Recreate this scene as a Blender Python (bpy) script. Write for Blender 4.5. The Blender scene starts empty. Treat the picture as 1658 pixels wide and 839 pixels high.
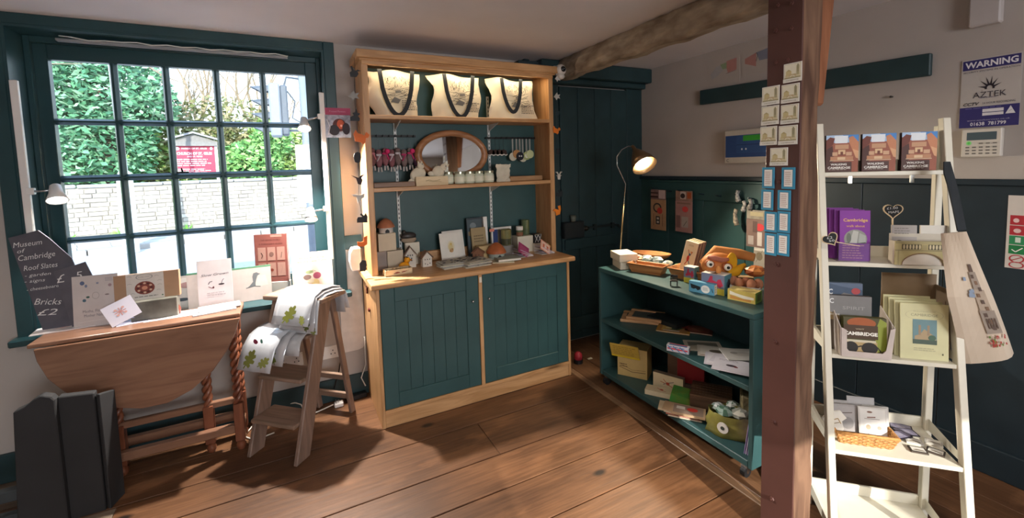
import bpy, bmesh, math, random
from math import sin, cos, pi, radians
from mathutils import Vector, Matrix, Euler
C = bpy.context.scene.collection
scene = bpy.context.scene
random.seed(7)

# ---------------------------------------------------------------- camera
H_CAM = 1.55
cam_d = bpy.data.cameras.new('camera')
cam = bpy.data.objects.new('camera', cam_d)
C.objects.link(cam)
scene.camera = cam
YAW, PITCH, ROLL = 0.470454, -0.0760936, -0.0289947
_f = Vector((sin(YAW)*cos(PITCH), cos(YAW)*cos(PITCH), sin(PITCH)))
_r = Vector((cos(YAW), -sin(YAW), 0))
_u = _r.cross(_f)
_r2 = cos(ROLL)*_r + sin(ROLL)*_u
_u2 = -sin(ROLL)*_r + cos(ROLL)*_u
mat = Matrix((_r2, _u2, -_f)).transposed().to_4x4()
mat.translation = Vector((0, 0, H_CAM))
cam.matrix_world = mat
cam_d.sensor_width = 36.0
cam_d.sensor_fit = 'HORIZONTAL'
cam_d.lens = 36.0*707.67/1658.0
cam_d.shift_x = 0.0
cam_d.shift_y = -(419.5-323.12)/1658.0
cam_d.clip_start = 0.02
cam_d.clip_end = 300

# ---------------------------------------------------------------- world, sun, exposure
world = bpy.data.worlds.new('sky')
scene.world = world
world.use_nodes = True
wn = world.node_tree
wn.nodes.clear()
wo = wn.nodes.new('ShaderNodeOutputWorld')
bg = wn.nodes.new('ShaderNodeBackground')
tc = wn.nodes.new('ShaderNodeTexCoord')
sep = wn.nodes.new('ShaderNodeSeparateXYZ')
rmp = wn.nodes.new('ShaderNodeValToRGB')
rmp.color_ramp.elements[0].position = 0.0
rmp.color_ramp.elements[0].color = (0.86, 0.93, 1.0, 1)
rmp.color_ramp.elements[1].position = 0.7
rmp.color_ramp.elements[1].color = (0.42, 0.62, 0.95, 1)
wn.links.new(tc.outputs['Generated'], sep.inputs[0])
wn.links.new(sep.outputs['Z'], rmp.inputs[0])
wn.links.new(rmp.outputs[0], bg.inputs[0])
bg.inputs[1].default_value = 2.3
wn.links.new(bg.outputs[0], wo.inputs[0])

def lamp(name, kind, loc, energy, color=(1, 1, 1), target=None, **kw):
    d = bpy.data.lights.new(name, kind)
    d.energy = energy
    d.color = color
    for k, v in kw.items():
        setattr(d, k, v)
    o = bpy.data.objects.new(name, d)
    C.objects.link(o)
    o.location = loc
    if target is not None:
        o.rotation_euler = (Vector(target)-Vector(loc)).to_track_quat('-Z', 'Y').to_euler()
    return o

lamp('sun', 'SUN', (0, -5, 12), 4.4, (1.0, 0.95, 0.86), target=(0.9, 1.3, 9.4), angle=0.009)
# added ceiling lights, unseen behind the camera (their fixtures are built below)
ADDED_CEILING_LAMPS = [(0.15, -0.45, 2.37, 17), (-1.1, 0.3, 2.37, 14), (1.5, -1.3, 2.37, 14)]
for i, (x, y, z, e) in enumerate(ADDED_CEILING_LAMPS):
    lamp('downlight', 'SPOT', (x, y, z-0.02), e, (1.0, 0.91, 0.82), target=(x+0.001, y, 0), spot_size=2.75, spot_blend=0.5, shadow_soft_size=0.035)
lamp('aimed_downlight', 'SPOT', (0.15, -0.30, 2.34), 17, (1.0, 0.92, 0.80), target=(1.75, 0.95, 1.0), spot_size=1.0, spot_blend=0.5, shadow_soft_size=0.03)

# added ambient fill, shaped as daylight from a made-up window behind the viewer
lamp('rear_fill_light', 'AREA', (0.9, -3.22, 1.5), 46, (0.98, 0.97, 0.97), target=(1.2, 1.0, 1.35), shape='RECTANGLE', size=1.5, size_y=1.2)

scene.view_settings.view_transform = 'Standard'
scene.view_settings.look = 'None'
scene.view_settings.exposure = 0.68
scene.view_settings.gamma = 1.0
scene.view_settings.use_curve_mapping = False

# ---------------------------------------------------------------- materials
def lin(h):
    h = h.lstrip('#')
    o = []
    for i in (0, 2, 4):
        c = int(h[i:i+2], 16)/255.0
        o.append(c/12.92 if c <= 0.04045 else ((c+0.055)/1.055)**2.4)
    return (o[0], o[1], o[2], 1.0)

_mats = {}
def M(col, rough=0.6, var=0.10, scale=14.0, stretch=(1, 1, 1), bump=0.0, metal=0.0, emit=0.0, spec=0.4,
      col2=None, alpha=None, detail=3.0, trans=0.0, coat=0.0):
    """procedural principled material: a noise mixes two tones of the colour"""
    key = (col, rough, var, scale, stretch, bump, metal, emit, spec, col2, alpha, detail, trans, coat)
    if key in _mats:
        return _mats[key]
    m = bpy.data.materials.new('mat_'+col.strip('#'))
    m.use_nodes = True
    nt = m.node_tree
    b = nt.nodes['Principled BSDF']
    L = nt.links
    c = lin(col)
    tcn = nt.nodes.new('ShaderNodeTexCoord')
    mp = nt.nodes.new('ShaderNodeMapping')
    mp.inputs['Scale'].default_value = stretch
    nz = nt.nodes.new('ShaderNodeTexNoise')
    nz.inputs['Scale'].default_value = scale
    nz.inputs['Detail'].default_value = detail
    L.new(tcn.outputs['Object'], mp.inputs[0])
    L.new(mp.outputs[0], nz.inputs['Vector'])
    cr = nt.nodes.new('ShaderNodeValToRGB')
    cr.color_ramp.elements[0].position = 0.3
    cr.color_ramp.elements[1].position = 0.7
    c2 = lin(col2) if col2 else tuple(min(1, v*(1+var)) for v in c[:3])+(1,)
    c1 = c if col2 else tuple(v*(1-var) for v in c[:3])+(1,)
    cr.color_ramp.elements[0].color = c1
    cr.color_ramp.elements[1].color = c2
    L.new(nz.outputs['Fac'], cr.inputs[0])
    L.new(cr.outputs[0], b.inputs['Base Color'])
    b.inputs['Roughness'].default_value = rough
    b.inputs['Metallic'].default_value = metal
    b.inputs['Specular IOR Level'].default_value = spec
    if coat:
        b.inputs['Coat Weight'].default_value = coat
        b.inputs['Coat Roughness'].default_value = 0.12
    if trans:
        b.inputs['Transmission Weight'].default_value = trans
        b.inputs['IOR'].default_value = 1.3
    if emit:
        b.inputs['Emission Color'].default_value = c
        b.inputs['Emission Strength'].default_value = emit
    if alpha is not None:
        b.inputs['Alpha'].default_value = alpha
    if bump:
        bn = nt.nodes.new('ShaderNodeBump')
        bn.inputs['Strength'].default_value = bump
        bn.inputs['Distance'].default_value = 0.01
        L.new(nz.outputs['Fac'], bn.inputs['Height'])
        L.new(bn.outputs[0], b.inputs['Normal'])
    _mats[key] = m
    return m

def wood(c1, c2, axis='x', rough=0.5, scale=6.0, bump=0.15, knots=True, knotcol=None, coat=0.0):
    key = ('wood', c1, c2, axis, rough, scale, bump, knots, knotcol, coat)
    if key in _mats:
        return _mats[key]
    m = bpy.data.materials.new('wood_'+c1.strip('#'))
    m.use_nodes = True
    nt = m.node_tree
    b = nt.nodes['Principled BSDF']
    L = nt.links
    tcn = nt.nodes.new('ShaderNodeTexCoord')
    oi = nt.nodes.new('ShaderNodeObjectInfo')
    add = nt.nodes.new('ShaderNodeVectorMath')
    add.operation = 'ADD'
    mul = nt.nodes.new('ShaderNodeMath'); mul.operation = 'MULTIPLY'; mul.inputs[1].default_value = 37.0
    L.new(oi.outputs['Random'], mul.inputs[0])
    L.new(tcn.outputs['Object'], add.inputs[0])
    L.new(mul.outputs[0], add.inputs[1])
    mp = nt.nodes.new('ShaderNodeMapping')
    s = {'x': (0.12, 1, 1), 'y': (1, 0.12, 1), 'z': (1, 1, 0.12)}[axis]
    mp.inputs['Scale'].default_value = s
    L.new(add.outputs[0], mp.inputs[0])
    nz = nt.nodes.new('ShaderNodeTexNoise')
    nz.inputs['Scale'].default_value = scale*4
    nz.inputs['Detail'].default_value = 5
    nz.inputs['Distortion'].default_value = 1.2
    L.new(mp.outputs[0], nz.inputs['Vector'])
    cr = nt.nodes.new('ShaderNodeValToRGB')
    cr.color_ramp.elements[0].position = 0.32
    cr.color_ramp.elements[0].color = lin(c2)
    cr.color_ramp.elements[1].position = 0.66
    cr.color_ramp.elements[1].color = lin(c1)
    L.new(nz.outputs['Fac'], cr.inputs[0])
    src = cr.outputs[0]
    if knots:
        vo = nt.nodes.new('ShaderNodeTexVoronoi')
        vo.inputs['Scale'].default_value = scale*0.42
        mp2 = nt.nodes.new('ShaderNodeMapping')
        mp2.inputs['Scale'].default_value = {'x': (0.5, 1, 1), 'y': (1, 0.5, 1), 'z': (1, 1, 0.5)}[axis]
        L.new(add.outputs[0], mp2.inputs[0])
        L.new(mp2.outputs[0], vo.inputs['Vector'])
        c3 = nt.nodes.new('ShaderNodeValToRGB')
        c3.color_ramp.elements[0].position = 0.05
        c3.color_ramp.elements[0].color = (1, 1, 1, 1)
        c3.color_ramp.elements[1].position = 0.12
        c3.color_ramp.elements[1].color = (0, 0, 0, 1)
        L.new(vo.outputs['Distance'], c3.inputs[0])
        mx = nt.nodes.new('ShaderNodeMixRGB')
        L.new(c3.outputs[0], mx.inputs[0])
        L.new(src, mx.inputs[1])
        mx.inputs[2].default_value = lin(knotcol or c2)
        if not knotcol:
            mx.inputs[2].default_value = tuple(v*0.45 for v in lin(c2)[:3])+(1,)
        src = mx.outputs[0]
    L.new(src, b.inputs['Base Color'])
    b.inputs['Roughness'].default_value = rough
    if coat:
        b.inputs['Coat Weight'].default_value = coat
        b.inputs['Coat Roughness'].default_value = 0.2
    if bump:
        bn = nt.nodes.new('ShaderNodeBump')
        bn.inputs['Strength'].default_value = bump
        bn.inputs['Distance'].default_value = 0.004
        L.new(nz.outputs['Fac'], bn.inputs['Height'])
        L.new(bn.outputs[0], b.inputs['Normal'])
    _mats[key] = m
    return m

def floorwood(c1, c2, knot, axis='x'):
    m = bpy.data.materials.new('floorwood_'+c1.strip('#'))
    m.use_nodes = True
    nt = m.node_tree; b = nt.nodes['Principled BSDF']; L = nt.links
    g_ = nt.nodes.new('ShaderNodeNewGeometry')
    def mp(s):
        q = nt.nodes.new('ShaderNodeMapping'); q.inputs['Scale'].default_value = s; L.new(g_.outputs['Position'], q.inputs[0]); return q.outputs[0]
    st_ = (0.06, 1, 1) if axis == 'x' else (1, 0.06, 1)
    def nz(s, v, d=4, dist=0.0):
        q = nt.nodes.new('ShaderNodeTexNoise'); q.inputs['Scale'].default_value = s; q.inputs['Detail'].default_value = d; q.inputs['Distortion'].default_value = dist
        L.new(v, q.inputs['Vector']); return q.outputs['Fac']
    def ramp(f, p0, a, p1, c):
        q = nt.nodes.new('ShaderNodeValToRGB'); q.color_ramp.elements[0].position = p0; q.color_ramp.elements[0].color = a
        q.color_ramp.elements[1].position = p1; q.color_ramp.elements[1].color = c; L.new(f, q.inputs[0]); return q.outputs[0]
    def mix(f, a, c, mode='MIX'):
        q = nt.nodes.new('ShaderNodeMixRGB'); q.blend_type = mode
        if isinstance(f, float): q.inputs[0].default_value = f
        else: L.new(f, q.inputs[0])
        L.new(a, q.inputs[1])
        if isinstance(c, tuple): q.inputs[2].default_value = c
        else: L.new(c, q.inputs[2])
        return q.outputs[0]
    W1 = (1, 1, 1, 1); K0 = (0, 0, 0, 1)
    base = ramp(nz(2.2, mp((0.5, 1, 1)), 5, 0.5), 0.35, lin(c2), 0.65, lin(c1))
    fib = ramp(nz(70, mp(st_), 4, 0.3), 0.35, (0.66, 0.63, 0.60, 1), 0.65, W1)
    col = mix(1.0, base, fib, 'MULTIPLY')
    wear = ramp(nz(9, mp((0.35, 1, 1)), 6), 0.56, K0, 0.74, (0.55, 0.55, 0.55, 1))
    col = mix(wear, col, tuple(min(1, v*1.45) for v in lin(c1)[:3])+(1,))
    vo = nt.nodes.new('ShaderNodeTexVoronoi'); vo.inputs['Scale'].default_value = 3.7; vo.inputs['Randomness'].default_value = 1.0
    L.new(mp((0.55, 1, 1)), vo.inputs['Vector'])
    kn = ramp(vo.outputs['Distance'], 0.045, W1, 0.10, K0)
    st2 = ramp(nz(3.4, mp((0.6, 1, 1)), 6, 0.8), 0.60, K0, 0.78, (0.6, 0.6, 0.6, 1))
    col = mix(st2, col, lin(knot))
    col = mix(kn, col, lin(knot))
    L.new(col, b.inputs['Base Color'])
    b.inputs['Roughness'].default_value = 0.45
    bn = nt.nodes.new('ShaderNodeBump'); bn.inputs['Strength'].default_value = 0.35; bn.inputs['Distance'].default_value = 0.003
    L.new(nz(45, mp(st_), 5), bn.inputs['Height']); L.new(bn.outputs[0], b.inputs['Normal'])
    return m

def glass_mat(tint=(0.97, 1, 0.99, 1), gloss=0.07, name='glass', rough=0.02):
    key = ('glass', tint, gloss, rough)
    if key in _mats:
        return _mats[key]
    m = bpy.data.materials.new(name)
    m.use_nodes = True
    nt = m.node_tree
    nt.nodes.clear()
    o = nt.nodes.new('ShaderNodeOutputMaterial')
    t = nt.nodes.new('ShaderNodeBsdfTransparent')
    t.inputs[0].default_value = tint
    g = nt.nodes.new('ShaderNodeBsdfGlossy')
    g.inputs['Roughness'].default_value = rough
    mx = nt.nodes.new('ShaderNodeMixShader')
    fr = nt.nodes.new('ShaderNodeLayerWeight')
    fr.inputs[0].default_value = 0.2
    ad = nt.nodes.new('ShaderNodeMath'); ad.operation = 'MULTIPLY_ADD'
    ad.inputs[1].default_value = 0.5; ad.inputs[2].default_value = gloss
    nt.links.new(fr.outputs['Fresnel'], ad.inputs[0])
    nt.links.new(ad.outputs[0], mx.inputs[0])
    nt.links.new(t.outputs[0], mx.inputs[1])
    nt.links.new(g.outputs[0], mx.inputs[2])
    nt.links.new(mx.outputs[0], o.inputs[0])
    _mats[key] = m
    return m

# ---------------------------------------------------------------- mesh building
class MB:
    def __init__(self):
        self.v = []; self.f = []; self.m = []; self.T = None
    def add(self, vs, fs, mi=0):
        b = len(self.v)
        if self.T is not None:
            vs = [tuple(self.T @ Vector(p)) for p in vs]
        self.v += [tuple(p) for p in vs]
        self.f += [tuple(i+b for i in f) for f in fs]
        self.m += [mi]*len(fs)
        return self
    def box(self, x0, y0, z0, x1, y1, z1, mi=0):
        vs = [(x0,y0,z0),(x1,y0,z0),(x1,y1,z0),(x0,y1,z0),(x0,y0,z1),(x1,y0,z1),(x1,y1,z1),(x0,y1,z1)]
        return self.add(vs, [(0,3,2,1),(4,5,6,7),(0,1,5,4),(1,2,6,5),(2,3,7,6),(3,0,4,7)], mi)
    def hexa(self, b4, t4, mi=0):
        """general box from four bottom and four top corners (counter-clockwise)"""
        return self.add(list(b4)+list(t4), [(0,3,2,1),(4,5,6,7),(0,1,5,4),(1,2,6,5),(2,3,7,6),(3,0,4,7)], mi)
    def bar(self, p0, p1, w, d, mi=0, up=(0,0,1)):
        """square bar from p0 to p1, w across, d in the 'up' sense"""
        p0 = Vector(p0); p1 = Vector(p1); a = (p1-p0).normalized(); u = Vector(up)
        if abs(a.dot(u)) > 0.99: u = Vector((0,1,0))
        s = a.cross(u).normalized(); t = s.cross(a).normalized()
        q = [(-s*w-t*d)/2, (s*w-t*d)/2, (s*w+t*d)/2, (-s*w+t*d)/2]
        return self.hexa([p0+k for k in q], [p1+k for k in q], mi)
    def tube(self, pts, r, n=8, mi=0, cap=True):
        pts = [Vector(p) for p in pts]
        rs = r if isinstance(r, (list, tuple)) else [r]*len(pts)
        vs = []; fs = []
        ref = None
        for i, p in enumerate(pts):
            a = (pts[min(i+1, len(pts)-1)]-pts[max(i-1, 0)])
            if a.length < 1e-9: a = Vector((0,0,1))
            a.normalize()
            if ref is None:
                ref = Vector((0,0,1)) if abs(a.z) < 0.9 else Vector((1,0,0))
            s = a.cross(ref).normalized(); t = s.cross(a).normalized(); ref = t
            for k in range(n):
                an = 2*pi*k/n
                vs.append(p+(s*cos(an)+t*sin(an))*rs[i])
        for i in range(len(pts)-1):
            for k in range(n):
                fs.append((i*n+k, i*n+(k+1)%n, (i+1)*n+(k+1)%n, (i+1)*n+k))
        if cap:
            fs.append(tuple(range(n))[::-1]); fs.append(tuple((len(pts)-1)*n+k for k in range(n)))
        return self.add(vs, fs, mi)
    def cyl(self, p0, p1, r0, r1=None, n=16, mi=0):
        return self.tube([p0, p1], [r0, r0 if r1 is None else r1], n, mi)
    def lathe(self, prof, n=20, c=(0,0,0), mi=0, sx=1, sy=1, cap=False):
        vs = []; fs = []
        for (r, z) in prof:
            for k in range(n):
                a = 2*pi*k/n
                vs.append((c[0]+r*cos(a)*sx, c[1]+r*sin(a)*sy, c[2]+z))
        for i in range(len(prof)-1):
            for k in range(n):
                fs.append((i*n+k, i*n+(k+1)%n, (i+1)*n+(k+1)%n, (i+1)*n+k))
        if cap:
            fs.append(tuple(range(n))[::-1]); fs.append(tuple((len(prof)-1)*n+k for k in range(n)))
        return self.add(vs, fs, mi)
    def prism(self, poly, d0, d1, plane='xz', mi=0, smi=None):
        """extrude a 2-D outline; plane 'xz' extrudes along y, 'xy' along z, 'yz' along x"""
        n = len(poly)
        ar = sum(poly[i][0]*poly[(i+1) % n][1]-poly[(i+1) % n][0]*poly[i][1] for i in range(n))
        if ar < 0: poly = poly[::-1]
        def P(a, b, d):
            return {'xz': (a, d, b), 'xy': (a, b, d), 'yz': (d, a, b)}[plane]
        vs = [P(a, b, d0) for a, b in poly]+[P(a, b, d1) for a, b in poly]
        flip = (plane == 'xz')
        lo = tuple(range(n)); hi = tuple(range(n, 2*n))
        fs = [lo if flip else lo[::-1], hi[::-1] if flip else hi]
        sd = [(i, (i+1) % n, (i+1) % n+n, i+n) for i in range(n)]
        if flip: sd = [q[::-1] for q in sd]
        self.add(vs, fs, mi)
        b = len(self.v)-2*n
        self.f += [tuple(i+b for i in q) for q in sd]
        self.m += [mi if smi is None else smi]*n
        return self
    def sphere(self, c, r, n=12, mi=0, s=(1,1,1)):
        prof = [(max(1e-4, sin(pi*i/(n//2+2)))*r, -cos(pi*i/(n//2+2))*r) for i in range(n//2+3)]
        vs = []; fs = []
        for (q, z) in prof:
            for k in range(n):
                a = 2*pi*k/n
                vs.append((c[0]+q*cos(a)*s[0], c[1]+q*sin(a)*s[1], c[2]+z*s[2]))
        for i in range(len(prof)-1):
            for k in range(n):
                fs.append((i*n+k, i*n+(k+1)%n, (i+1)*n+(k+1)%n, (i+1)*n+k))
        return self.add(vs, fs, mi)
    def build(self, name, mats, parent=None, smooth=False, bevel=0.0, loc=None, seg=1, rot=None, sub=0):
        me = bpy.data.meshes.new(name)
        me.from_pydata(self.v, [], self.f)
        if not isinstance(mats, (list, tuple)): mats = [mats]
        for k in mats: me.materials.append(k)
        me.polygons.foreach_set('material_index', self.m)
        if smooth:
            me.polygons.foreach_set('use_smooth', [True]*len(self.f))
        me.update()
        o = bpy.data.objects.new(name, me)
        C.objects.link(o)
        if parent is not None: o.parent = parent
        if loc is not None: o.location = loc
        if rot is not None: o.rotation_euler = rot
        if bevel:
            md = o.modifiers.new('bevel', 'BEVEL'); md.width = bevel; md.segments = seg
            md.limit_method = 'ANGLE'; md.angle_limit = 0.6
        if sub:
            md = o.modifiers.new('sub', 'SUBSURF'); md.levels = sub; md.render_levels = sub
        return o

def tag(o, label=None, cat=None, group=None, kind=None):
    if label: o['label'] = label
    if cat: o['category'] = cat
    if group: o['group'] = group
    if kind: o['kind'] = kind
    return o

def thing(name, label, cat, loc=(0,0,0), rz=0.0, group=None, tilt=0.0, roll=0.0):
    o = bpy.data.objects.new(name, None)
    o.empty_display_size = 0.05
    C.objects.link(o)
    o.location = loc
    o.rotation_euler = (tilt, roll, rz)
    return tag(o, label, cat, group)

def struct(name, mb, mats, **kw):
    o = mb.build(name, mats, **kw)
    o['kind'] = 'structure'
    return o

def dup(root, loc=None, rot=None, label=None, group=None, scale=None):
    r = root.copy(); C.objects.link(r)
    if loc is not None: r.location = loc
    if rot is not None: r.rotation_euler = rot
    if scale is not None: r.scale = scale
    if label: r['label'] = label
    if group: r['group'] = group
    for ch in root.children:
        c = ch.copy(); C.objects.link(c); c.parent = r
        for gch in ch.children:
            d = gch.copy(); C.objects.link(d); d.parent = c
    return r

# ---------------------------------------------------------------- flat print (lettering, pictures)
_txt = {}
def text_mesh(s, bold=0.0, shear=0.0, space=1.0):
    key = (s, bold, shear, space)
    if key in _txt: return _txt[key]
    cu = bpy.data.curves.new('t', 'FONT')
    cu.body = s; cu.size = 1.0; cu.resolution_u = 2; cu.offset = bold; cu.shear = shear
    cu.space_character = space
    ob = bpy.data.objects.new('t', cu)
    me = bpy.data.meshes.new_from_object(ob)
    vs = [tuple(v.co) for v in me.vertices]; fs = [tuple(p.vertices) for p in me.polygons]
    if not vs: vs = [(0,0,0)]
    x0 = min(v[0] for v in vs); x1 = max(v[0] for v in vs); y0 = min(v[1] for v in vs); y1 = max(v[1] for v in vs)
    bpy.data.objects.remove(ob); bpy.data.curves.remove(cu); bpy.data.meshes.remove(me)
    _txt[key] = (vs, fs, x0, x1, y0, y1)
    return _txt[key]

def decal(parent, shapes, w, h, y=0.0, x0=None, z0=0.0, name='cover_print', step=0.00012, rough=0.55, label=None):
    """flat printed shapes on the face looking along -y; shape coordinates run 0..1 over w x h"""
    if x0 is None: x0 = -w/2
    mb = MB(); cols = []
    d = y-0.0003
    for s in shapes:
        k = s[0]; col = s[-1] if k != 't' else s[5]
        if col not in cols: cols.append(col)
        mi = cols.index(col)
        d -= step
        def P(a, b): return (x0+a*w, d, z0+b*h)
        if k == 'r':
            mb.add([P(s[1], s[2]), P(s[3], s[2]), P(s[3], s[4]), P(s[1], s[4])], [(0,1,2,3)], mi)
        elif k == 'p':
            mb.add([P(a, b) for a, b in s[1]], [tuple(range(len(s[1])))], mi)
        elif k == 'e':
            n = 18
            mb.add([P(s[1]+s[3]*cos(2*pi*i/n), s[2]+s[4]*sin(2*pi*i/n)) for i in range(n)], [tuple(range(n))], mi)
        elif k == 'o':   # ring: cx cy rx ry thickness(fraction)
            n = 20; vs = []
            for i in range(n):
                a = 2*pi*i/n
                vs.append(P(s[1]+s[3]*cos(a), s[2]+s[4]*sin(a)))
                vs.append(P(s[1]+s[3]*(1-s[5])*cos(a), s[2]+s[4]*(1-s[5])*sin(a)))
            mb.add(vs, [(2*i, (2*i+2) % (2*n), (2*i+3) % (2*n), 2*i+1) for i in range(n)], mi)
        elif k == 'l':   # polyline [(x,y)..] thickness in metres
            pts = s[1]; t = s[2]/2
            for (a, b), (c_, e_) in zip(pts[:-1], pts[1:]):
                A = Vector((x0+a*w, 0, z0+b*h)); B = Vector((x0+c_*w, 0, z0+e_*h))
                q = (B-A)
                if q.length < 1e-6: continue
                q.normalize(); nn = Vector((-q.z, 0, q.x))*t
                mb.add([(A.x+nn.x, d, A.z+nn.z), (A.x-nn.x, d, A.z-nn.z), (B.x-nn.x, d, B.z-nn.z), (B.x+nn.x, d, B.z+nn.z)], [(0,1,2,3)], mi)
        elif k == 's':   # small unreadable lines of print: x0 y0 x1 y1 n
            n = s[5]; rnd = random.Random(int(s[1]*997+s[2]*613+n))
            for i in range(n):
                yy = s[2]+(s[4]-s[2])*(i+0.5)/n; hh = (s[4]-s[2])/n*0.22
                xe = s[3]-(s[3]-s[1])*rnd.uniform(0, 0.25)
                xx = s[1]
                while xx < xe:
                    x2 = min(xe, xx+(s[3]-s[1])*rnd.uniform(0.08, 0.2))
                    mb.add([P(xx, yy-hh), P(x2, yy-hh), P(x2, yy+hh), P(xx, yy+hh)], [(0,1,2,3)], mi)
                    xx = x2+(s[3]-s[1])*0.03
        elif k == 't':   # text: string cx cy height(0..1 of h) colour [maxw 0..1, bold, rot, shear]
            st = s[1]; mw = s[6] if len(s) > 6 else None; bold = s[7] if len(s) > 7 else 0.0
            ro = s[8] if len(s) > 8 else 0.0; sh = s[9] if len(s) > 9 else 0.0
            vs, fs, a0, a1, b0, b1 = text_mesh(st, bold, sh)
            sy = s[4]*h/max(1e-6, 0.72); sx = sy
            if mw:
                sx = mw*w/max(1e-6, a1-a0)
            cx = (a0+a1)/2; cyy = (b0+b1)/2
            cr_, sr_ = cos(ro), sin(ro)
            out = []
            for v in vs:
                px = (v[0]-cx)*sx; pz = (v[1]-cyy)*sy
                out.append((x0+s[2]*w+px*cr_-pz*sr_, d, z0+s[3]*h+px*sr_+pz*cr_))
            mb.add(out, fs, mi)
    o = mb.build(name, [M(c, rough=rough, var=0.04, scale=30) for c in cols], parent)
    if label: o['label'] = label
    return o

def rect_print(shapes, q, **kw):
    return decal(None, shapes, q[3], q[4], **kw)

def upright(name, label, cat, q, t, col, shapes, lean=-0.12, group=None, body='board', side=None, pname='cover_print', bevel=0.0):
    """a card, book or box standing at q=(x,y,z,w,h,rz), leaning back by 'lean', front face at local y=0"""
    x, y, z, w, h, rz = q
    r = thing(name, label, cat, (x, y, z), rz, group, tilt=lean)
    mb = MB()
    if side is None:
        mb.box(-w/2, 0, 0, w/2, t, h)
        mb.build(body, M(col, var=0.05), r, bevel=bevel)
    else:
        e = min(0.0015, t/5)
        MB().box(-w/2, 0, 0, w/2, e, h).box(-w/2, t-e, 0, w/2, t, h).box(-w/2, 0, 0, -w/2+e, t, h).build(body, M(col, var=0.05), r)
        MB().box(-w/2+e, e, 0.002, w/2-0.003, t-e, h-0.002).build('page_block', M(side, var=0.08, scale=60), r)
    if shapes: decal(r, shapes, w, h, name=pname)
    return r

def flat(name, label, cat, loc, w, d, t, rz, col, shapes, group=None, body='board', side=None, bevel=0.0, roll=0.0, lift=0.0):
    """a card, book or box lying flat: w across, d deep, t thick, centre of its base at loc; print on top"""
    r = thing(name, label, cat, loc, rz, group, tilt=lift, roll=roll)
    if side is None:
        MB().box(-w/2, -d/2, 0, w/2, d/2, t).build(body, M(col, var=0.05), r, bevel=bevel)
    else:
        e = min(0.0015, t/4)
        MB().box(-w/2, -d/2, 0, w/2, d/2, e).box(-w/2, -d/2, t-e, w/2, d/2, t).box(-w/2, -d/2, 0, -w/2+e, d/2, t).build(body, M(col, var=0.05), r)
        MB().box(-w/2+e, -d/2+0.002, e, w/2-0.003, d/2-0.002, t-e).build('page_block', M(side, var=0.08, scale=60), r)
    if shapes:
        o = decal(r, shapes, w, d, y=-t, z0=-d/2)
        o.rotation_euler = (-pi/2, 0, 0)
    return r
# ================================================================ colours
TEAL = M('#335354', rough=0.42, var=0.14, scale=5, bump=0.12, detail=5)
TEAL_SHADED = M('#222f37', rough=0.45, var=0.16, scale=6, bump=0.12, detail=5)  # teal darkened in its colour for the dim right wall
TEAL_D = M('#283f43', rough=0.45, var=0.16, scale=6, bump=0.12, detail=5)
TEAL_W = M('#26454a', rough=0.35, var=0.14, scale=5, bump=0.08, detail=5)
WHITE_WALL = M('#b3aba5', rough=0.85, var=0.05, scale=3, bump=0.25, detail=6)
CEIL = M('#dcdade', rough=0.9, var=0.05, scale=2, bump=0.25, detail=6)
WHITE_P = M('#e6e2d8', rough=0.4, var=0.03, scale=8)
PLASTIC_W = M('#e4e2df', rough=0.35, var=0.02)
BLACK = M('#17181b', rough=0.5, var=0.2)
PINE = wood('#d0a272', '#b28455', 'z', rough=0.45)
PINE_X = wood('#d0a272', '#b28455', 'x', rough=0.42)
BROWN_Z = wood('#8a5533', '#5f3620', 'z', rough=0.4, knots=False)
BROWN_X = wood('#8f5a38', '#6a3e26', 'x', rough=0.38, knots=False)
STOOLW = wood('#8c7365', '#6f5a4e', 'z', rough=0.5, knots=False)
STOOLX = wood('#93796a', '#75604f', 'x', rough=0.4, knots=False)
STEEL = M('#b9bcc0', rough=0.25, var=0.05, metal=1.0)
CREAM = M('#e3dccb', rough=0.7, var=0.05)

XR, YB, ZC = 2.94, 3.12, 2.38
XL, YF = -2.3, -3.0
# ---------------------------------------------------------------- floor with its boards
fl = struct('floor', MB().box(XL-0.1, YF-0.1, -0.12, XR+0.1, YB+0.1, -0.026), M('#1c130d', rough=0.9))
FB = floorwood('#8f7e6c', '#6f5f50', '#35281f')
FB2 = floorwood('#998877', '#7a6a5a', '#382b22')
FB3 = floorwood('#7d5639', '#573a26', '#24170f')  # redder boards, mostly at the right: wear and warm light in the colour
seams = [3.12, 2.85, 2.602, 2.38, 2.055, 1.815, 1.56, 1.29, 1.04, 0.78, 0.5, 0.22, -0.06, -0.34, -0.62, -0.9, -1.2, -1.5, -1.8, -2.1, -2.4, -2.7, -3.0]
rb = random.Random(3)
for i in range(len(seams)-1):
    y1, y0 = seams[i], seams[i+1]
    cuts = [XL]
    x = XL+rb.uniform(0.9, 1.6)
    cuts.append(x)
    if i == 3: cuts = [XL, -0.9, 0.93]
    cuts.append(1.795)
    for a, b in zip(cuts[:-1], cuts[1:]):
        z = -rb.uniform(0, 0.0018)
        o = MB().box(-(b-a)/2+0.0014, -(y1-y0)/2+0.003, -0.024, (b-a)/2-0.0014, (y1-y0)/2-0.003, 0).build(
            'floorboard', ([FB, FB, FB2] if i > 3 else [FB2, FB, FB3])[rb.choice([0, 1, 2])] if b < 1.0 else FB3, fl, bevel=0.002, loc=((a+b)/2, (y0+y1)/2, z))
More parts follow.
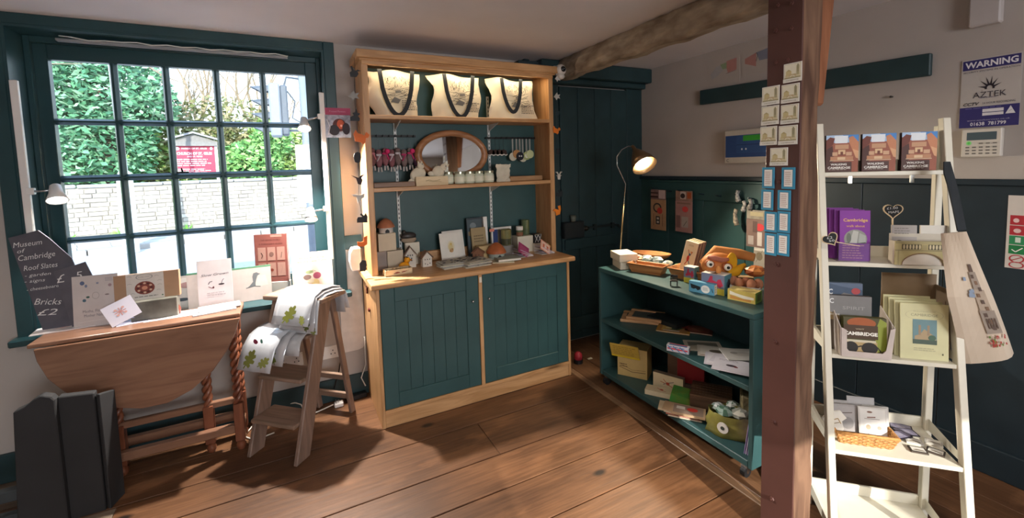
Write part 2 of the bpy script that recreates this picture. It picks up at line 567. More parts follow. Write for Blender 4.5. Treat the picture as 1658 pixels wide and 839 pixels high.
# boards along the right wall run the other way, behind a worn edge strip
EDGE = floorwood('#a07d5f', '#7f6047', '#3d2a1c', 'y')
for a, b, mt in ((1.798, 1.842, EDGE), (1.845, 2.02, floorwood('#7d5a3f', '#60422b', '#2d1f16', 'y')),
                 (2.023, 2.25, floorwood('#684831', '#4d3423', '#261a12', 'y')), (2.253, 2.48, floorwood('#684831', '#4d3423', '#261a12', 'y')),
                 (2.483, 2.71, floorwood('#7a573d', '#5f412c', '#33231a', 'y')), (2.713, 2.94, floorwood('#7a573d', '#5f412c', '#33231a', 'y'))):
    for c, d in ((YF, 0.3), (0.303, YB)):
        MB().box(-(b-a)/2, -(d-c)/2, -0.024, (b-a)/2, (d-c)/2, 0).build('floorboard', mt, fl, bevel=0.002, loc=((a+b)/2, (c+d)/2, -0.001))

# ---------------------------------------------------------------- walls and ceiling
WX0, WX1, WZ0, WZ1 = -1.215, 0.245, 0.72, 2.325      # window opening
mb = MB()
mb.box(XL, YB, 0, WX0, YB+0.32, ZC)
mb.box(WX0, YB, 0, WX1, YB+0.32, WZ0)
mb.box(WX0, YB, WZ1, WX1, YB+0.32, ZC)
mb.box(WX1, YB, 0, XR, YB+0.32, ZC)
struct('wall_back', mb, WHITE_WALL)
wr = struct('wall_right', MB().box(XR, YF, 0, XR+0.15, YB+0.32, ZC), WHITE_WALL)
struct('wall_left', MB().box(XL-0.15, YF, 0, XL, YB+0.32, ZC), WHITE_WALL)
struct('wall_front', MB().box(XL-0.15, YF-0.15, 0, 0.1, YF, ZC).box(1.7, YF-0.15, 0, XR+0.15, YF, ZC).box(0.1, YF-0.15, 0, 1.7, YF, 0.85).box(0.1, YF-0.15, 2.15, 1.7, YF, ZC), WHITE_WALL)
w2 = thing('added_window', None, None, (0, 0, 0)); w2['kind'] = 'structure'  # added window, out of view, made to let fill light in
MB().box(0.1, YF-0.08, 0.85, 0.15, YF-0.03, 2.15).box(1.65, YF-0.08, 0.85, 1.7, YF-0.03, 2.15).box(0.15, YF-0.08, 0.85, 1.65, YF-0.03, 0.9).box(0.15, YF-0.08, 2.1, 1.65, YF-0.03, 2.15).build('window_frame', WHITE_P, w2)
struct('ceiling', MB().box(XL-0.15, YF-0.15, ZC, XR+0.15, YB+0.32, ZC+0.2), CEIL)
struct('baseboard_back', MB().box(XL, YB-0.022, 0, 2.0, YB, 0.15), TEAL_D, bevel=0.003)
struct('baseboard_right', MB().box(XR-0.03, YF, 0, XR-0.012, YB, 0.14), TEAL_SHADED, bevel=0.003)
# teal boarding below the dado rail of the right wall
y = YB-0.002
wnum = 0
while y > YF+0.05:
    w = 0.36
    MB().box(-0.012, -w/2+0.002, 0, 0, w/2-0.002, 1.395).build('panel_board', TEAL if y > 1.8 else TEAL_SHADED, wr, loc=(XR, y-w/2, 0), bevel=0.002)  # lamp-lit boards painted lighter, the dim rest in the shaded copy
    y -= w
struct('trim_1', MB().box(XR-0.035, YF, 1.395, XR, YB, 1.425), TEAL_SHADED, bevel=0.004)
# dark strip of wall between the two white boards right of the window
struct('trim_2', MB().box(0.296, YB-0.012, 1.022, 0.42, YB, 1.115), TEAL_W, bevel=0.002)

# ---------------------------------------------------------------- window
win = thing('window_1', None, None, (0, 0, 0)); win['kind'] = 'structure'
mb = MB()   # casing on the wall face
mb.box(WX0-0.065, YB-0.03, WZ0, WX0, YB, WZ1+0.055)
mb.box(WX1, YB-0.03, WZ0-0.02, WX1+0.065, YB, WZ1+0.055)
mb.box(WX0, YB-0.03, WZ1, WX1, YB, WZ1+0.055)
mb.build('casing', TEAL_W, win, bevel=0.004)
mb = MB()   # lining of the reveal
mb.box(WX0, YB-0.028, WZ0, WX0+0.012, 3.36, WZ1)
mb.box(WX1-0.012, YB-0.028, WZ0, WX1, 3.36, WZ1)
mb.box(WX0+0.012, YB-0.028, WZ1-0.012, WX1-0.012, 3.36, WZ1)
mb.build('lining', TEAL_W, win)
GX = [-1.124, -0.860, -0.620, -0.367, -0.113, 0.141]
GZ = [0.87, 1.203, 1.55, 1.868, 2.20]
mb = MB()
mb.box(WX0+0.012, 3.29, WZ0+0.03, GX[0], 3.34, WZ1-0.012)
mb.box(GX[5], 3.29, WZ0+0.03, WX1-0.012, 3.34, WZ1-0.012)
mb.box(GX[0], 3.29, GZ[4], GX[5], 3.34, WZ1-0.012)
mb.box(GX[0], 3.29, WZ0+0.03, GX[5], 3.34, GZ[0])
mb.build('window_frame', TEAL_W, win, bevel=0.003)
mb = MB()   # inner mouldings stepping to the frame
mb.box(WX0+0.012, 3.255, WZ0+0.03, WX0+0.037, 3.29, WZ1-0.012)
mb.box(WX1-0.037, 3.255, WZ0+0.03, WX1-0.012, 3.29, WZ1-0.012)
mb.box(WX0+0.037, 3.255, WZ1-0.045, WX1-0.037, 3.29, WZ1-0.012)
mb.build('window_moulding', TEAL_W, win, bevel=0.003)
for x in GX[1:5]:
    MB().prism([(-0.018, 0.0), (-0.006, -0.026), (0.006, -0.026), (0.018, 0.0), (0.018, 0.012), (-0.018, 0.012)], GZ[0], GZ[4], 'xy').build(
        'glazing_bar', TEAL_W, win, loc=(x, 3.318, 0))
for z, t in ((GZ[1], 0.017), (GZ[2], 0.019), (GZ[3], 0.017)):
    MB().prism([(0.012, -t), (0.0, -t), (-0.028, -0.005), (-0.028, 0.005), (0.0, t), (0.012, t)], GX[0], GX[5], 'yz').build(
        'glazing_bar', TEAL_W, win, loc=(0, 3.318, z))
GLASS = glass_mat()
pane_mesh = None
for i in range(5):
    for j in range(4):
        MB().box(GX[i]-0.002, -0.0015, GZ[j]-0.002, GX[i+1]+0.002, 0.0015, GZ[j+1]+0.002).build('pane', GLASS, win, loc=(0, 3.327, 0))
struct('trim_3', MB().box(WX0-0.08, 3.03, WZ0-0.005, WX1+0.085, 3.30, WZ0+0.03), TEAL_W, bevel=0.006)   # window sill
# the window latch
MB().box(-0.60, 3.275, 1.565, -0.54, 3.292, 1.575).cyl((-0.57, 3.28, 1.57), (-0.57, 3.25, 1.595), 0.006, 0.004, 8).build('window_latch', BLACK, win)

# ---------------------------------------------------------------- door and lintel in the far corner
dr = thing('door_1', None, None, (0, 0, 0)); dr['kind'] = 'structure'
for a, b in ((2.04, 2.22), (2.223, 2.40), (2.403, 2.58), (2.583, 2.76)):
    MB().box(-(b-a)/2, -0.03, 0.02, (b-a)/2, 0.0, 2.20).build('door_board', TEAL_D, dr, loc=((a+b)/2, YB, 0), bevel=0.003)
MB().box(2.06, YB-0.045, 0.82, 2.74, YB-0.03, 0.91).box(2.06, YB-0.045, 0.1, 2.74, YB-0.03, 0.22).build('door_ledge', TEAL_D, dr, bevel=0.003)
MB().box(1.97, YB-0.02, 0, 2.04, YB, 2.22).box(2.76, YB-0.035, 0, 2.94, YB, 2.22).build('door_frame', TEAL_D, dr, bevel=0.004)
mb = MB().box(2.03, YB-0.085, 0.925, 2.235, YB-0.03, 1.065)
mb.build('lock_box', M('#1d2326', rough=0.4, var=0.2), dr, bevel=0.006)
MB().cyl((2.235, YB-0.055, 0.995), (2.275, YB-0.055, 0.995), 0.018, 0.018, 14).sphere((2.27, YB-0.06, 0.995), 0.022, 12).build('door_knob', M('#4b4640', rough=0.35, metal=0.8), dr, smooth=True)
MB().box(2.31, YB-0.045, 0.985, 2.62, YB-0.034, 1.005).box(2.36, YB-0.052, 0.97, 2.39, YB-0.034, 1.02).box(2.56, YB-0.052, 0.97, 2.59, YB-0.034, 1.02).cyl((2.62, YB-0.06, 0.995), (2.66, YB-0.06, 0.965), 0.01, 0.01, 8).build('door_bolt', M('#20292c', rough=0.4), dr)
struct('trim_4', MB().box(1.80, YB-0.16, 2.255, 2.97, YB, ZC-0.004).box(1.80, YB-0.10, 2.21, 3.0-0.07, YB, 2.255), TEAL_D, bevel=0.008)
# ================================================================ the street outside
GZ0 = -0.2
GA = radians(19.5)
def street(o):      # everything along the street lines up with the kerb
    o.location = (-4.65, 15.55, 0); o.rotation_euler = (0, 0, GA)
STONE_C = ['#cbc4b9', '#b5ada2', '#d6d0c6', '#a39b93', '#cdc2b0']
g = struct('trim_5', MB().box(-40, 3.5, GZ0-0.3, 40, 60, GZ0-0.02), M('#8f8b88', rough=0.9, var=0.08, scale=3)); 
tag(g)
rd = thing('road', 'grey asphalt road running past outside the window', 'road', (-4.65, 15.55, 0), GA)
MB().box(-22, -30, GZ0-0.04, 22, -2.38, GZ0-0.01).build('asphalt', M('#bcb6b6', rough=0.95, var=0.08, scale=30, bump=0.2), rd)
MB().box(-22, -2.62, GZ0-0.009, 22, -2.5, GZ0-0.005).build('edge_line', M('#c7c3bd', rough=0.9), rd)
pv = thing('pavement', 'far pavement of pale paving slabs below the stone wall', 'pavement', (-4.65, 15.55, 0), GA)
sm = MB().box(-0.295, -0.315, 0, 0.295, 0.315, 0.05)
so = None
ro = random.Random(5)
for i in range(18):
    for j in range(3):
        if so is None:
            so = sm.build('paving_slab', M('#bfb8b2', rough=0.9, var=0.1, scale=6), pv); o = so
        else:
            o = so.copy(); C.objects.link(o)
        o.location = (-2.6+i*0.6+0.02*(j % 2), -1.87+j*0.65, GZ0+0.06+ro.uniform(-0.004, 0.004))
kb = None
for i in range(12):
    if kb is None:
        kb = MB().box(-0.44, -0.09, 0, 0.44, 0.09, 0.16).build('kerbstone', M('#aaa39d', rough=0.9, var=0.1, scale=8), pv, bevel=0.015); o = kb
    else:
        o = kb.copy(); C.objects.link(o)
    o.location = (-2.6+i*0.9, -2.28, GZ0-0.04)
sw = thing('stone_wall', 'long stone boundary wall with flat coping across the road', 'wall', (-4.65, 15.55, 0), GA)
MB().box(-4, 0.0, GZ0, 14, 0.32, 1.30).build('wall_core', M('#a8a198', rough=0.95, var=0.1, scale=9), sw)
meshes = []
for k, cc in enumerate(STONE_C):
    t = MB().box(-0.5, -0.03, -0.5, 0.5, 0.03, 0.5).build('stone', M(cc, rough=0.95, var=0.12, scale=5, bump=0.3), sw, bevel=0.012)
    t.scale = (0.34, 1, 0.09); t.location = (-1.4+k*0.36, 0, GZ0+0.06); meshes.append(t)
cnt = 5
nrow = 12
for rix in range(nrow):
    z = GZ0+0.06+rix*0.122
    x = -1.6+(0.1 if rix % 2 else 0)
    if rix == 0: x = 0.45
    while x < 7.2 and cnt < 300:
        w = ro.uniform(0.22, 0.48)
        o = ro.choice(meshes).copy(); C.objects.link(o)
        o.scale = (w-0.02, 1, 0.122-0.018); o.location = (x+w/2, ro.uniform(-0.012, 0.008), z)
        x += w; cnt += 1
for i in range(14):
    MB().box(-0.44, -0.06, 0, 0.44, 0.38, 0.09).build('coping_stone', M('#a7a5a6', rough=0.9, var=0.12, scale=6), sw, bevel=0.02,
                                                         loc=(-2.6+i*0.9, 0, 1.30+ro.uniform(-0.01, 0.01)))
bk = thing('grass_bank', 'grassy bank rising behind the stone wall', 'grass', (-4.65, 15.55, 0), GA)
MB().hexa([(-14, 0.4, -0.2), (26, 0.4, -0.2), (26, 26, -0.2), (-14, 26, -0.2)], [(-14, 0.4, 1.0), (26, 0.4, 1.0), (26, 26, 4.2), (-14, 26, 4.2)]).build(
    'turf', M('#6f9a46', rough=0.95, var=0.3, scale=1.5, bump=0.4, detail=6), bk)
bk['kind'] = 'structure'; del bk['category']

def leaves(blobs, n, size, cols, seed, name='foliage', parent=None, thin=1.0):
    r = random.Random(seed); mb = MB()
    vs = []; fs = []; mi = []
    tot = sum(b[3]*b[4]*b[5] for b in blobs)
    for (x, y, z, rx, ry, rz) in blobs:
        k = int(n*rx*ry*rz/tot)
        for _ in range(k):
            u = r.uniform(-1, 1); a = r.uniform(0, 2*pi); q = (r.uniform(0.35, 1))**0.5
            s_ = (1-u*u)**0.5
            p = (x+rx*q*s_*cos(a), y+ry*q*s_*sin(a), z+rz*q*u)
            s1 = size*r.uniform(0.6, 1.4)
            d1 = Vector((r.uniform(-1, 1), r.uniform(-1, 1), r.uniform(-0.6, 0.6))).normalized()*s1
            d2 = Vector((r.uniform(-1, 1), r.uniform(-1, 1), r.uniform(-1, 1))).normalized()*s1*0.55*thin
            P = Vector(p); b = len(vs)
            vs += [tuple(P-d1), tuple(P-d2), tuple(P+d1), tuple(P+d2)]
            fs.append((b, b+1, b+2, b+3)); mi.append(r.randrange(len(cols)))
    mb.v = vs; mb.f = fs; mb.m = mi
    o = mb.build(name, [M(c, rough=0.6, var=0.2, scale=2) for c in cols], parent)
    o['kind'] = 'stuff'
    return o

def branches(mb, p, d, L, r, depth, rnd, spread=0.5):
    if depth == 0 or r < 0.004: return
    pts = [Vector(p)]; rs = [r]; dd = Vector(d).normalized()
    n = 3
    for i in range(n):
        dd = (dd+Vector((rnd.uniform(-.18, .18), rnd.uniform(-.18, .18), rnd.uniform(-.02, .16)))).normalized()
        pts.append(pts[-1]+dd*L/n); rs.append(r*(1-0.3*(i+1)/n))
    mb.tube(pts, rs, 5 if depth > 2 else 3, cap=False)
    for k in range(rnd.choice([2, 3, 3])):
        nd = (dd+Vector((rnd.uniform(-1, 1), rnd.uniform(-1, 1), rnd.uniform(-.3, .7)))*spread*1.3).normalized()
        branches(mb, pts[-1] if k < 2 else pts[-2], nd, L*rnd.uniform(0.6, 0.85), rs[-1]*0.62, depth-1, rnd, spread)

t = thing('evergreen_tree', 'large dense evergreen tree at the left behind the wall', 'tree', ((-5.201,18.500,3.288)[0], 18.5, 0))
MB().tube([(0, 0, -0.2), (0.1, 0, 2), (0, 0, 5)], [0.28, 0.2, 0.08], 8).build('trunk', M('#5d5044', rough=0.9), t, smooth=True)
leaves([(-1.2, 0, 2.6, 1.5, 1.2, 1.6), (0.2, -.3, 2.6, 1.3, 1.2, 1.5), (0.3, -.5, 4.3, 1.7, 1.2, 1.5), (-1.3, 0, 4.9, 1.7, 1.2, 1.6), (1.2, 0, 3.9, 0.9, .9, 0.9), (-2.6, 0.5, 3.2, 1.3, 1.0, 2.3)],
       17000, 0.115, ['#5f9a74', '#82b48c', '#477a5e', '#a9cfae', '#6aa67c'], 11, parent=t)
MB().tube([(-1.9, -1.7, 4.9), (-0.9, -1.8, 4.7), (0.2, -1.7, 4.8)], [0.03, 0.02, 0.01], 4).tube([(1.2, -1.6, 5.2), (2.0, -1.5, 4.6), (2.6, -1.3, 4.4)], [0.03, 0.02, 0.01], 4).build('bare_branch', M('#9a8b78', rough=0.9), t)
def bare(label, loc, hgt, r, seed, depth=6, spread=0.5):
    t = thing('bare_tree', label, 'tree', loc)
    rnd = random.Random(seed); mb = MB()
    top = (rnd.uniform(-.2, .2), 0, hgt)
    mb2 = MB().tube([(0, 0, -0.3), (0.05, 0, hgt*0.5), top], [r, r*0.8, r*0.65], 8)
    mb2.build('trunk', M('#a3917c', rough=0.9, var=0.2), t, smooth=True)
    for k in range(4):
        branches(mb, top, (rnd.uniform(-.7, .7), rnd.uniform(-.5, .5), 1), 1.5, r*0.5, depth, rnd, spread)
    o = mb.build('branches', M('#a08d78', rough=0.9, var=0.2), t)
    o['kind'] = 'stuff'
    return t
bare('bare ivy-free tree with pale trunk above the red notice board', ((-2.930,21.500,4.853)[0], 21.5, 0.4), 3.0, 0.16, 21)
bare('bare twiggy tree to the right of the evergreen', ((-4.376,22.500,4.942)[0], 22.5, 0.6), 2.6, 0.12, 22)
bare('bare tree with spreading limbs behind the fourth window column', ((-1.360,22.000,5.011)[0], 22.0, 0.6), 2.9, 0.15, 23)
bare('bare slender tree beside the traffic light', ((-0.488,25.000,5.535)[0], 25, 0.6), 2.4, 0.11, 24)
bare('bare leaning tree far right behind the traffic light', ((1.281,24.000,5.463)[0], 24, 0.6), 2.6, 0.12, 27)
bare('distant bare tree between the two nearest trunks', ((-2.708,27.000,5.746)[0], 27, 0.9), 3.4, 0.13, 29)
def shrub(label, loc, blobs, n, cols, seed, size=0.11):
    t = thing('shrub', label, 'shrub', loc)
    MB().tube([(0, 0, -0.6), (0.05, 0, 0.3), (0, 0, 0.8)], [0.05, 0.04, 0.01], 5).build('stem', M('#6b5a48', rough=0.9), t)
    leaves(blobs, n, size, cols, seed, parent=t)
G1 = ['#7cb066', '#9dc97a', '#5f9558', '#b5d88f']
G2 = ['#8fae58', '#b5c77c', '#6f8f49', '#c5cf93']
G3 = ['#8a8f5c', '#a89f78', '#6f7a4c', '#b5ad86']
shrub('round light green shrub behind the wall in the fourth window column', ((-1.169,18.400,2.470)[0], 18.4, 1.2), [(0, 0, 0.7, 1.0, .7, 0.9), (0.7, 0, 1.5, .7, .5, .7)], 3200, G1, 31)
shrub('low dark green shrub behind the wall beside the notice board', ((-0.859,19.200,1.805)[0], 19.2, 1.2), [(0, 0, 0.3, 0.9, .6, .6)], 1800, ['#3f7f36', '#5a9a48', '#2f6f3a'], 32)
shrub('tall yellow green shrub at the far right of the window', ((0.115,19.300,2.264)[0], 19.3, 1.2), [(0, 0, 1.0, 1.2, .8, 1.2), (-.6, 0, 1.9, .8, .6, .6)], 3600, G2, 33)
shrub('pale olive thicket between evergreen and notice board', ((-4.111,19.700,2.336)[0], 19.7, 1.2), [(0, 0, 0.5, 0.9, .8, 1.0), (-.2, 0, 1.7, .9, .7, .9)], 3000, G2+G3, 34)
shrub('brownish thicket behind the red notice board', ((-2.781,20.300,3.044)[0], 20.3, 1.4), [(0, 0, 0.9, 2.4, .8, 1.3), (0.6, 0, 2.2, 1.8, .6, 1.0)], 3500, G3, 35)
shrub('brownish hedge in the distance behind the bare trees', ((-2.542,29.000,3.692)[0], 29, 1.6), [(0, 0, 0.9, 5.0, .8, 1.6)], 4000, G3+G2, 36, 0.14)

def tuft(label, loc):
    t = thing('spiky_plant', label, 'plant', loc)
    r = random.Random(int(loc[0]*10)); mb = MB()
    for k in range(34):
        a = r.uniform(0, 2*pi); l = r.uniform(0.22, 0.42); e = r.uniform(0.3, 1.3)
        d = Vector((cos(a)*cos(e), sin(a)*cos(e)*0.5, sin(e)))
        s_ = Vector((-sin(a), cos(a), 0))*0.018
        m_ = d*l*0.5; tp = d*l+Vector((0, 0, -0.05))
        mb.add([tuple(-s_), tuple(s_), tuple(m_+s_*0.8), tuple(tp), tuple(m_-s_*0.8)], [(0,1,2,3,4)], r.randrange(2))
    o = mb.build('leaf_blades', [M('#7cc04a', rough=0.6), M('#9bd268', rough=0.6)], t); o['kind'] = 'stuff'
def _st(u, v, z):
    return (-4.65+u*cos(GA)-v*sin(GA), 15.55+u*sin(GA)+v*cos(GA), z)
tuft('spiky green plant at the foot of the wall, leftmost', _st(-0.62, -0.25, GZ0+0.1))
tuft('larger spiky green plant at the foot of the wall left of the white post', _st(0.42, -0.28, GZ0+0.1))
tuft('small spiky green plant at the foot of the wall just right of the white post', _st(1.9, -0.28, GZ0+0.05))

# notice board with a little gabled roof
nbp = (-2.668,17.400,1.589)
nb = thing('notice_board', 'red church notice board with grey gabled roof and white post behind the wall', 'sign', (nbp[0], nbp[1], 0), 0.12)
zb = 1.50
nb.scale = (0.72, 1, 1)
for sx_ in (-0.81, 0.81):
    MB().box(-0.06, 0, 0.6, 0.06, 0.1, 2.5).build('post', M('#e9e3e6', rough=0.7), nb, bevel=0.01, loc=(sx_, 0, 0))
MB().box(-0.75, 0.02, zb, 0.75, 0.07, 2.50).build('board', M('#c33a55', rough=0.5, var=0.04), nb)
MB().box(-0.88, -0.1, 2.50, 0.88, 0.16, 2.64).prism([(-0.9, 2.64), (0.9, 2.64), (0.0, 2.88)], -0.04, 0.12, 'xz').build('gable', M('#8a8683', rough=0.8), nb)
MB().hexa([(-1.0, -0.18, 2.66), (0, -0.18, 2.90), (0, 0.26, 2.90), (-1.0, 0.26, 2.66)], [(-1.0, -0.18, 2.72), (0, -0.18, 2.96), (0, 0.26, 2.96), (-1.0, 0.26, 2.72)]).hexa(
    [(0, -0.18, 2.90), (1.0, -0.18, 2.66), (1.0, 0.26, 2.66), (0, 0.26, 2.90)], [(0, -0.18, 2.96), (1.0, -0.18, 2.72), (1.0, 0.26, 2.72), (0, 0.26, 2.96)]).build('roof', M('#9b989a', rough=0.8, var=0.15), nb)
W_ = '#f3e8ea'
decal(nb, [('e', .09, .92, .05, .055, W_), ('e', .92, .92, .035, .05, W_), ('t', 'PARISH OF ST. GILES', .5, .92, .05, W_, .62, .02),
           ('t', 'CHURCH OF ST. GILES', .5, .76, .085, W_, .86, .03), ('t', 'AND ST. PETER', .5, .66, .045, W_, .38, .02),
           ('s', .06, .34, .95, .60, 4, W_), ('s', .06, .06, .95, .28, 4, W_)], 1.5, 1.0, y=0.018, z0=zb, name='notice_print', step=0.003)

# white lamp post and traffic light
lp = (-3.915,15.173,-0.100)
p = thing('street_post', 'thick white street post in front of the stone wall', 'post', (lp[0]*0.86, lp[1]*0.86, GZ0))
MB().cyl((0, 0, 0), (0, 0, 1.75), 0.155, 0.15, 16).cyl((0, 0, 1.75), (0, 0, 1.9), 0.15, 0.09, 16).build('post_base', M('#dfe8ea', rough=0.5), p, smooth=False)
MB().cyl((0, 0, 1.9), (-0.05, 0, 5.5), 0.075, 0.06, 12).build('pole', M('#dfe8ea', rough=0.5), p)
tl0 = (0.279,7.600,1.828)
tl = thing('traffic_light', 'grey traffic light seen from behind its hoods outside the window', 'traffic light', (tl0[0], tl0[1], GZ0))
GR = M('#8b929c', rough=0.5, var=0.05); GD = M('#5d646e', rough=0.5, var=0.05)
tz = ((0.067,7.600,2.884)[2], (0.019,7.600,2.096)[2])
a_ = tz[0]+0.2; b_ = tz[1]+0.2
MB().cyl((0, 0, 0), (0, 0, a_+0.15), 0.055, 0.055, 12).build('pole', GR, tl, smooth=True)
hx = -0.42
MB().box(hx-0.05, -0.15, b_, hx+0.10, 0.15, a_).build('housing', GR, tl, bevel=0.02)
MB().box(hx+0.10, -0.14, b_+0.02, hx+0.2, 0.14, a_-0.02).build('backing_box', GD, tl, bevel=0.02)
MB().tube([(hx+0.15, 0, a_-0.05), (hx+0.2, 0, a_+0.12), (0, 0, a_+0.1)], 0.018, 6).tube([(hx+0.2, 0, b_+0.1), (0, 0, b_+0.1)], 0.02, 6).tube([(hx+0.2, -.05, a_-0.1), (hx+0.3, -.05, a_-0.25), (hx+0.25, -.05, a_-0.5), (0, 0, a_-0.6)], 0.012, 6).build('bracket', GD, tl)
for k in range(4):
    zz = a_-(a_-b_)*(k+0.5)/4; q = (a_-b_)/8*0.86
    n = 10; vs = []; fs = []
    for i in range(n+1):
        an = radians(-10)+radians(200)*i/n
        vs += [(hx-0.05, q*cos(an), zz+q*sin(an)), (hx-0.05-0.24*(0.45+0.55*max(0, sin(an))), q*cos(an)*0.9, zz+q*sin(an)*0.86-0.02)]
    for i in range(n): fs.append((2*i, 2*i+1, 2*i+3, 2*i+2))
    o = MB().add(vs, fs).build('hood', GD, tl)
    md = o.modifiers.new('s', 'SOLIDIFY'); md.thickness = 0.008
# ================================================================ the dresser
DX0, DX1, DYF = 0.412, 1.772, 2.60      # carcass
CT = 0.888                                # counter top
ds = thing('dresser', 'pine dresser with two teal cupboard doors, open shelves above and a lit top', 'dresser', (0, 0, 0))
for x0, x1 in ((DX0, DX0+0.02), (DX1-0.02, DX1)):
    MB().box(x0, DYF, 0, x1, 3.10, CT-0.034).build('side_panel', PINE, ds, bevel=0.002)
MB().box(DX0+0.02, DYF+0.004, 0, DX1-0.02, DYF+0.022, 0.085).build('plinth', PINE_X, ds, bevel=0.002)
MB().box(DX0+0.02, DYF, 0.085, DX1-0.02, DYF+0.025, 0.108).build('bottom_rail', PINE_X, ds, bevel=0.002)
MB().box(DX0+0.02, 3.08, 0.1, DX1-0.02, 3.09, CT-0.034).build('back_panel', TEAL_D, ds)
MB().box(1.06, DYF-0.002, 0.108, 1.085, DYF+0.022, CT-0.034).build('centre_stile', PINE, ds, bevel=0.002)
MB().box(1.064, DYF-0.006, 0.80, 1.081, DYF-0.002, 0.835).build('door_catch', CREAM, ds)
prof = [(DYF-0.03, CT-0.027), (DYF-0.03, CT-0.008), (DYF-0.022, CT), (3.10, CT), (3.10, CT-0.034), (DYF-0.022, CT-0.034)]
MB().prism(prof, 0.385, 1.806, 'yz').build('counter', PINE_X, ds, bevel=0.003)
MB().box(0.43, 3.02, CT, 1.78, 3.055, CT+0.075).build('upstand', PINE_X, ds, bevel=0.002)
for x0, x1, kx in ((DX0+0.022, 1.058, 1.012), (1.087, DX1-0.022, 1.128)):
    d = MB()
    z0, z1 = 0.111, CT-0.037
    s_ = 0.085
    d.box(x0, DYF+0.002, z0, x0+s_, DYF+0.022, z1).box(x1-s_, DYF+0.002, z0, x1, DYF+0.022, z1)
    d.box(x0+s_, DYF+0.002, z0, x1-s_, DYF+0.022, z0+0.09).box(x0+s_, DYF+0.002, z1-0.09, x1-s_, DYF+0.022, z1)
    do = d.build('cupboard_door', TEAL, ds, bevel=0.003)
    mb = MB(); n = 6; w = (x1-x0-2*s_)/n
    for i in range(n):
        MB().box(0, 0, 0, w-0.0012, 0.012, z1-z0-0.18).build('tongue_board', TEAL, do, loc=(x0+s_+i*w+0.0006, DYF+0.008, z0+0.09), bevel=0.0012)
    MB().cyl((kx, DYF+0.002, 0.685), (kx, DYF-0.008, 0.685), 0.004, 0.004, 8).sphere((kx, DYF-0.012, 0.685), 0.0085, 10).build('knob', STEEL, do, smooth=True)
# hutch
HY = 2.80; HT = 2.225
for x0, x1, nm in ((0.428, 0.455, 'hutch_side'), (1.765, 1.792, 'hutch_side')):
    MB().box(x0, HY+0.02, CT, x1, 3.06, HT).build(nm, PINE, ds, bevel=0.002)
MB().box(0.428, HY, CT, 0.466, HY+0.02, HT-0.02).build('hutch_post', PINE, ds, bevel=0.002)
MB().box(1.754, HY, CT, 1.792, HY+0.02, HT-0.02).build('hutch_post', PINE, ds, bevel=0.002)
for z in (1.865, 1.412):
    MB().box(0.455, HY+0.002, z, 1.765, 3.045, z+0.026).build('hutch_shelf', PINE_X, ds, bevel=0.003)
MB().box(0.40, HY-0.03, HT, 1.82, 3.08, HT+0.05).box(0.43, HY-0.008, HT-0.035, 1.79, HY+0.02, HT).box(0.415, HY-0.02, HT-0.012, 1.805, HY, HT+0.002).build('cornice', PINE_X, ds, bevel=0.004)
MB().box(0.455, 3.05, CT, 1.765, 3.06, HT).build('hutch_back', TEAL, ds)
for x in (0.665, 1.365):
    rail = MB().box(x-0.009, 3.038, CT+0.05, x+0.009, 3.05, HT-0.15)
    for k in range(30):
        pass
    ro_ = rail.build('slotted_upright', M('#dfe2e0', rough=0.4), ds)
    mb = MB()
    for k in range(40):
        z = CT+0.08+k*0.03
        if z < HT-0.17: mb.box(x-0.003, 3.0365, z, x+0.003, 3.0385, z+0.014)
    mb.build('upright_slots', M('#4a5552', rough=0.6), ro_)['kind'] = 'stuff'
    for z in (1.865, 1.412):
        MB().prism([(3.038, z), (2.86, z), (3.038, z-0.05)], x-0.003, x+0.003, 'yz').build('shelf_bracket', M('#dfe2e0', rough=0.4), ds)
# the strip light under the cornice
MB().box(0.50, HY+0.03, HT-0.022, 1.72, HY+0.055, HT-0.006).build('strip_light', M('#ffe2b0', emit=2.0), ds)
lamp('dresser_strip_light', 'AREA', (1.11, HY+0.045, HT-0.03), 1.5, (1.0, 0.80, 0.52), target=(1.11, 2.93, 1.6), shape='RECTANGLE', size=1.2, size_y=0.03)

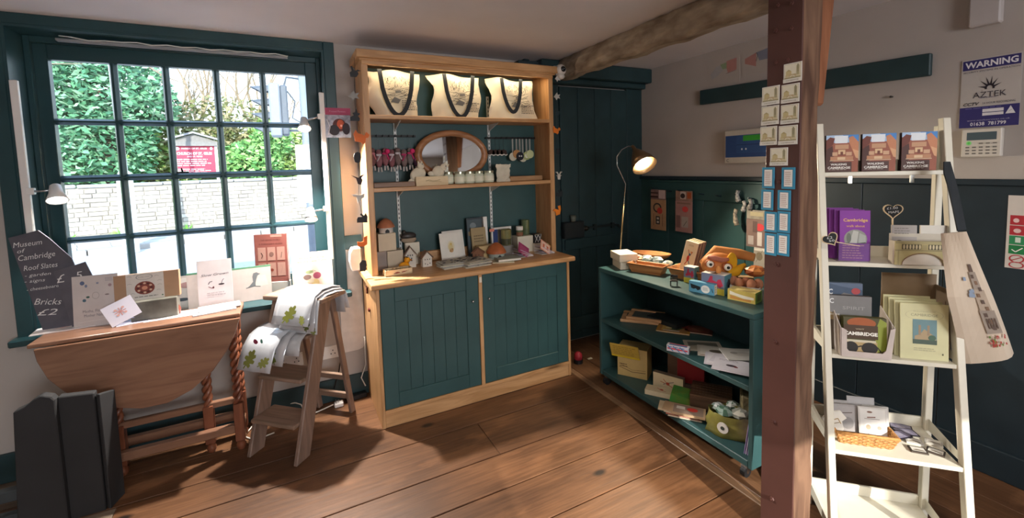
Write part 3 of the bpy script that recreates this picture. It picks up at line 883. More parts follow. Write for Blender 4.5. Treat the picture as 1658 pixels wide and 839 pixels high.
# ---------------------------------------------------------------- tote bags on the top shelf
BAG = M('#d9cfb8', rough=0.9, var=0.06, scale=4, bump=0.25, detail=6)
HND = M('#2c3136', rough=0.85)
INK = '#2f2d2b'
def tote(label, x0, x1, flopl, flopr, hand, seed, topl=0.0, topr=0.0):
    zb = 1.891; zt = 2.185; y = 2.905
    cx = (x0+x1)/2; w = x1-x0; h = zt-zb-0.004
    t = thing('tote_bag', label, 'bag', (cx, y, zb+0.001), 0, 'canvas tote bags on the top shelf', tilt=-0.04)
    rnd = random.Random(seed); nx, nz = 14, 12; vs = []; fs = []
    for side in (-1, 1):
        for j in range(nz+1):
            for i in range(nx+1):
                u = i/nx; v = j/nz
                xl = -w/2+flopl*max(0, 0.3-v)*1.1-topl*max(0, v-0.75)*1.2+0.012*sin(v*9+seed)
                xr = w/2+flopr*max(0, 0.25-v)*1.1-topr*max(0, v-0.7)+0.010*sin(v*8+seed*2)
                edge = min(u, 1-u)
                th = 0.040*min(1, edge*5)*(0.35+0.65*(1-v)**0.6)
                yy = side*th+0.010*sin(u*11+seed+v*5)*(0.3+v)+0.004*rnd.uniform(-1, 1)
                zz = h*v*(1-0.03*sin(u*7+seed)*v)
                vs.append((xl+(xr-xl)*u, yy, zz))
    N = (nx+1)*(nz+1)
    for s_ in (0, 1):
        for j in range(nz):
            for i in range(nx):
                a = s_*N+j*(nx+1)+i
                q = (a, a+1, a+nx+2, a+nx+1)
                fs.append(q if s_ == 0 else q[::-1])
    for j in range(nz):
        for i in (0, nx):
            a = j*(nx+1)+i; q = (a, a+nx+1, N+a+nx+1, N+a)
            fs.append(q if i == 0 else q[::-1])
    MB().add(vs, fs).build('canvas', BAG, t, smooth=True)
    # printed drawing on the front
    sh = []
    r2 = random.Random(seed+5)
    for k in range(70):
        a, b = r2.uniform(.32, .82), r2.uniform(.62, .86)
        sh.append(('l', [(a, b), (a+r2.uniform(-.02, .02), b+r2.uniform(.01, .07))], 0.0022, INK))
    for k in range(26):
        a = r2.uniform(.3, .75); b = r2.uniform(.28, .6)
        sh.append(('l', [(a, b), (a+r2.uniform(.02, .09), b+r2.uniform(-.02, .05)), (a+.12, b+r2.uniform(-.03, .06))], 0.002, INK))
    sh += [('l', [(.28, .60), (.5, .57), (.8, .66)], 0.0018, INK), ('l', [(.28, .46), (.5, .44), (.8, .60)], 0.0018, INK),
           ('s', .62, .12, .92, .36, 6, '#55524e'), ('p', [(.4, .3), (.55, .27), (.6, .36), (.48, .42)], '#77746c'), ('p', [(.5, .5), (.62, .52), (.6, .58), (.5, .56)], '#8a877d')]
    decal(t, sh, w, h*0.96, y=-0.052, name='printed_drawing')
    # handle hanging down in front: a strap loop
    (a0, a1, low, z_in) = hand
    pts = []
    for i in range(17):
        s_ = i/16; an = pi*s_
        xx = (a0+(a1-a0)*s_); 
        zz = h*0.99-(h*0.99-low)*sin(an)**0.55
        pts.append(((xx-0.5)*w, -0.060-0.012*sin(an), zz))
    mb = MB()
    vs = []; fs = []
    for i, p_ in enumerate(pts):
        q0 = Vector(pts[max(0, i-1)]); q1 = Vector(pts[min(16, i+1)])
        d = (q1-q0).normalized(); nn = Vector((-d.z, 0, d.x))*0.0135
        P_ = Vector(p_); vs += [tuple(P_+nn), tuple(P_-nn)]
    for i in range(16): fs.append((2*i, 2*i+1, 2*i+3, 2*i+2))
    o = mb.add(vs, fs).build('strap', HND, t)
    md = o.modifiers.new('s', 'SOLIDIFY'); md.thickness = 0.003; md.offset = 0
    return t
tote('cream tote bag with wide black strap, leftmost of the three on the top shelf', 0.475, 0.80, 0.12, -0.07, (.22, .86, 0.0, 0), 1, topl=-0.02, topr=-0.06)
tote('cream tote bag with black strap, middle of the three on the top shelf', 0.90, 1.245, -0.05, -0.04, (.20, .80, 0.0, 0), 2, topl=0.10)
tote('slumped cream tote bag with narrow black strap, rightmost on the top shelf', 1.325, 1.68, -0.03, 0.16, (.20, .64, 0.045, 0), 3, topl=0.08, topr=0.02)

# ---------------------------------------------------------------- middle shelf
SZ = 1.438
mr = thing('oval_mirror', 'oval mirror in a broad turned wooden frame, standing on the middle shelf', 'mirror', (1.045, 2.955, SZ), 0, tilt=-0.05)
n = 40; vs = []; fs = []
RX, RZ, cz = 0.272, 0.172, 0.205
prof = [(0.0, 0.0), (0.006, -0.016), (0.022, -0.024), (0.042, -0.018), (0.050, -0.006), (0.050, 0.012), (0.0, 0.012)]
for i in range(n):
    a = 2*pi*i/n
    for (q, d) in prof:
        vs.append(((RX-q)*cos(a), d, cz+(RZ*1.02-q*0.9)*sin(a)*(1.0)))
m_ = len(prof)
for i in range(n):
    for k in range(m_-1):
        a = i*m_+k; b = ((i+1) % n)*m_+k
        fs.append((a, b, b+1, a+1))
MB().add(vs, fs).build('frame', wood('#b58058', '#8f5f3c', 'x', rough=0.35, knots=False), mr, smooth=True)
MB().add([(0.224*cos(2*pi*i/n), -0.001, cz+0.130*sin(2*pi*i/n)) for i in range(n)], [tuple(range(n))]).build('mirror_glass', M('#dfe3e4', rough=0.03, metal=1.0, var=0.0), mr)
MB().box(-0.10, -0.01, 0.0, 0.10, 0.03, 0.035).build('foot', BROWN_X, mr, bevel=0.003)

def jar(x, y, label, s=1.0):
    t = thing('jar', label, 'jar', (x, y, SZ), 0, 'small glass jars on the middle shelf')
    MB().lathe([(0.0005, 0.002), (0.031, 0.002), (0.033, 0.008), (0.033, 0.052), (0.029, 0.060), (0.029, 0.066)], 20).build('glass_body', M('#d8dcc4', rough=0.12, var=0.05, coat=0.6), t, smooth=True)
    MB().lathe([(0.0335, 0.014), (0.0336, 0.045)], 20).build('paper_label', M('#e9e6cf', rough=0.7), t)
    MB().lathe([(0.031, 0.062), (0.0315, 0.075), (0.029, 0.077), (0.0005, 0.077)], 20).build('lid', M('#b9b8a0', rough=0.3, metal=0.8), t, smooth=False)
    t.scale = (s, s, s)
JX = [(0.985, 2.90), (1.055, 2.865), (1.128, 2.868), (1.205, 2.885), (1.277, 2.868)]
JL = ['small lidded jar partly behind the box of cream toys', 'small lidded jar in front of the mirror, second of the jars from the left', 'small lidded jar in front of the mirror, middle one of the five jars',
      'small lidded jar set slightly back, fourth of the jars from the left', 'small lidded jar beside the crumpled paper bag, last of the jars']
for (x, y), l in zip(JX, JL): jar(x, y, l, 1.12)

pb = thing('paper_bag', 'crumpled cream paper bag standing right of the jars', 'bag', (1.405, 2.89, SZ), 0.1)
r_ = random.Random(4); vs = []; fs = []
nx = 12
for j in range(9):
    v = j/8
    for i in range(nx):
        a = 2*pi*i/nx
        vs.append(((0.055+0.006*r_.uniform(-1, 1))*cos(a)*(1+0.12*(v > .8)), (0.022-0.016*v+0.005*r_.uniform(-1, 1))*sin(a), 0.125*v+0.006*r_.uniform(-1, 1)*(0 < j)))
for j in range(8):
    for i in range(nx): fs.append((j*nx+i, j*nx+(i+1) % nx, (j+1)*nx+(i+1) % nx, (j+1)*nx+i))
fs.append(tuple(range(nx))[::-1]); fs.append(tuple(8*nx+k for k in range(nx)))
MB().add(vs, fs).build('paper', M('#ddd3bd', rough=0.85, bump=0.5), pb)

bx = thing('wooden_display_box', 'pale wooden box with a printed ribbon mark holding cream toys', 'box', (0.845, 2.875, SZ), 0.03)
PALE = wood('#e6cfa6', '#d0b488', 'x', rough=0.5, knots=False)
MB().box(-0.11, -0.055, 0, 0.11, -0.047, 0.06).box(-0.11, 0.047, 0, 0.11, 0.055, 0.06).box(-0.11, -0.047, 0, -0.102, 0.047, 0.06).box(0.102, -0.047, 0, 0.11, 0.047, 0.06).box(-0.102, -0.047, 0, 0.102, 0.047, 0.006).build('box', PALE, bx)
decal(bx, [('l', [(.3, .5), (.4, .62), (.5, .5), (.62, .5), (.75, .62)], 0.003, '#a58d66'), ('l', [(.3, .6), (.5, .42), (.7, .45), (.78, .35)], 0.002, '#a58d66')], 0.22, 0.06, y=-0.055, name='printed_mark')
def softtoy(label, x, z, rot, sx):
    t = thing('felt_toy', label, 'toy', (x, 2.862, SZ+z), 0, 'cream toys in the wooden box', roll=rot)
    F = M('#e2d6bd', rough=0.95, var=0.06, bump=0.3, scale=20)
    MB().sphere((0, 0, 0.045), 0.045, 14, s=(sx, 0.5, 1.0)).sphere((0.035*sx, -0.003, 0.085), 0.024, 10, s=(1, .7, 1)).build('body', F, t, smooth=True)
    MB().prism([(0.03, 0.1), (0.045, 0.125), (0.05, 0.1)], -0.005, 0.005).prism([(0.05, 0.098), (0.07, 0.112), (0.064, 0.09)], -0.005, 0.005).build('ears', F, t)
    MB().sphere((-0.045*sx, 0.0, 0.03), 0.022, 10, s=(1.3, .5, .8)).build('tail', F, t, smooth=True)
    MB().sphere((0.045*sx, -0.019, 0.092), 0.0035, 6).build('eye', BLACK, t)
softtoy('cream felt toy lying on its back at the left end of the box', 0.785, 0.035, -0.5, 1.25)
softtoy('cream felt toy with pointed ears sitting upright at the right of the box', 0.895, 0.04, 0.15, 0.95)
tr = thing('low_wooden_tray', 'empty low brown wooden tray on the left of the middle shelf', 'tray', (0.60, 2.865, SZ))
MB().box(-0.13, -0.05, 0, 0.13, 0.05, 0.032).build('tray', wood('#9a7a62', '#7c5f4a', 'x', knots=False), tr, bevel=0.003)
tr2 = thing('low_wooden_tray', 'low tan wooden tray below the hanging felt discs', 'tray', (1.60, 2.93, SZ))
MB().box(-0.14, -0.04, 0, 0.14, 0.04, 0.036).build('tray', wood('#c09468', '#a37a50', 'x', knots=False), tr2, bevel=0.003)

# hooks rails and what hangs on them
def hook_rail(label, x0, x1, y, z, n):
    t = thing('hook_rail', label, 'rail', ((x0+x1)/2, y, z))
    w = x1-x0
    MB().box(-w/2, -0.004, -0.006, w/2, 0.004, 0.008).build('bar', BLACK, t)
    for k in range(n):
        u = -w/2+w*(k+0.5)/n
        MB().tube([(u, 0, 0), (u, -0.025, -0.004), (u, -0.032, 0.008)], 0.0022, 5).build('hook', BLACK, t)
    for u in (-w/2+0.01, w/2-0.01):
        MB().box(u-0.006, 0, -0.005, u+0.006, 3.05-y, 0.005).build('rail_arm', BLACK, t)
hook_rail('black hook rail behind the fluffy keyrings, left on the dresser back', 0.47, 0.80, 3.02, 1.775, 8)
hook_rail('black hook rail with hanging felt discs, right on the dresser back', 1.33, 1.755, 3.02, 1.765, 9)
SC = ['#d98a8f', '#e8e2e4', '#e0407a', '#e9dfe2', '#e9e3e6', '#c94a78', '#e2487f', '#8f4a6b']
FC = ['#8a5f5c', '#97666a', '#9a6468', '#8c5c60', '#7f6a66', '#86716c', '#7d7370', '#6a4a66']
POSN = ['leftmost', 'second from left', 'third from left', 'fourth from left', 'fifth from left', 'sixth from left', 'seventh from left', 'rightmost, nearest the mirror']
for k in range(8):
    x = 0.498+k*0.0415
    t = thing('fluffy_keyring', 'brown and pink fluffy keyring with scarf, %s in the row' % POSN[k], 'keyring', (x, 2.985, 1.762), 0, 'fluffy keyrings on the left rail')
    MB().tube([(0, 0, 0), (0.004, 0, -0.04), (0, 0, -0.075)], 0.0012, 5).build('cord', M('#5d6a70'), t)
    zz = -0.085-(k % 2)*0.01
    MB().sphere((0, 0, zz-0.055), 0.031, 10, s=(0.75, .7, 1.55)).sphere((0, -.004, zz), 0.019, 10).build('fur_body', M(FC[k], rough=1.0, var=0.25, scale=40, bump=0.8), t, smooth=True)
    MB().lathe([(0.0145, -0.008), (0.021, 0), (0.0145, 0.008)], 10, c=(0, -.003, zz-0.018)).bar((0.006, -0.02, zz-0.018), (0.018*(-1)**k, -0.03, zz-0.06), 0.012, 0.004).build('scarf', M(SC[k], rough=0.9, bump=0.3), t)
    if k in (2, 6):
        MB().sphere((0.01, -0.03, zz-0.005), 0.017, 10).build('pompom', M('#e23b74', rough=1, bump=0.6, scale=60), t, smooth=True)
    MB().bar((-0.008, -0.02, zz-0.10), (-0.010, -0.024, zz-0.13), 0.008, 0.008).bar((0.008, -0.02, zz-0.10), (0.011, -0.024, zz-0.13), 0.008, 0.008).build('feet', M('#d8cfc9'), t)
# dark scalloped felt garland pieces
for k in range(4):
    x = 1.355+k*0.034
    t = thing('felt_ornament', 'dark brown felt ornament with white scalloped edge, %s of four' % ['leftmost', 'second', 'third', 'rightmost'][k], 'ornament', (x, 2.985, 1.757), 0, 'dark felt ornaments on the right rail')
    MB().tube([(0, 0, 0), (0, 0, -0.08)], 0.001, 5).build('cord', BLACK, t)
    MB().prism([(-0.028, -0.115), (-0.024, -0.09), (0, -0.078), (0.024, -0.09), (0.028, -0.115)], -0.006, 0.006).build('felt', M('#46352f', rough=1), t)
    MB().tube([(-0.03, -0.007, -0.117), (-0.015, -0.009, -0.123), (0, -0.009, -0.116), (0.015, -0.009, -0.124), (0.03, -0.007, -0.117)], 0.004, 6).build('white_edge', M('#e8e4de', rough=.9), t, smooth=True)
DISC = [(1.535, 0.135, '#c9c2ae', 'pale grey'), (1.565, 0.115, '#b98a5c', 'tan'), (1.59, 0.132, '#2a2b33', 'black, with two white eyes'), (1.622, 0.145, '#d8d4bd', 'cream'), (1.652, 0.13, '#a9b37d', 'green ringed'), (1.678, 0.118, '#c5cc9c', 'pale green')]
for i, (x, dz, c_, nm) in enumerate(DISC):
    t = thing('felt_disc', nm+' round felt disc on a white loop, right rail', 'ornament', (x, 2.982-0.006*(i % 3), 1.757), 0, 'round felt discs on the right rail')
    MB().tube([(-0.004, 0, 0), (-0.004, 0, -dz+0.03), (0.004, 0, -dz+0.03), (0.004, 0, 0)], 0.0015, 5).build('loop', M('#d9d6cf'), t)
    MB().cyl((0, 0.004, -dz), (0, -0.004, -dz), 0.032, 0.032, 20).build('disc', M(c_, rough=1), t)
    if i == 2: MB().sphere((-0.008, -0.006, -dz), 0.006, 8).sphere((0.010, -0.006, -dz), 0.006, 8).build('eyes', M('#ffffff'), t)
    elif i in (3, 4): MB().cyl((0, -0.004, -dz), (0, -0.0055, -dz), 0.018, 0.018, 16).build('inner_ring', M('#e4e2cf' if i == 4 else '#c4c0a6', rough=1), t)
# ================================================================ goods on the dresser counter
def boxy(name, label, cat, x, y, z, w, d, h, rz, col, shapes=None, group=None, body='box', bevel=0.002, face=None, pname='printed_front', var=0.05, rough=0.6):
    t = thing(name, label, cat, (x, y, z), rz, group)
    MB().box(-w/2, -d/2, 0, w/2, d/2, h).build(body, M(col, var=var, rough=rough), t, bevel=bevel)
    if shapes: decal(t, shapes, w, h, y=-d/2, name=pname)
    return t
CARD = '#c4b49c'
boxy('cardboard_box', 'buff cardboard box at the bottom of the stack beside the left dresser post', 'box', 0.600, 2.965, CT, 0.105, 0.10, 0.125, 0.02, '#c9bca4')
boxy('cardboard_box', 'greyish end box beside the bottom buff box on the counter', 'box', 0.512, 2.965, CT, 0.066, 0.10, 0.128, 0.02, '#9d9088')
boxy('cardboard_box', 'upper buff box of the stack, a small orange-roofed house on it', 'box', 0.552, 2.965, CT+0.129, 0.115, 0.10, 0.115, 0.03, '#cfc3ab')
def teahouse(label, x, y, z, s, roofc, bodyc):
    t = thing('round_house_ornament', label, 'ornament', (x, y, z))
    MB().lathe([(0.0005, 0), (0.046*s, 0), (0.047*s, 0.034*s), (0.044*s, 0.04*s)], 20).build('round_wall', M(bodyc, rough=0.7), t, smooth=False)
    MB().lathe([(0.058*s, 0.036*s), (0.054*s, 0.05*s), (0.035*s, 0.078*s), (0.012*s, 0.093*s), (0.0005, 0.096*s)], 20).build('roof', M(roofc, rough=0.4, var=0.2), t, smooth=True)
    MB().prism([(-0.013*s, 0.002), (0.013*s, 0.002), (0.013*s, 0.018*s), (0, 0.028*s), (-0.013*s, 0.018*s)], -0.049*s, -0.043*s).build('door', M('#20242a'), t)
    return t
teahouse('small round house ornament with orange roof on top of the buff boxes', 0.556, 2.955, CT+0.246, 1.0, '#c07a58', '#c9c4bd')
teahouse('glazed orange-roofed round house ornament among the books at the counter centre', 1.300, 2.83, CT, 1.25, '#b5643a', '#a0a79c')
boxy('white_box', 'white box behind the two little white houses, dark bird house on it', 'box', 0.735, 3.0, CT, 0.10, 0.03, 0.155, 0.03, '#e2d9c6')
t = thing('stone_bird', 'dark rounded bird ornament on top of the white box', 'ornament', (0.715, 3.0, CT+0.156))
MB().sphere((0, 0, 0.02), 0.045, 14, s=(1.2, 0.5, 0.55)).build('base', M('#a2917c', rough=.7), t, smooth=True)
MB().sphere((0, 0, 0.045), 0.047, 14, s=(1.15, 0.5, 0.6)).sphere((-0.03, 0, 0.075), 0.014, 8).build('body', M('#3a3634', rough=0.4), t, smooth=True)
def wee_house(label, x, y, w, h, col, roofc, win, rz=0.05, d=0.04, name='wooden_house'):
    t = thing(name, label, 'ornament', (x, y, CT), rz, None)
    MB().prism([(-w/2, 0), (w/2, 0), (w/2, h*0.62), (0, h), (-w/2, h*0.62)], -d/2, d/2).build('house_body', M(col, rough=0.7), t, bevel=0.001)
    q = w/2+0.010
    for s_ in (-1, 1):
        a = (0, h+0.002); b = (s_*q, h*0.62-0.006)
        MB().prism([(a[0], a[1]), (b[0], b[1]), (b[0], b[1]+0.008), (0, h+0.010)], -d/2-0.006, d/2+0.006).build('roof_board', M(roofc, rough=0.6, var=0.2), t)
    sh = [('r', a-0.045, b-0.035, a+0.045, b+0.035, '#1f1d1c') for a, b in win]
    decal(t, sh, w, h, y=-d/2, name='windows', step=0.0004)
wee_house('tall white wooden house ornament with a tiny bird hole, left of the pair', 0.700, 2.925, 0.072, 0.135, '#d9d2c4', '#7b604d', [(.3, .62), (.5, .62), (.7, .62), (.45, .42), (.62, .46), (.62, .36)], rz=-0.15)
wee_house('small white wooden house ornament with six windows, right of the pair', 0.800, 2.885, 0.066, 0.10, '#ded8cc', '#8d6c55', [(.25, .5), (.5, .5), (.75, .5), (.25, .22), (.5, .15), (.75, .22)], rz=0.1)
wee_house('small brown wooden house ornament in front of the standing booklet', 1.180, 2.88, 0.075, 0.085, '#8a5e44', '#7a5038', [(.3, .45), (.6, .45), (.45, .2)], rz=-0.5, d=0.06)
t = thing('toy_duck', 'orange yellow toy duck behind the peg tray', 'toy', (0.645, 2.87, CT), 0.1)
MB().sphere((0, 0, 0.026), 0.03, 14, s=(1.25, .7, .85)).sphere((0.022, 0, 0.062), 0.021, 12).build('body', M('#f0a21e', rough=0.5), t, smooth=True)
MB().cyl((0.04, 0, 0.06), (0.055, 0, 0.058), 0.007, 0.003, 8).build('beak', M('#c9711a'), t)
MB().cyl((0.022, 0, 0.078), (0.024, 0, 0.084), 0.013, 0.008, 10).build('dark_cap', M('#4a3a2c'), t)
t = thing('peg_tray', 'pale wooden tray with red printed mark holding wooden pegs', 'tray', (0.580, 2.77, CT), 0.06)
w, d, h = 0.17, 0.07, 0.038
MB().box(-w/2, -d/2, 0, w/2, -d/2+.005, h).box(-w/2, d/2-.005, 0, w/2, d/2, h).box(-w/2, -d/2, 0, -w/2+.005, d/2, h).box(w/2-.005, -d/2, 0, w/2, d/2, h).box(-w/2, -d/2, 0, w/2, d/2, .005).build('tray', PALE, t)
decal(t, [('p', [(.3, .45), (.42, .62), (.55, .5), (.7, .62), (.78, .5), (.6, .38), (.42, .42)], '#8f3f34'), ('l', [(.3, .35), (.6, .45), (.85, .65)], 0.003, '#8f3f34')], w, h, y=-d/2, name='printed_mark')
for k in range(4):
    p = thing('wooden_peg', 'wooden peg in the small tray, %s' % ['leaning on its left end', 'second from the left end', 'third from the left end', 'nearest the duck'][k], 'peg', (0.535+k*0.03, 2.77, CT+0.014+0.004*(k % 2)), 0.5+k*0.5, 'pegs in the small tray', roll=-0.35 if k == 0 else -0.15)
    MB().cyl((-0.035, 0, 0.008), (0.03, 0, 0.008), 0.007, 0.006, 8).sphere((0.034, 0, 0.008), 0.009, 8).build('peg_body', PALE, p, smooth=True)

OC = '#b08850'
upright('greeting_card', 'cream card with a small yellow and brown drawing, standing in front', 'card', (1.005, 2.93, CT, 0.165, 0.205, 0.13), 0.003, '#e9e5da',
        [('e', .5, .52, .16, .2, '#e6dcbc'), ('e', .48, .50, .11, .12, '#dccb96'), ('e', .5, .38, .09, .07, '#c7a070'), ('e', .56, .42, .03, .03, OC), ('e', .44, .36, .04, .03, OC), ('e', .5, .60, .06, .05, '#d9c078')], lean=-0.2)
upright('greeting_card', 'blank side of a second cream card behind the drawing card', 'card', (1.035, 2.955, CT, 0.165, 0.215, 0.13), 0.003, '#e6e2d8', None, lean=-0.2)

def folded_stack(label, x, y, w, d, n, rz, cols, t=0.008, name='folded_tea_towel', cat='tea towel', grp='folded tea towels on the counter', labs=None):
    z = CT
    r = random.Random(int(x*1000))
    for k in range(n):
        a = rz+r.uniform(-0.12, 0.12)
        q = thing(name, labs[k] if labs else label, cat, (x+r.uniform(-.008, .008), y+r.uniform(-.008, .008), z), a, grp)
        mb = MB(); c = cols[k % len(cols)]
        for j in range(3):
            mb.hexa([(-w/2, -d/2, j*t/3), (w/2-0.002*j, -d/2, j*t/3), (w/2-0.004*j, d/2, j*t/3), (-w/2, d/2, j*t/3)],
                    [(-w/2, -d/2, (j+.8)*t/3), (w/2-0.002*j, -d/2, (j+.8)*t/3), (w/2-0.004*j, d/2, (j+.8)*t/3), (-w/2, d/2, (j+.8)*t/3)], 1 if j == 1 and k % 2 else 0)
        mb.build('cloth', [M(c[0], var=0.08, rough=0.9, bump=0.3), M(c[1], var=0.5, rough=0.9, scale=60, col2=c[2])], q, bevel=0.0012)
        sh = []
        for i in range(26):
            a_, b_ = r.uniform(.08, .92), r.uniform(.08, .92)
            sh.append(('e', a_, b_, r.uniform(.03, .08), r.uniform(.04, .10), c[1] if i % 3 else c[2]))
        for i in range(8):
            a_, b_ = r.uniform(.05, .7), r.uniform(.05, .85)
            sh.append(('l', [(a_, b_), (a_+.12, b_+r.uniform(-.1, .1)), (a_+.2, b_)], 0.002, c[1]))
        o = decal(q, sh, w, d, y=-t, z0=-d/2, name='printed_pattern'); o.rotation_euler = (-pi/2, 0, 0)
        z += t+0.0008
TW = [('#d9d3c2', '#4a4a4c', '#8a8a88'), ('#dcd6c6', '#5a6f8f', '#93a3b8'), ('#d8d2c0', '#3d3f42', '#a49c88')]
folded_stack('', 0.935, 2.78, 0.16, 0.13, 4, 0.05, TW, labs=['folded tea towel at the bottom of the left stack', 'folded tea towel second from bottom of the left stack', 'folded tea towel second from top of the left stack', 'folded tea towel with dark print on top of the left stack'])
folded_stack('', 1.095, 2.745, 0.19, 0.15, 4, 0.12, TW[::-1], labs=['folded tea towel at the bottom of the front stack', 'blue printed tea towel second from bottom of the front stack', 'folded tea towel second from top of the front stack', 'tea towel with bold dark print on top of the front stack'])
folded_stack('', 1.075, 2.885, 0.13, 0.08, 3, 0.0, TW, labs=['folded tea towel at the bottom of the small rear stack', 'folded tea towel in the middle of the small rear stack', 'folded tea towel on top of the small rear stack'])

# books behind
upright('booklet', 'dark printed booklet standing at the back left of the counter books', 'book', (1.205, 2.975, CT, 0.125, 0.29, 0.05), 0.012, '#3c444a', [('r', .04, .04, .96, .96, '#4c5a60'), ('e', .4, .8, .2, .08, '#7a868a'), ('e', .6, .7, .2, .06, '#59676c'), ('r', .08, .55, .9, .66, '#8f7a58')], lean=-0.08, side='#e8e4da')
upright('booklet', 'white spined book standing right behind the dark booklet', 'book', (1.295, 2.985, CT, 0.03, 0.29, 0.02), 0.05, '#eceae4', None, lean=-0.06)
upright('paper_packet', 'crumpled brown paper packet leaning on the dark booklet', 'packet', (1.225, 2.94, CT+0.02, 0.12, 0.20, 0.1), 0.01, '#a3906b', [('s', .15, .45, .85, .75, 3, '#76664a'), ('p', [(.1, .1), (.5, .2), (.9, .1), (.8, .4), (.2, .35)], '#b09c76')], lean=-0.16)
boxy('kraft_box', 'open kraft card box in front of the packet on the counter', 'box', 1.255, 2.90, CT, 0.15, 0.06, 0.095, 0.05, '#c2a877')
boxy('pink_tag', 'small coral pink tag beside the white spined book', 'tag', 1.335, 2.975, CT+0.175, 0.04, 0.006, 0.022, 0, '#e08a78')
t = upright('picture_box', 'white and navy framed card standing behind the tall green candle glass', 'box', (1.425, 2.99, CT, 0.17, 0.20, 0.02), 0.02, '#e8e4dc', [('r', .07, .10, .30, .93, '#2e4074'), ('r', .30, .10, .9, .93, '#8d8578'), ('s', .72, .3, .97, .7, 5, '#5b5b66')], lean=-0.03)
def candle(label, x, y, z, r, h, col, top, wax=None):
    t = thing('candle_glass', label, 'candle', (x, y, z))
    MB().lathe([(0.0005, 0), (r, 0), (r*1.02, 0.004), (r*1.05, h), (r*0.97, h), (r*0.95, h*0.86), (0.0005, h*0.86)], 22).build('glass', M(col, rough=0.12, coat=0.8), t, smooth=False)
    MB().lathe([(r*1.045, h*0.03), (r*1.055, h*0.42)], 22).build('dark_lower_glass', M(top, rough=0.15, coat=0.6), t, smooth=True)
    if wax: MB().lathe([(r*1.06, h*0.62), (r*1.06, h*1.0), (0.0005, h*1.0)], 20).build('white_lid', M(wax, rough=0.5), t)
candle('tall olive green glass candle on a box in front of the framed card', 1.43, 2.93, CT+0.075, 0.040, 0.115, '#7d7a4d', '#4c4d3a')
boxy('small_box', 'small grey box supporting the tall olive candle', 'box', 1.43, 2.93, CT, 0.09, 0.08, 0.073, 0.0, '#8f8a84')
boxy('white_packet_box', 'plain white box on the right of the counter, two candles on top', 'box', 1.588, 2.965, CT, 0.135, 0.10, 0.125, 0.0, '#ded7c2')
candle('small green candle with white lid on the white box', 1.555, 2.945, CT+0.126, 0.026, 0.075, '#5f6b4e', '#8a5f48', wax='#e6e3da')
candle('tall pale green candle glass at the back of the white box', 1.628, 2.985, CT+0.126, 0.031, 0.115, '#5f6f4c', '#57664a')
boxy('small_white_box', 'small white box with a black lattice candle holder on it', 'box', 1.685, 2.915, CT, 0.075, 0.06, 0.062, 0.0, '#e0dace')
t = boxy('lattice_candle_holder', 'black and white lattice candle holder on the small white box', 'candle holder', 1.69, 2.92, CT+0.063, 0.058, 0.05, 0.072, 0.0, '#26262a',
         [('l', [(.0, .1), (.5, .9), (1, .1)], 0.004, '#d8d6d0'), ('l', [(.0, .9), (.5, .1), (1, .9)], 0.004, '#d8d6d0'), ('l', [(0.03, .95), (.97, .95)], 0.004, '#9a8a6c')])

def fan_books(label, x, y, cover, pages, rz, grp):
    t = thing('fanned_booklet', label, 'booklet', (x, y, CT), rz, grp)
    for k in range(4):
        a = -0.10-0.16*k
        mb = MB()
        for s_ in range(1):
            mb.hexa([(-0.06, -0.045, 0), (0.075, -0.045, 0), (0.075, 0.045, 0), (-0.06, 0.045, 0)], [(-0.06, -0.045, 0.004), (0.075, -0.045, 0.001), (0.075, 0.045, 0.001), (-0.06, 0.045, 0.004)])
        mb.build('pages', M(pages[k % len(pages)], var=0.05), t, rot=(0, a, 0), loc=(0.0, 0, 0.003+0.0012*k+0.075*0.0+sin(-a)*0.06*0.0))
    return t
def notebook_pair(label, x, y, rz, cover, sh):
    t = thing('open_booklet', label, 'booklet', (x, y, CT), rz, 'fanned booklets at the right of the counter')
    for k, a in enumerate((0.02, 0.17, 0.30, 0.44)):
        # leaves rise from a hinge at the right end
        c_, s_ = cos(a), sin(a); L = 0.125
        MB().hexa([(0, -0.05, 0), (-L*c_, -0.05, L*s_), (-L*c_, 0.045, L*s_), (0, 0.045, 0)], [(0, -0.05, 0.003), (-L*c_, -0.05, L*s_+0.003), (-L*c_, 0.045, L*s_+0.003), (0, 0.045, 0.003)]).build(
            'leaf', M(['#e6dfd8', '#cfc6d6', '#e9e2d6', '#d9cfe0'][k]), t, loc=(0.06, 0, 0.001+k*0.001))
    # raised cover standing up, facing the room
    a = 0.0
    cv = MB().box(-0.055, -0.0015, 0, 0.055, 0.0015, 0.085).build('raised_cover', M(cover, rough=0.6), t, loc=(-0.035, -0.052, 0.022), rot=(-0.55, 0.62, 0.0))
    decal(cv, sh, 0.11, 0.085, y=-0.0015, name='cover_print')
notebook_pair('fanned booklet with raised magenta cover', 1.50, 2.80, 0.15, '#a03e66', [('s', .15, .2, .9, .8, 5, '#c0668a')])
notebook_pair('fanned booklet with raised orange and white cover', 1.685, 2.80, 0.15, '#e8a488', [('r', .08, .1, .92, .9, '#efcdb8'), ('r', .2, .3, .8, .7, '#d9785a'), ('e', .5, .5, .12, .2, '#f0d8c8')])
flat('hardback_book', 'grey green hardback lying flat beside the fanned booklets', 'book', (1.34, 2.735, CT+0.006), 0.17, 0.12, 0.016, -0.12, '#9fa395', [('r', .03, .04, .97, .96, '#a9ada0'), ('s', .3, .4, .7, .6, 2, '#8d9186')], side='#e6e0d2')
flat('thin_booklet', 'thin cream booklet peeking out under the grey green book', 'booklet', (1.30, 2.715, CT), 0.15, 0.10, 0.005, -0.45, '#d8ceae', None)
bw = thing('wooden_bowl', 'shallow brown wooden bowl of coloured felt balls at the right end of the counter', 'bowl', (1.765-0.012, 2.87, CT))
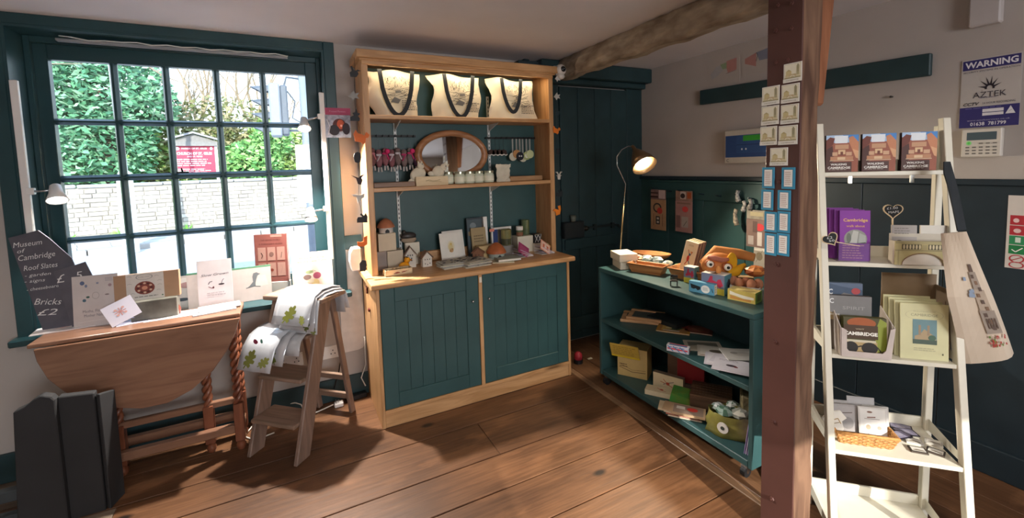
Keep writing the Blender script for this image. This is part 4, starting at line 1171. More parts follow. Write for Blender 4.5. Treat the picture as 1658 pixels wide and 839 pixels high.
MB().lathe([(0.0005, 0.0), (0.026, 0.0), (0.048, 0.016), (0.056, 0.034), (0.052, 0.034), (0.043, 0.02), (0.0005, 0.008)], 24).build('bowl', wood('#8a5838', '#6d4028', 'x', knots=False), bw, smooth=True)
BC = [('#e8dc9a', 'pale yellow'), ('#b02a5a', 'crimson'), ('#e5c54a', 'yellow'), ('#4f8f78', 'green'), ('#e9e6e0', 'white'), ('#d88ab0', 'pink'), ('#4a4f8a', 'violet'), ('#c8d08a', 'lime')]
for k, (c_, nm) in enumerate(BC):
    a = k*2.4; rr = 0.028 if k < 6 else 0.008
    t = thing('felt_ball', nm+' felt ball in the wooden bowl', 'ball', (1.753+rr*cos(a), 2.87+rr*sin(a), CT+0.024+(0.012 if k >= 6 else 0)), 0, 'felt balls in the bowl')
    MB().sphere((0, 0, 0.012), 0.0135, 10).build('ball', M(c_, rough=1, bump=0.3), t, smooth=True)

# ---------------------------------------------------------------- garlands of animal cut-outs down both sides of the dresser
SHP = {
 'hare': [(-.45, -.5), (.1, -.5), (.3, -.2), (.2, .05), (.55, .1), (.2, .2), (.1, .1), (-.1, .1), (-.25, .5), (-.4, .5), (-.3, .05), (-.5, -.1)],
 'leafbird': [(-.5, -.1), (-.2, .3), (0, .5), (.1, .2), (.5, .3), (.3, 0), (.45, -.3), (.1, -.2), (-.1, -.5), (-.25, -.2)],
 'cat': [(-.5, -.5), (.2, -.5), (.25, -.3), (.1, -.1), (.3, .1), (.1, .15), (0, .5), (-.1, .2), (-.3, .15), (-.2, -.05), (-.5, -.2)],
 'squirrel': [(-.4, -.3), (-.5, .2), (-.35, .5), (-.2, .25), (.0, .2), (.2, .1), (.35, .35), (.55, .15), (.45, -.05), (.3, -.05), (.25, -.35), (.1, -.5), (-.05, -.35)],
 'hedgehog': [(-.25, -.4), (-.35, .0), (-.25, .35), (0, .5), (.25, .4), (.3, 0), (.2, -.4), (0, -.5)],
 'bat': [(-.6, .35), (-.2, .05), (-.1, -.4), (.15, -.5), (.3, -.1), (.2, .1), (.55, .45), (.1, .25), (0, .1)],
 'moth': [(-.6, .3), (-.4, .1), (-.2, .1), (-.1, -.5), (.1, -.2), (.45, .0), (.5, .35), (.1, .2), (-.2, .3)],
 'rabbit': [(-.5, -.4), (.4, -.45), (.45, .1), (.3, .45), (.15, .2), (-.1, .45), (-.2, .3), (0, .1), (-.4, .1), (-.5, -.1)],
 'bird': [(-.5, -.4), (0, -.5), (.35, -.3), (.4, .5), (.1, .4), (.05, 0), (-.2, -.05), (-.5, 0)],
 'owl': [(-.3, -.5), (.15, -.5), (.3, 0), (.25, .4), (-.05, .5), (-.3, .2)],
 'stag': [(-.15, -.5), (.15, -.5), (.2, -.1), (.4, 0), (.15, .05), (.3, .3), (.5, .45), (.2, .45), (0, .1), (-.2, .45), (-.5, .45), (-.3, .3), (-.15, .05), (-.4, 0), (-.2, -.1)],
 'fox': [(-.5, 0), (-.2, -.1), (-.1, -.5), (.3, -.4), (.45, .1), (.4, .5), (.1, .45), (.2, .05), (-.1, .15), (-.3, .2)],
}
GAR = thing('garland_string', 'fine dark string carrying cut-out animals down the left of the dresser', 'string', (0, 0, 0))
def cut(kind, label, p, s, col, grp):
    t = thing('animal_cutout', label, 'decoration', p, 0.0, grp)
    MB().prism([(a*s, b*s) for a, b in SHP[kind]], -0.003, 0.003).build('cutout', M(col, rough=0.6), t)
gl = 'animal cut-outs down the left post'
LG = [('hare', 'black hare cut-out at the top of the left garland', (0.390,2.775,2.137), .062, '#2b2b2e'), ('leafbird', 'grey bird cut-out, second from top of the left garland', (0.376,2.775,1.996), .062, '#96948f'),
      ('cat', 'black seated animal cut-out, third from top of the left garland', (0.384,2.775,1.883), .072, '#29292d'), ('squirrel', 'orange squirrel cut-out on the left garland', (0.405,2.775,1.751), .088, '#dd6f2e'),
      ('hedgehog', 'black oval hedgehog cut-out below the orange squirrel', (0.377,2.775,1.629), .068, '#26272b'), ('bat', 'dark brown bat cut-out above the white one on the left garland', (0.377,2.775,1.499), .072, '#3a2a2c'),
      ('moth', 'white and grey moth cut-out on the left garland', (0.371,2.775,1.387), .07, '#c9c6c0'), ('rabbit', 'black rabbit cut-out on the left garland below the white moth', (0.386,2.775,1.262), .066, '#222228'),
      ('bird', 'orange bird cut-out low on the left garland', (0.382,2.775,1.118), .066, '#e06f22'), ('owl', 'black owl cut-out just above the counter edge', (0.375,2.775,0.969), .07, '#232227')]
pts = []
for k, l, p, s, c_ in LG:
    cut(k, l, p, s, c_, gl); pts.append((p[0], p[1]+0.004, p[2]))
MB().tube([(pts[0][0], pts[0][1], 2.22)]+pts, 0.0012, 4).build('string', M('#3a3a3a'), GAR)
GAR2 = thing('garland_string', 'fine dark string carrying cut-out animals down the right of the dresser', 'string', (0, 0, 0))
RG = [('leafbird', 'white bird cut-out just below the camera dome', (1.830,2.790,2.192), .05, '#cfcdc8'), ('leafbird', 'grey white bird cut-out, second on the right garland', (1.821,2.790,2.060), .056, '#c2c0ba'),
      ('hare', 'dark cut-out between the grey bird and the orange squirrel on the right', (1.824,2.790,1.942), .05, '#23343a'), ('squirrel', 'orange squirrel cut-out on the right garland', (1.810,2.790,1.809), .062, '#e07a24'),
      ('hedgehog', 'dark cut-out below the right orange squirrel', (1.822,2.790,1.652), .05, '#22282e'), ('stag', 'white stag head cut-out on the right garland', (1.823,2.790,1.470), .062, '#c9c6be'),
      ('rabbit', 'dark cut-out between the white stag and the orange fox', (1.826,2.790,1.334), .06, '#20292e'), ('fox', 'orange fox cut-out at the bottom of the right garland', (1.800,2.790,1.204), .075, '#ee861f')]
pts = []
for k, l, p, s, c_ in RG:
    cut(k, l, (max(p[0], 1.80), p[1], p[2]), s, c_, 'animal cut-outs down the right post'); pts.append((max(p[0], 1.80), p[1]+0.004, p[2]))
MB().tube([(pts[0][0], pts[0][1], 2.22)]+pts, 0.0012, 4).build('string', M('#3a3a3a'), GAR2)
for l, p, k in (('small reddish brown bracket-shaped cut-out on the side under the counter', (0.402,2.899,0.784), 'bat'), ('dark red round knob on the left side panel of the dresser', (0.402,2.840,0.667), 'owl')):
    t = thing('side_hook', l, 'hook', (0.406, p[1], p[2]), -pi/2, None)
    if k == 'owl': MB().sphere((0, -0.002, 0), 0.016, 12, s=(1.2, .5, .8)).build('knob', M('#5a1f1a', rough=0.3), t, smooth=True)
    else: MB().prism([(a*0.05, b*0.05) for a, b in SHP['bat']], -0.005, 0.004).build('cutout', M('#5a2a20', rough=.5), t)
# ================================================================ drop-leaf table, boards, stool, window goods
TT = 0.79
OAK_X = wood('#8f6a54', '#785542', 'x', rough=0.32, scale=5, knots=False, coat=0.25)
OAK_Z = wood('#865037', '#643524', 'z', rough=0.35, scale=5, knots=False, coat=0.25)
tb = thing('gateleg_table', 'oak drop-leaf table with barley twist legs, its oval leaf hanging down', 'table', (0, 0, 0))
MB().box(-1.125, 2.775, TT-0.02, -0.283, 3.022, TT).build('tabletop', OAK_X, tb, bevel=0.006, seg=2)
leaf = [(-1.097,2.765,0.810), (-1.090,2.765,0.711), (-1.060,2.765,0.620), (-1.008,2.765,0.543), (-0.914,2.765,0.462), (-0.837,2.765,0.415), (-0.731,2.765,0.381), (-0.626,2.765,0.381), (-0.518,2.765,0.425), (-0.423,2.765,0.503), (-0.355,2.765,0.597), (-0.310,2.765,0.684), (-0.282,2.765,0.797)]
lf = [(p[0], min(p[2], TT-0.022)) for p in leaf]
lf[0] = (lf[0][0], TT-0.022); lf[-1] = (lf[-1][0], TT-0.022)
MB().prism(lf, 2.758, 2.774).build('drop_leaf', OAK_X, tb, bevel=0.003)
MB().prism([(p[0], p[1]+0.002) for p in lf], 3.0005, 3.014).build('drop_leaf', OAK_X, tb, bevel=0.003)
MB().box(-1.03, 2.80, TT-0.12, -0.31, 2.82, TT-0.021).box(-1.03, 2.965, TT-0.12, -0.31, 2.985, TT-0.021).build('apron', OAK_X, tb)
def twist(mb, x, y, z0, z1, r=0.0135, off=0.012, turns=None, sgn=1):
    n = int((z1-z0)/0.055*10)
    for ph in (0, pi):
        pts = []
        for i in range(n+1):
            a = sgn*2*pi*i/10*0.62+ph
            pts.append((x+off*cos(a), y+off*sin(a), z0+(z1-z0)*i/n))
        mb.tube(pts, r, 7, cap=False)
def leg(x, y, zb=0.0, zt=TT-0.021, block=0.27):
    mb = MB()
    twist(mb, x, y, block, zt-0.11)
    q = 0.024
    mb2 = MB().box(x-q, y-q, 0.055, x+q, y+q, block).box(x-q, y-q, zt-0.12, x+q, y+q, zt)
    o = mb2.build('leg', OAK_Z, tb, bevel=0.003)
    mb.build('barley_twist', OAK_Z, o, smooth=True)
    MB().lathe([(0.016, 0.0), (0.022, 0.012), (0.024, 0.03), (0.016, 0.045), (0.024, 0.056)], 12, c=(x, y, 0)).build('turned_foot', OAK_Z, o, smooth=True)
lx = (-0.328,2.834,0.000)
RX_, RY_ = -0.328, 2.825
for x, y in ((RX_, RY_), (RX_, 2.975), (-0.985, RY_), (-0.985, 2.975)): leg(x, y)
gx = (-0.475,2.800,0.294)
leg(gx[0], 2.875)
leg(-0.86, 2.875)
MB().box(-0.985, RY_-0.02, 0.105, RX_, RY_+0.02, 0.15).build('stretcher', OAK_X, tb, bevel=0.004)
MB().box(-0.985, 2.955, 0.105, RX_, 2.995, 0.15).build('stretcher', OAK_X, tb, bevel=0.004)
MB().box(-0.985, 2.86, 0.25, RX_-0.02, 2.89, 0.285).build('gate_rail', OAK_X, tb, bevel=0.004)
MB().box(RX_-0.02, RY_, 0.105, RX_+0.02, 2.975, 0.14).box(-1.005, RY_, 0.105, -0.965, 2.975, 0.14).build('end_stretcher', OAK_X, tb, bevel=0.004)

# dark boards standing in front of the table
CH = M('#29292b', rough=0.8, var=0.18, scale=5, bump=0.25)
bd = thing('folded_board', 'blurred charcoal board stand with a curved top in the lower left corner', 'board', (0, 0, 0))
A = [(-1.107,2.620,0.564), (-1.071,2.620,0.577), (-1.041,2.620,0.602), (-1.017,2.620,0.613), (-0.986,2.620,0.599), (-0.975,2.620,0.581)]
pa = [(p[0], p[2]) for p in A]+[((-0.975,2.620,0.581)[0], 0.0), ((-1.107,2.620,0.564)[0]-0.03, 0.0)]
MB().prism(pa, 2.575, 2.62).build('left_board', CH, bd, bevel=0.004)
B = [(-0.976,2.630,0.583), (-0.853,2.630,0.570)]
MB().prism([(B[0][0], B[0][2]), (B[1][0], B[1][2]), (B[1][0], 0), (B[0][0], 0)], 2.60, 2.64).build('middle_board', CH, bd, bevel=0.004)
MB().hexa([(B[1][0]+0.003, 2.61, 0), (B[1][0]+0.018, 2.60, 0), (B[1][0]+0.045, 2.70, 0), (B[1][0]+0.03, 2.71, 0)],
          [(B[1][0]+0.003, 2.61, B[1][2]-0.01), (B[1][0]+0.018, 2.60, B[1][2]-0.01), (B[1][0]+0.045, 2.70, B[1][2]-0.04), (B[1][0]+0.03, 2.71, B[1][2]-0.04)]).build('side_board', CH, bd, bevel=0.003)
MB().box(-1.6, 2.64, 0.14, A[0][0]+0.02, 2.68, 0.19).box(-1.6, 2.64, 0.03, A[0][0]+0.02, 2.68, 0.08).build('cross_rail', M('#3a4043', rough=.6), bd, bevel=0.003)

# ---------------------------------------------------------------- step stool
sa = radians(-43.1)
st = thing('step_stool', 'worn brown wooden folding steps carrying packets of tea towels', 'steps', (-0.298, 2.714, 0), sa)
W = 0.335; DZ = 0.255/0.84; WT = 0.0
def sp(u, v, z): return (u, v, z)
for u0, u1 in ((0, 0.024), (W-0.024, W)):
    z1 = 0.815
    MB().hexa([(u0, 0, 0), (u1, 0, 0), (u1, 0.10, 0), (u0, 0.10, 0)], [(u0, z1*DZ, z1), (u1, z1*DZ, z1), (u1, z1*DZ+0.10, z1), (u0, z1*DZ+0.10, z1)]).build('stile', STOOLW, st, bevel=0.004)
for z in (0.185, 0.405, 0.625):
    MB().box(0.022, z*DZ-0.035, z, W-0.022, z*DZ+0.13, z+0.022).build('step', STOOLX, st, bevel=0.007, seg=2)
MB().box(-0.03, 0.815*DZ-0.04, 0.815, W+0.045, 0.815*DZ+0.17, 0.842).build('top_step', STOOLX, st, bevel=0.007, seg=2)
for u in (0.03, W-0.055):
    MB().hexa([(u, 0.51, 0), (u+0.022, 0.51, 0), (u+0.022, 0.55, 0), (u, 0.55, 0)], [(u, 0.375, 0.80), (u+0.022, 0.375, 0.80), (u+0.022, 0.415, 0.80), (u, 0.415, 0.80)]).build('rear_leg', STOOLW, st, bevel=0.003)
for z, dd in ((0.10, 0.0), (0.235, 0.0)):
    v = 0.51-0.135*z/0.80
    MB().box(0.03, v+0.005, z, W-0.033, v+0.03, z+0.035).build('rear_bar', STOOLX, st, bevel=0.003)

# packets of tea towels in clear film, draped over the steps
FILM = M('#c6cad0', rough=0.18, var=0.05, coat=1.0)
FILM2 = M('#b5b5b8', rough=0.2, var=0.1, coat=1.0)
LEAF = [(-.10, -.50), (-.03, -.50), (-.02, -.32), (.16, -.36), (.20, -.22), (.10, -.15), (.30, -.06), (.30, .08), (.14, .08), (.26, .24), (.20, .36), (.10, .30), (.06, .48), (-.06, .50), (-.10, .34), (-.22, .34), (-.24, .20), (-.12, .10), (-.30, .04), (-.30, -.10), (-.14, -.12), (-.24, -.26), (-.18, -.38), (-.08, -.32)]
def draped(label, u0, u1, path, th, shapes, fr, seed):
    """path: (v,z) points along the drape, printed front part starts at fraction fr"""
    t = thing('tea_towel_packet', label, 'packet', (-0.298, 2.714, 0), sa, 'film-wrapped tea towels on the steps')
    r = random.Random(seed); n = len(path); vs = []; fs = []; m = 6
    P2 = []
    for i, (v, z) in enumerate(path):
        a = Vector(path[min(i+1, n-1)])-Vector(path[max(i-1, 0)]); a.normalize(); P2.append((Vector((v, z)), Vector((-a.y, a.x))))
    for i, (p, nn) in enumerate(P2):
        for k in range(m+1):
            u = u0+(u1-u0)*k/m
            wv = 0.0035*sin(k*2.1+i*0.9+seed)
            q = p-nn*(th/2)*0-nn*wv
            vs.append((u+0.006*sin(i*0.7+seed), q.x, q.y))
    for i in range(n-1):
        for k in range(m):
            a = i*(m+1)+k; fs.append((a, a+1, a+m+2, a+m+1))
    o = MB().add(vs, fs).build('wrapped_towel', FILM if seed % 2 else FILM2, t, smooth=True)
    md = o.modifiers.new('s', 'SOLIDIFY'); md.thickness = th; md.offset = 0
    # leaf print on the front hanging part
    if shapes:
        p0 = Vector(path[0]); p1 = Vector(path[2])
        d = (p1-p0); L = d.length; d.normalize()
        nn = Vector((-d.y, d.x))
        if nn.x > 0: nn = -nn
        mb = MB(); cols = []
        for (poly, cu, cv, s_, ro, col) in shapes:
            if col not in cols: cols.append(col)
            pts = []
            for a, b in poly:
                aa = a*cos(ro)-b*sin(ro); bb = a*sin(ro)+b*cos(ro)
                u = u0+cu+aa*s_; l = cv+bb*s_
                q = p0+d*l+nn*(th/2+0.004)
                pts.append((u, q.x, q.y))
            mb.add(pts, [tuple(range(len(pts)))], cols.index(col))
        mb.build('printed_leaves', [M(c, rough=0.25, coat=0.8) for c in cols], t)
    return t
OLIVE = '#7a8038'; OLIVE2 = '#8b8f4a'
v8 = 0.815*DZ
draped('film-wrapped tea towel with a green oak leaf hanging over the front of the top step', 0.10, 0.345, [(v8-0.125, 0.715), (v8-0.105, 0.76), (v8-0.08, 0.81), (v8-0.045, 0.858), (v8+0.02, 0.878), (v8+0.10, 0.876), (v8+0.17, 0.860), (v8+0.19, 0.80), (v8+0.19, 0.73)], 0.006,
       [(LEAF, 0.12, 0.055, 0.115, -0.5, OLIVE), (LEAF, 0.21, 0.03, 0.06, 0.6, OLIVE2)], 0.3, 1)
draped('second film-wrapped tea towel under the top oak leaf packet', 0.13, 0.36, [(v8-0.10, 0.68), (v8-0.08, 0.73), (v8-0.062, 0.80), (v8-0.042, 0.847), (v8+0.02, 0.862), (v8+0.10, 0.862), (v8+0.165, 0.85), (v8+0.18, 0.79), (v8+0.175, 0.70)], 0.006, [(LEAF, 0.19, 0.03, 0.07, 0.3, '#5f6a34')], 0.3, 2)
draped('film-wrapped tea towel lying lowest on the top step', 0.15, 0.375, [(v8-0.085, 0.66), (v8-0.07, 0.72), (v8-0.055, 0.78), (v8-0.042, 0.832), (v8+0.02, 0.851), (v8+0.10, 0.851), (v8+0.17, 0.838), (v8+0.19, 0.77), (v8+0.20, 0.72)], 0.004, [(LEAF, 0.2, 0.02, 0.06, 0.8, '#8f9a5a')], 0.3, 3)
v6 = 0.625*DZ
draped('film-wrapped tea towel with two green oak leaves hanging from the middle step', -0.03, 0.19, [(v6-0.17, 0.485), (v6-0.155, 0.54), (v6-0.135, 0.60), (v6-0.09, 0.655), (v6-0.02, 0.678), (v6+0.05, 0.676), (v6+0.12, 0.668)], 0.006,
       [(LEAF, 0.07, 0.06, 0.115, -0.45, OLIVE), (LEAF, 0.165, 0.05, 0.085, -0.9, OLIVE2), (SHP['hedgehog'], 0.09, 0.155, 0.035, 1.2, '#8a2f4a'), (SHP['hedgehog'], 0.13, 0.16, 0.025, 0.6, '#4b7a6a')], 0.3, 5)
draped('film-wrapped tea towel behind the two-leaf packet on the middle step', 0.02, 0.23, [(v6-0.13, 0.51), (v6-0.12, 0.56), (v6-0.10, 0.61), (v6-0.07, 0.645), (v6-0.02, 0.663), (v6+0.05, 0.663), (v6+0.12, 0.656)], 0.006, [(LEAF, 0.15, 0.04, 0.07, 0.4, '#6b7438')], 0.3, 6)
draped('clear film packet at the right end of the middle step', 0.10, 0.305, [(v6-0.10, 0.56), (v6-0.09, 0.60), (v6-0.07, 0.63), (v6-0.03, 0.651), (v6+0.02, 0.653), (v6+0.07, 0.653)], 0.004, None, 0.3, 8)

# ---------------------------------------------------------------- cards, slates and boxes by the window
r0 = (-1.149,2.985,0.823)
sl = thing('roof_slate', 'large dark roof slate with chalk writing offering slates and bricks', 'slate', (r0[0], 3.01, TT), 0.0, tilt=-0.02)
def loc2(p): return (p[0]-r0[0], p[2]-TT)
S = [loc2(p) for p in ((-1.239,2.985,1.270), (-1.131,2.985,1.299), (-1.092,2.985,1.252), (-1.018,2.985,1.146), (-1.008,2.985,1.103), (-0.993,2.985,0.865), (-1.034,2.985,0.798), (-1.150,2.985,0.817))]
S[-1] = (S[-1][0], 0.0); S[-2] = (S[-2][0], 0.0)
MB().prism(S, -0.008, 0.0).build('slate', M('#56555e', rough=0.75, var=0.12, bump=0.3), sl)
CK = '#dedede'
TL = [('Museum', (-1.173,2.985,1.236), .026, .105, .08), ('of', (-1.198,2.985,1.202), .02, .03, .08), ('Cambridge', (-1.144,2.985,1.167), .028, .135, .08), ('Roof Slates', (-1.134,2.985,1.117), .026, .125, .05),
      ('- garden', (-1.147,2.985,1.075), .016, .095, .0), ('- signs', (-1.160,2.985,1.045), .016, .075, .0), ('- cheeseboards', (-1.130,2.985,1.009), .016, .125, .05), ('Bricks', (-1.120,2.985,0.935), .032, .10, -.15), ('£2', (-1.126,2.985,0.882), .032, .075, -.1)]
decal(sl, [('t', s_, loc2(p)[0], loc2(p)[1], h_, CK, w_, -0.004, a_, 0.25) for s_, p, h_, w_, a_ in TL], 1, 1, y=-0.008, x0=0, name='chalk_writing')
r1 = (-1.027,2.985,0.790)
sl2 = thing('roof_slate', 'smaller tilted slate with a chalked price of five pounds', 'slate', (r1[0], 2.986, TT), 0.0, tilt=-0.005)
def loc3(p): return (p[0]-r1[0], p[2]-TT)
S = [loc3(p) for p in ((-1.079,3.000,1.087), (-0.958,3.000,1.123), (-0.935,3.000,1.045), (-0.925,3.000,0.765), (-1.032,3.000,0.786))]
S[-1] = (S[-1][0], 0.0); S[-2] = (S[-2][0], 0.0)
MB().prism(S, -0.007, 0.0).build('slate', M('#5a5962', rough=0.75, var=0.12, bump=0.3), sl2)
p = loc3((-1.021,3.000,1.054))
decal(sl2, [('t', '£', p[0]-0.035, p[1]-0.005, .042, CK, .035, -.004, 0.1, .2), ('t', '5', p[0]+0.035, p[1]+0.004, .036, CK, .028, -.004, 0.1, .2)], 1, 1, y=-0.007, x0=0, name='chalk_writing')

GY = '#9a9394'
upright('greeting_card', 'pale square card with scattered small flowers standing before the slates', 'card', (-0.925, 2.945, 0.79, 0.185, 0.262, -0.08), 0.002, '#c9c2c0',
        [('t', 'Moths, Flowers', .48, .30, .055, '#6a6570', .55), ('t', 'Mother Nature', .48, .22, .055, '#6a6570', .5), ('e', .22, .86, .05, .04, '#5d6a8a'), ('e', .30, .80, .03, .03, '#7a86a0'), ('e', .25, .52, .04, .03, '#4d6a7a'), ('e', .33, .58, .04, .02, '#3f5f58'),
         ('o', .5, .6, .08, .07, .15, '#aaa49f'), ('e', .82, .78, .04, .03, '#a08a90'), ('s', .72, .86, .92, .94, 3, '#9d97a0'), ('e', .55, .84, .03, .02, '#8d93a8'), ('e', .75, .6, .05, .012, '#7a6a6a'), ('l', [(.1, .1), (.95, .13)], 0.001, '#e6e2de')], lean=-0.10)
upright('greeting_card', 'back leaf of the pale flower card', 'card', (-0.90, 2.965, 0.79, 0.185, 0.22, -0.02), 0.002, '#c4bdbb', None, lean=-0.04)
flat('flat_card', 'large white card with a faint red print lying at the front left corner', 'card', ((-1.058,2.993,0.790)[0], (-1.058,2.993,0.790)[1]-0.0, 0.7905), 0.24, 0.12, 0.004, 0.10, '#e9e2e2', [('p', [(.3, .5), (.62, .66), (.66, .6), (.36, .44)], '#e8b9b4'), ('l', [(.3, .42), (.42, .48)], .002, '#8a8488')])
q = (-0.758,2.925,0.790,0.133,0.136,0.443)
t = thing('open_card', 'small white folded card printed with a red star pattern, standing open', 'card', (q[0]-0.02, q[1]-0.01, 0.79), 0.22)
cv = MB().box(-0.065, -0.001, 0, 0.065, 0.001, 0.11).build('front_leaf', M('#dddcec', var=0.03), t, rot=(-0.35, -0.42, 0.0), loc=(-0.015, -0.035, 0.026))
RD = '#c98f8a'
decal(cv, [('l', [(.32, .35), (.62, .65)], .004, RD), ('l', [(.32, .65), (.62, .35)], .004, RD), ('l', [(.47, .3), (.47, .7)], .004, RD), ('l', [(.28, .5), (.66, .5)], .004, RD), ('e', .35, .38, .05, .05, '#d8a8a0'), ('e', .6, .38, .05, .05, '#d8a8a0'), ('e', .35, .64, .05, .05, '#d8a8a0'), ('e', .6, .64, .05, .05, '#d8a8a0')], 0.13, 0.11, y=-0.001)
MB().box(-0.065, -0.001, 0, 0.065, 0.001, 0.105).build('back_leaf', M('#c3c8e6', var=0.03), t, rot=(-0.6, 0.25, 0.5), loc=(0.03, -0.0, 0.018))
o = MB().box(-0.06, -0.045, 0, 0.075, 0.05, 0.003).build('base_leaf', M('#d4d4ea'), t); 
d_ = decal(o, [('s', .45, .1, .98, .8, 5, '#5a5a72')], 0.135, 0.095, y=-0.003, x0=-0.06, z0=-0.045); d_.rotation_euler = (-pi/2, 0, 0)
KR = '#a58468'
q = (-0.794,3.313,0.820,0.350,0.193,-0.242)
t = upright('kraft_gift_box', 'kraft cardboard box with a white printed sleeve showing a red and brown rosette', 'box', ((-0.711,2.950,0.895)[0], 2.95, (-0.711,2.950,0.895)[2], 0.275, 0.140, 0.02), 0.045, KR,
        [('r', .18, .0, .76, 1, '#cdc8c2'), ('o', .46, .86, .13, .11, .1, '#7d8080'), ('t', 'SILVER CRAFT', .46, .86, .035, '#7d8080', .2), ('e', .46, .44, .155, .25, '#7a3a30')]
        +[('e', .46+.105*cos(k*pi/6), .44+.175*sin(k*pi/6), .022, .035, '#c9a890' if k % 2 else '#4f201c') for k in range(12)]
        +[('e', .46, .44, .045, .075, '#c98a70')]
        +[('l', [(a, b), (a+.03, b+.03), (a+.07, b)], .0015, '#8a8a86') for a, b in ((.2, .9), (.62, .85), (.66, .66), (.2, .62), (.64, .3), (.24, .25), (.66, .5), (.3, .95))]
        +[('s', .3, .08, .7, .15, 1, '#77746f'), ('e', .73, .10, .015, .025, '#55705a')], lean=-0.10, body='box')
t = thing('display_tin', 'grey green tray propping up the kraft gift box', 'tray', ((-0.671,2.930,0.840)[0], 2.94, 0.79), 0.02)
MB().box(-0.11, -0.03, 0, 0.09, 0.05, (-0.711,2.950,0.895)[2]-0.791).build('tray', M('#6b6a62', rough=0.4, var=0.3), t, bevel=0.003)
upright('framed_print', 'cream framed print behind the gift box in the window, partly hidden', 'picture', ((-0.601,3.180,0.832)[0]-0.02, 3.18, 0.752, 0.2, 0.20, 0.0), 0.006, '#bfb5b0', [('r', .06, .06, .94, .94, '#d9d0cc'), ('e', .7, .72, .2, .09, '#b08a8a'), ('e', .55, .3, .2, .05, '#4a5560')], lean=-0.08)
q = (-0.420,3.027,0.790,0.169,0.264,0.006)
upright('slow_grown_book', 'white book titled Slow Grown standing on the table right of the gift box', 'book', q, 0.012, '#cbc5c8',
        [('t', 'Slow Grown', .5, .68, .055, '#3f3f49', .80, 0.0, 0.03, .3), ('l', [(.3, .47), (.34, .52), (.42, .53)], .004, '#55505a'), ('l', [(.3, .42), (.4, .38), (.46, .42)], .004, '#7a5058'), ('e', .44, .39, .03, .02, '#5a3038'), ('e', .68, .45, .09, .018, '#2b2026'), ('l', [(.68, .47), (.72, .54), (.76, .56)], .003, '#5a5560'), ('s', .25, .2, .8, .3, 2, '#a8a2a6')], lean=-0.13, side='#e6e2e0')
q = (-0.395,3.309,0.752,0.319,0.246,0.208)
upright('framed_print', 'green-edged framed print with a grey bird between the two upright books', 'picture', ((-0.358,3.505,0.752)[0], 3.16, 0.752, 0.44, 0.215, 0.0), 0.008, '#5e8f6f', [('r', .0, .0, 1, .95, '#cdbfba'), ('p', [(.70, .40), (.73, .45), (.77, .55), (.765, .70), (.78, .80), (.82, .82), (.85, .78), (.87, .77), (.83, .72), (.81, .60), (.80, .5), (.85, .42)], '#6f7478'), ('p', [(.80, .5), (.84, .72), (.93, .72), (.96, .42), (.8, .40)], '#d8cfc4'), ('l', [(.68, .38), (.78, .42), (.86, .39)], .005, '#5f6468')], lean=-0.05)
q = (-0.133,3.200,0.842,0.192,0.293,-0.345)
boxy('book_stand', 'pale block on the sill holding up the brown red book', 'stand', q[0]+0.02, q[1]+0.035, 0.7525, 0.17, 0.05, 0.089, q[5]+0.05, '#c9c0ba')
upright('white_spine_book', 'white book with a red back cover standing right behind the brown red book', 'book', (q[0]+0.075, q[1]+0.035, 0.8445, 0.05, q[4]+0.012, q[5]+0.05), 0.02, '#d9d0cc', [('r', .5, 0, 1, 1, '#8a3f42')], lean=-0.04)
upright('fungi_book', 'brown red book with six small pictured tiles standing on the top of the steps', 'book', (q[0]+0.0, q[1]+0.02, 0.843, q[3]*1.03, q[4]*1.06, q[5]+0.05), 0.02, '#8a5048',
        [('t', 'THE HIDDEN WORLD', .5, .88, .03, '#5a2c28', .6), ('t', 'A FORAGER’S GUIDE', .5, .80, .03, '#5a2c28', .72), ('r', .5, .94, .85, .99, '#b08478')]
        +[('r', .10+.29*i, .12+.33*j, .34+.29*i, .40+.33*j, '#ab8276') for i in range(3) for j in range(2)]
        +[('l', [(.2, .62), (.24, .56), (.2, .5)], .004, '#3f2320'), ('e', .51, .58, .07, .05, '#7a5850'), ('l', [(.8, .5), (.83, .62)], .004, '#5f4a40'), ('l', [(.18, .32), (.27, .2)], .006, '#8f3328'), ('e', .5, .25, .06, .03, '#7f3a30'), ('l', [(.78, .18), (.84, .32)], .003, '#a07a70')], lean=-0.04, side='#e0d6cf')
q = (0.113,3.386,0.752,0.227,0.265,-0.286)
upright('flower_book', 'cream book with pink flower picture standing in the right corner of the window sill', 'book', (0.105, 3.13, 0.752, 0.245, 0.272, -0.02), 0.012, '#dfcabb',
        [('t', 'Floral Knowing', .5, .86, .045, '#6d5a50', .6), ('t', 'for the Lane Table', .5, .78, .045, '#6d5a50', .72), ('e', .42, .52, .10, .04, '#8f9a70'), ('e', .36, .40, .10, .06, '#77605a'), ('e', .60, .42, .10, .08, '#a04a60'), ('e', .55, .25, .10, .09, '#d8c088'), ('e', .44, .3, .08, .05, '#d0c0a8'), ('l', [(.42, .5), (.5, .56), (.58, .52)], .002, '#5f6a4a')], lean=-0.10, side='#ece4da')
flat('booklet', 'white booklet with pale pink picture at the right front corner of the table', 'booklet', ((-0.394,2.970,0.790)[0], (-0.394,2.970,0.790)[1]-0.03, 0.797), 0.20, 0.105, 0.006, 0.16, '#e4e4e6', [('r', .05, .15, .5, .8, '#dcb9bc'), ('r', .5, .2, .9, .75, '#c7d3d6'), ('e', .4, .5, .12, .2, '#b9a5b8')])
flat('booklet', 'white booklet lying lowest at the right front corner of the table', 'booklet', ((-0.405,2.939,0.790)[0]-0.01, (-0.405,2.939,0.790)[1]-0.035, 0.7905), 0.20, 0.11, 0.006, 0.20, '#d9dadd', None)
flat('white_sheet', 'white paper sheet on the table behind the booklets', 'paper', ((-0.592,3.162,0.790)[0], 2.93, 0.7903), 0.26, 0.12, 0.002, 0.03, '#ebe6ec', None)
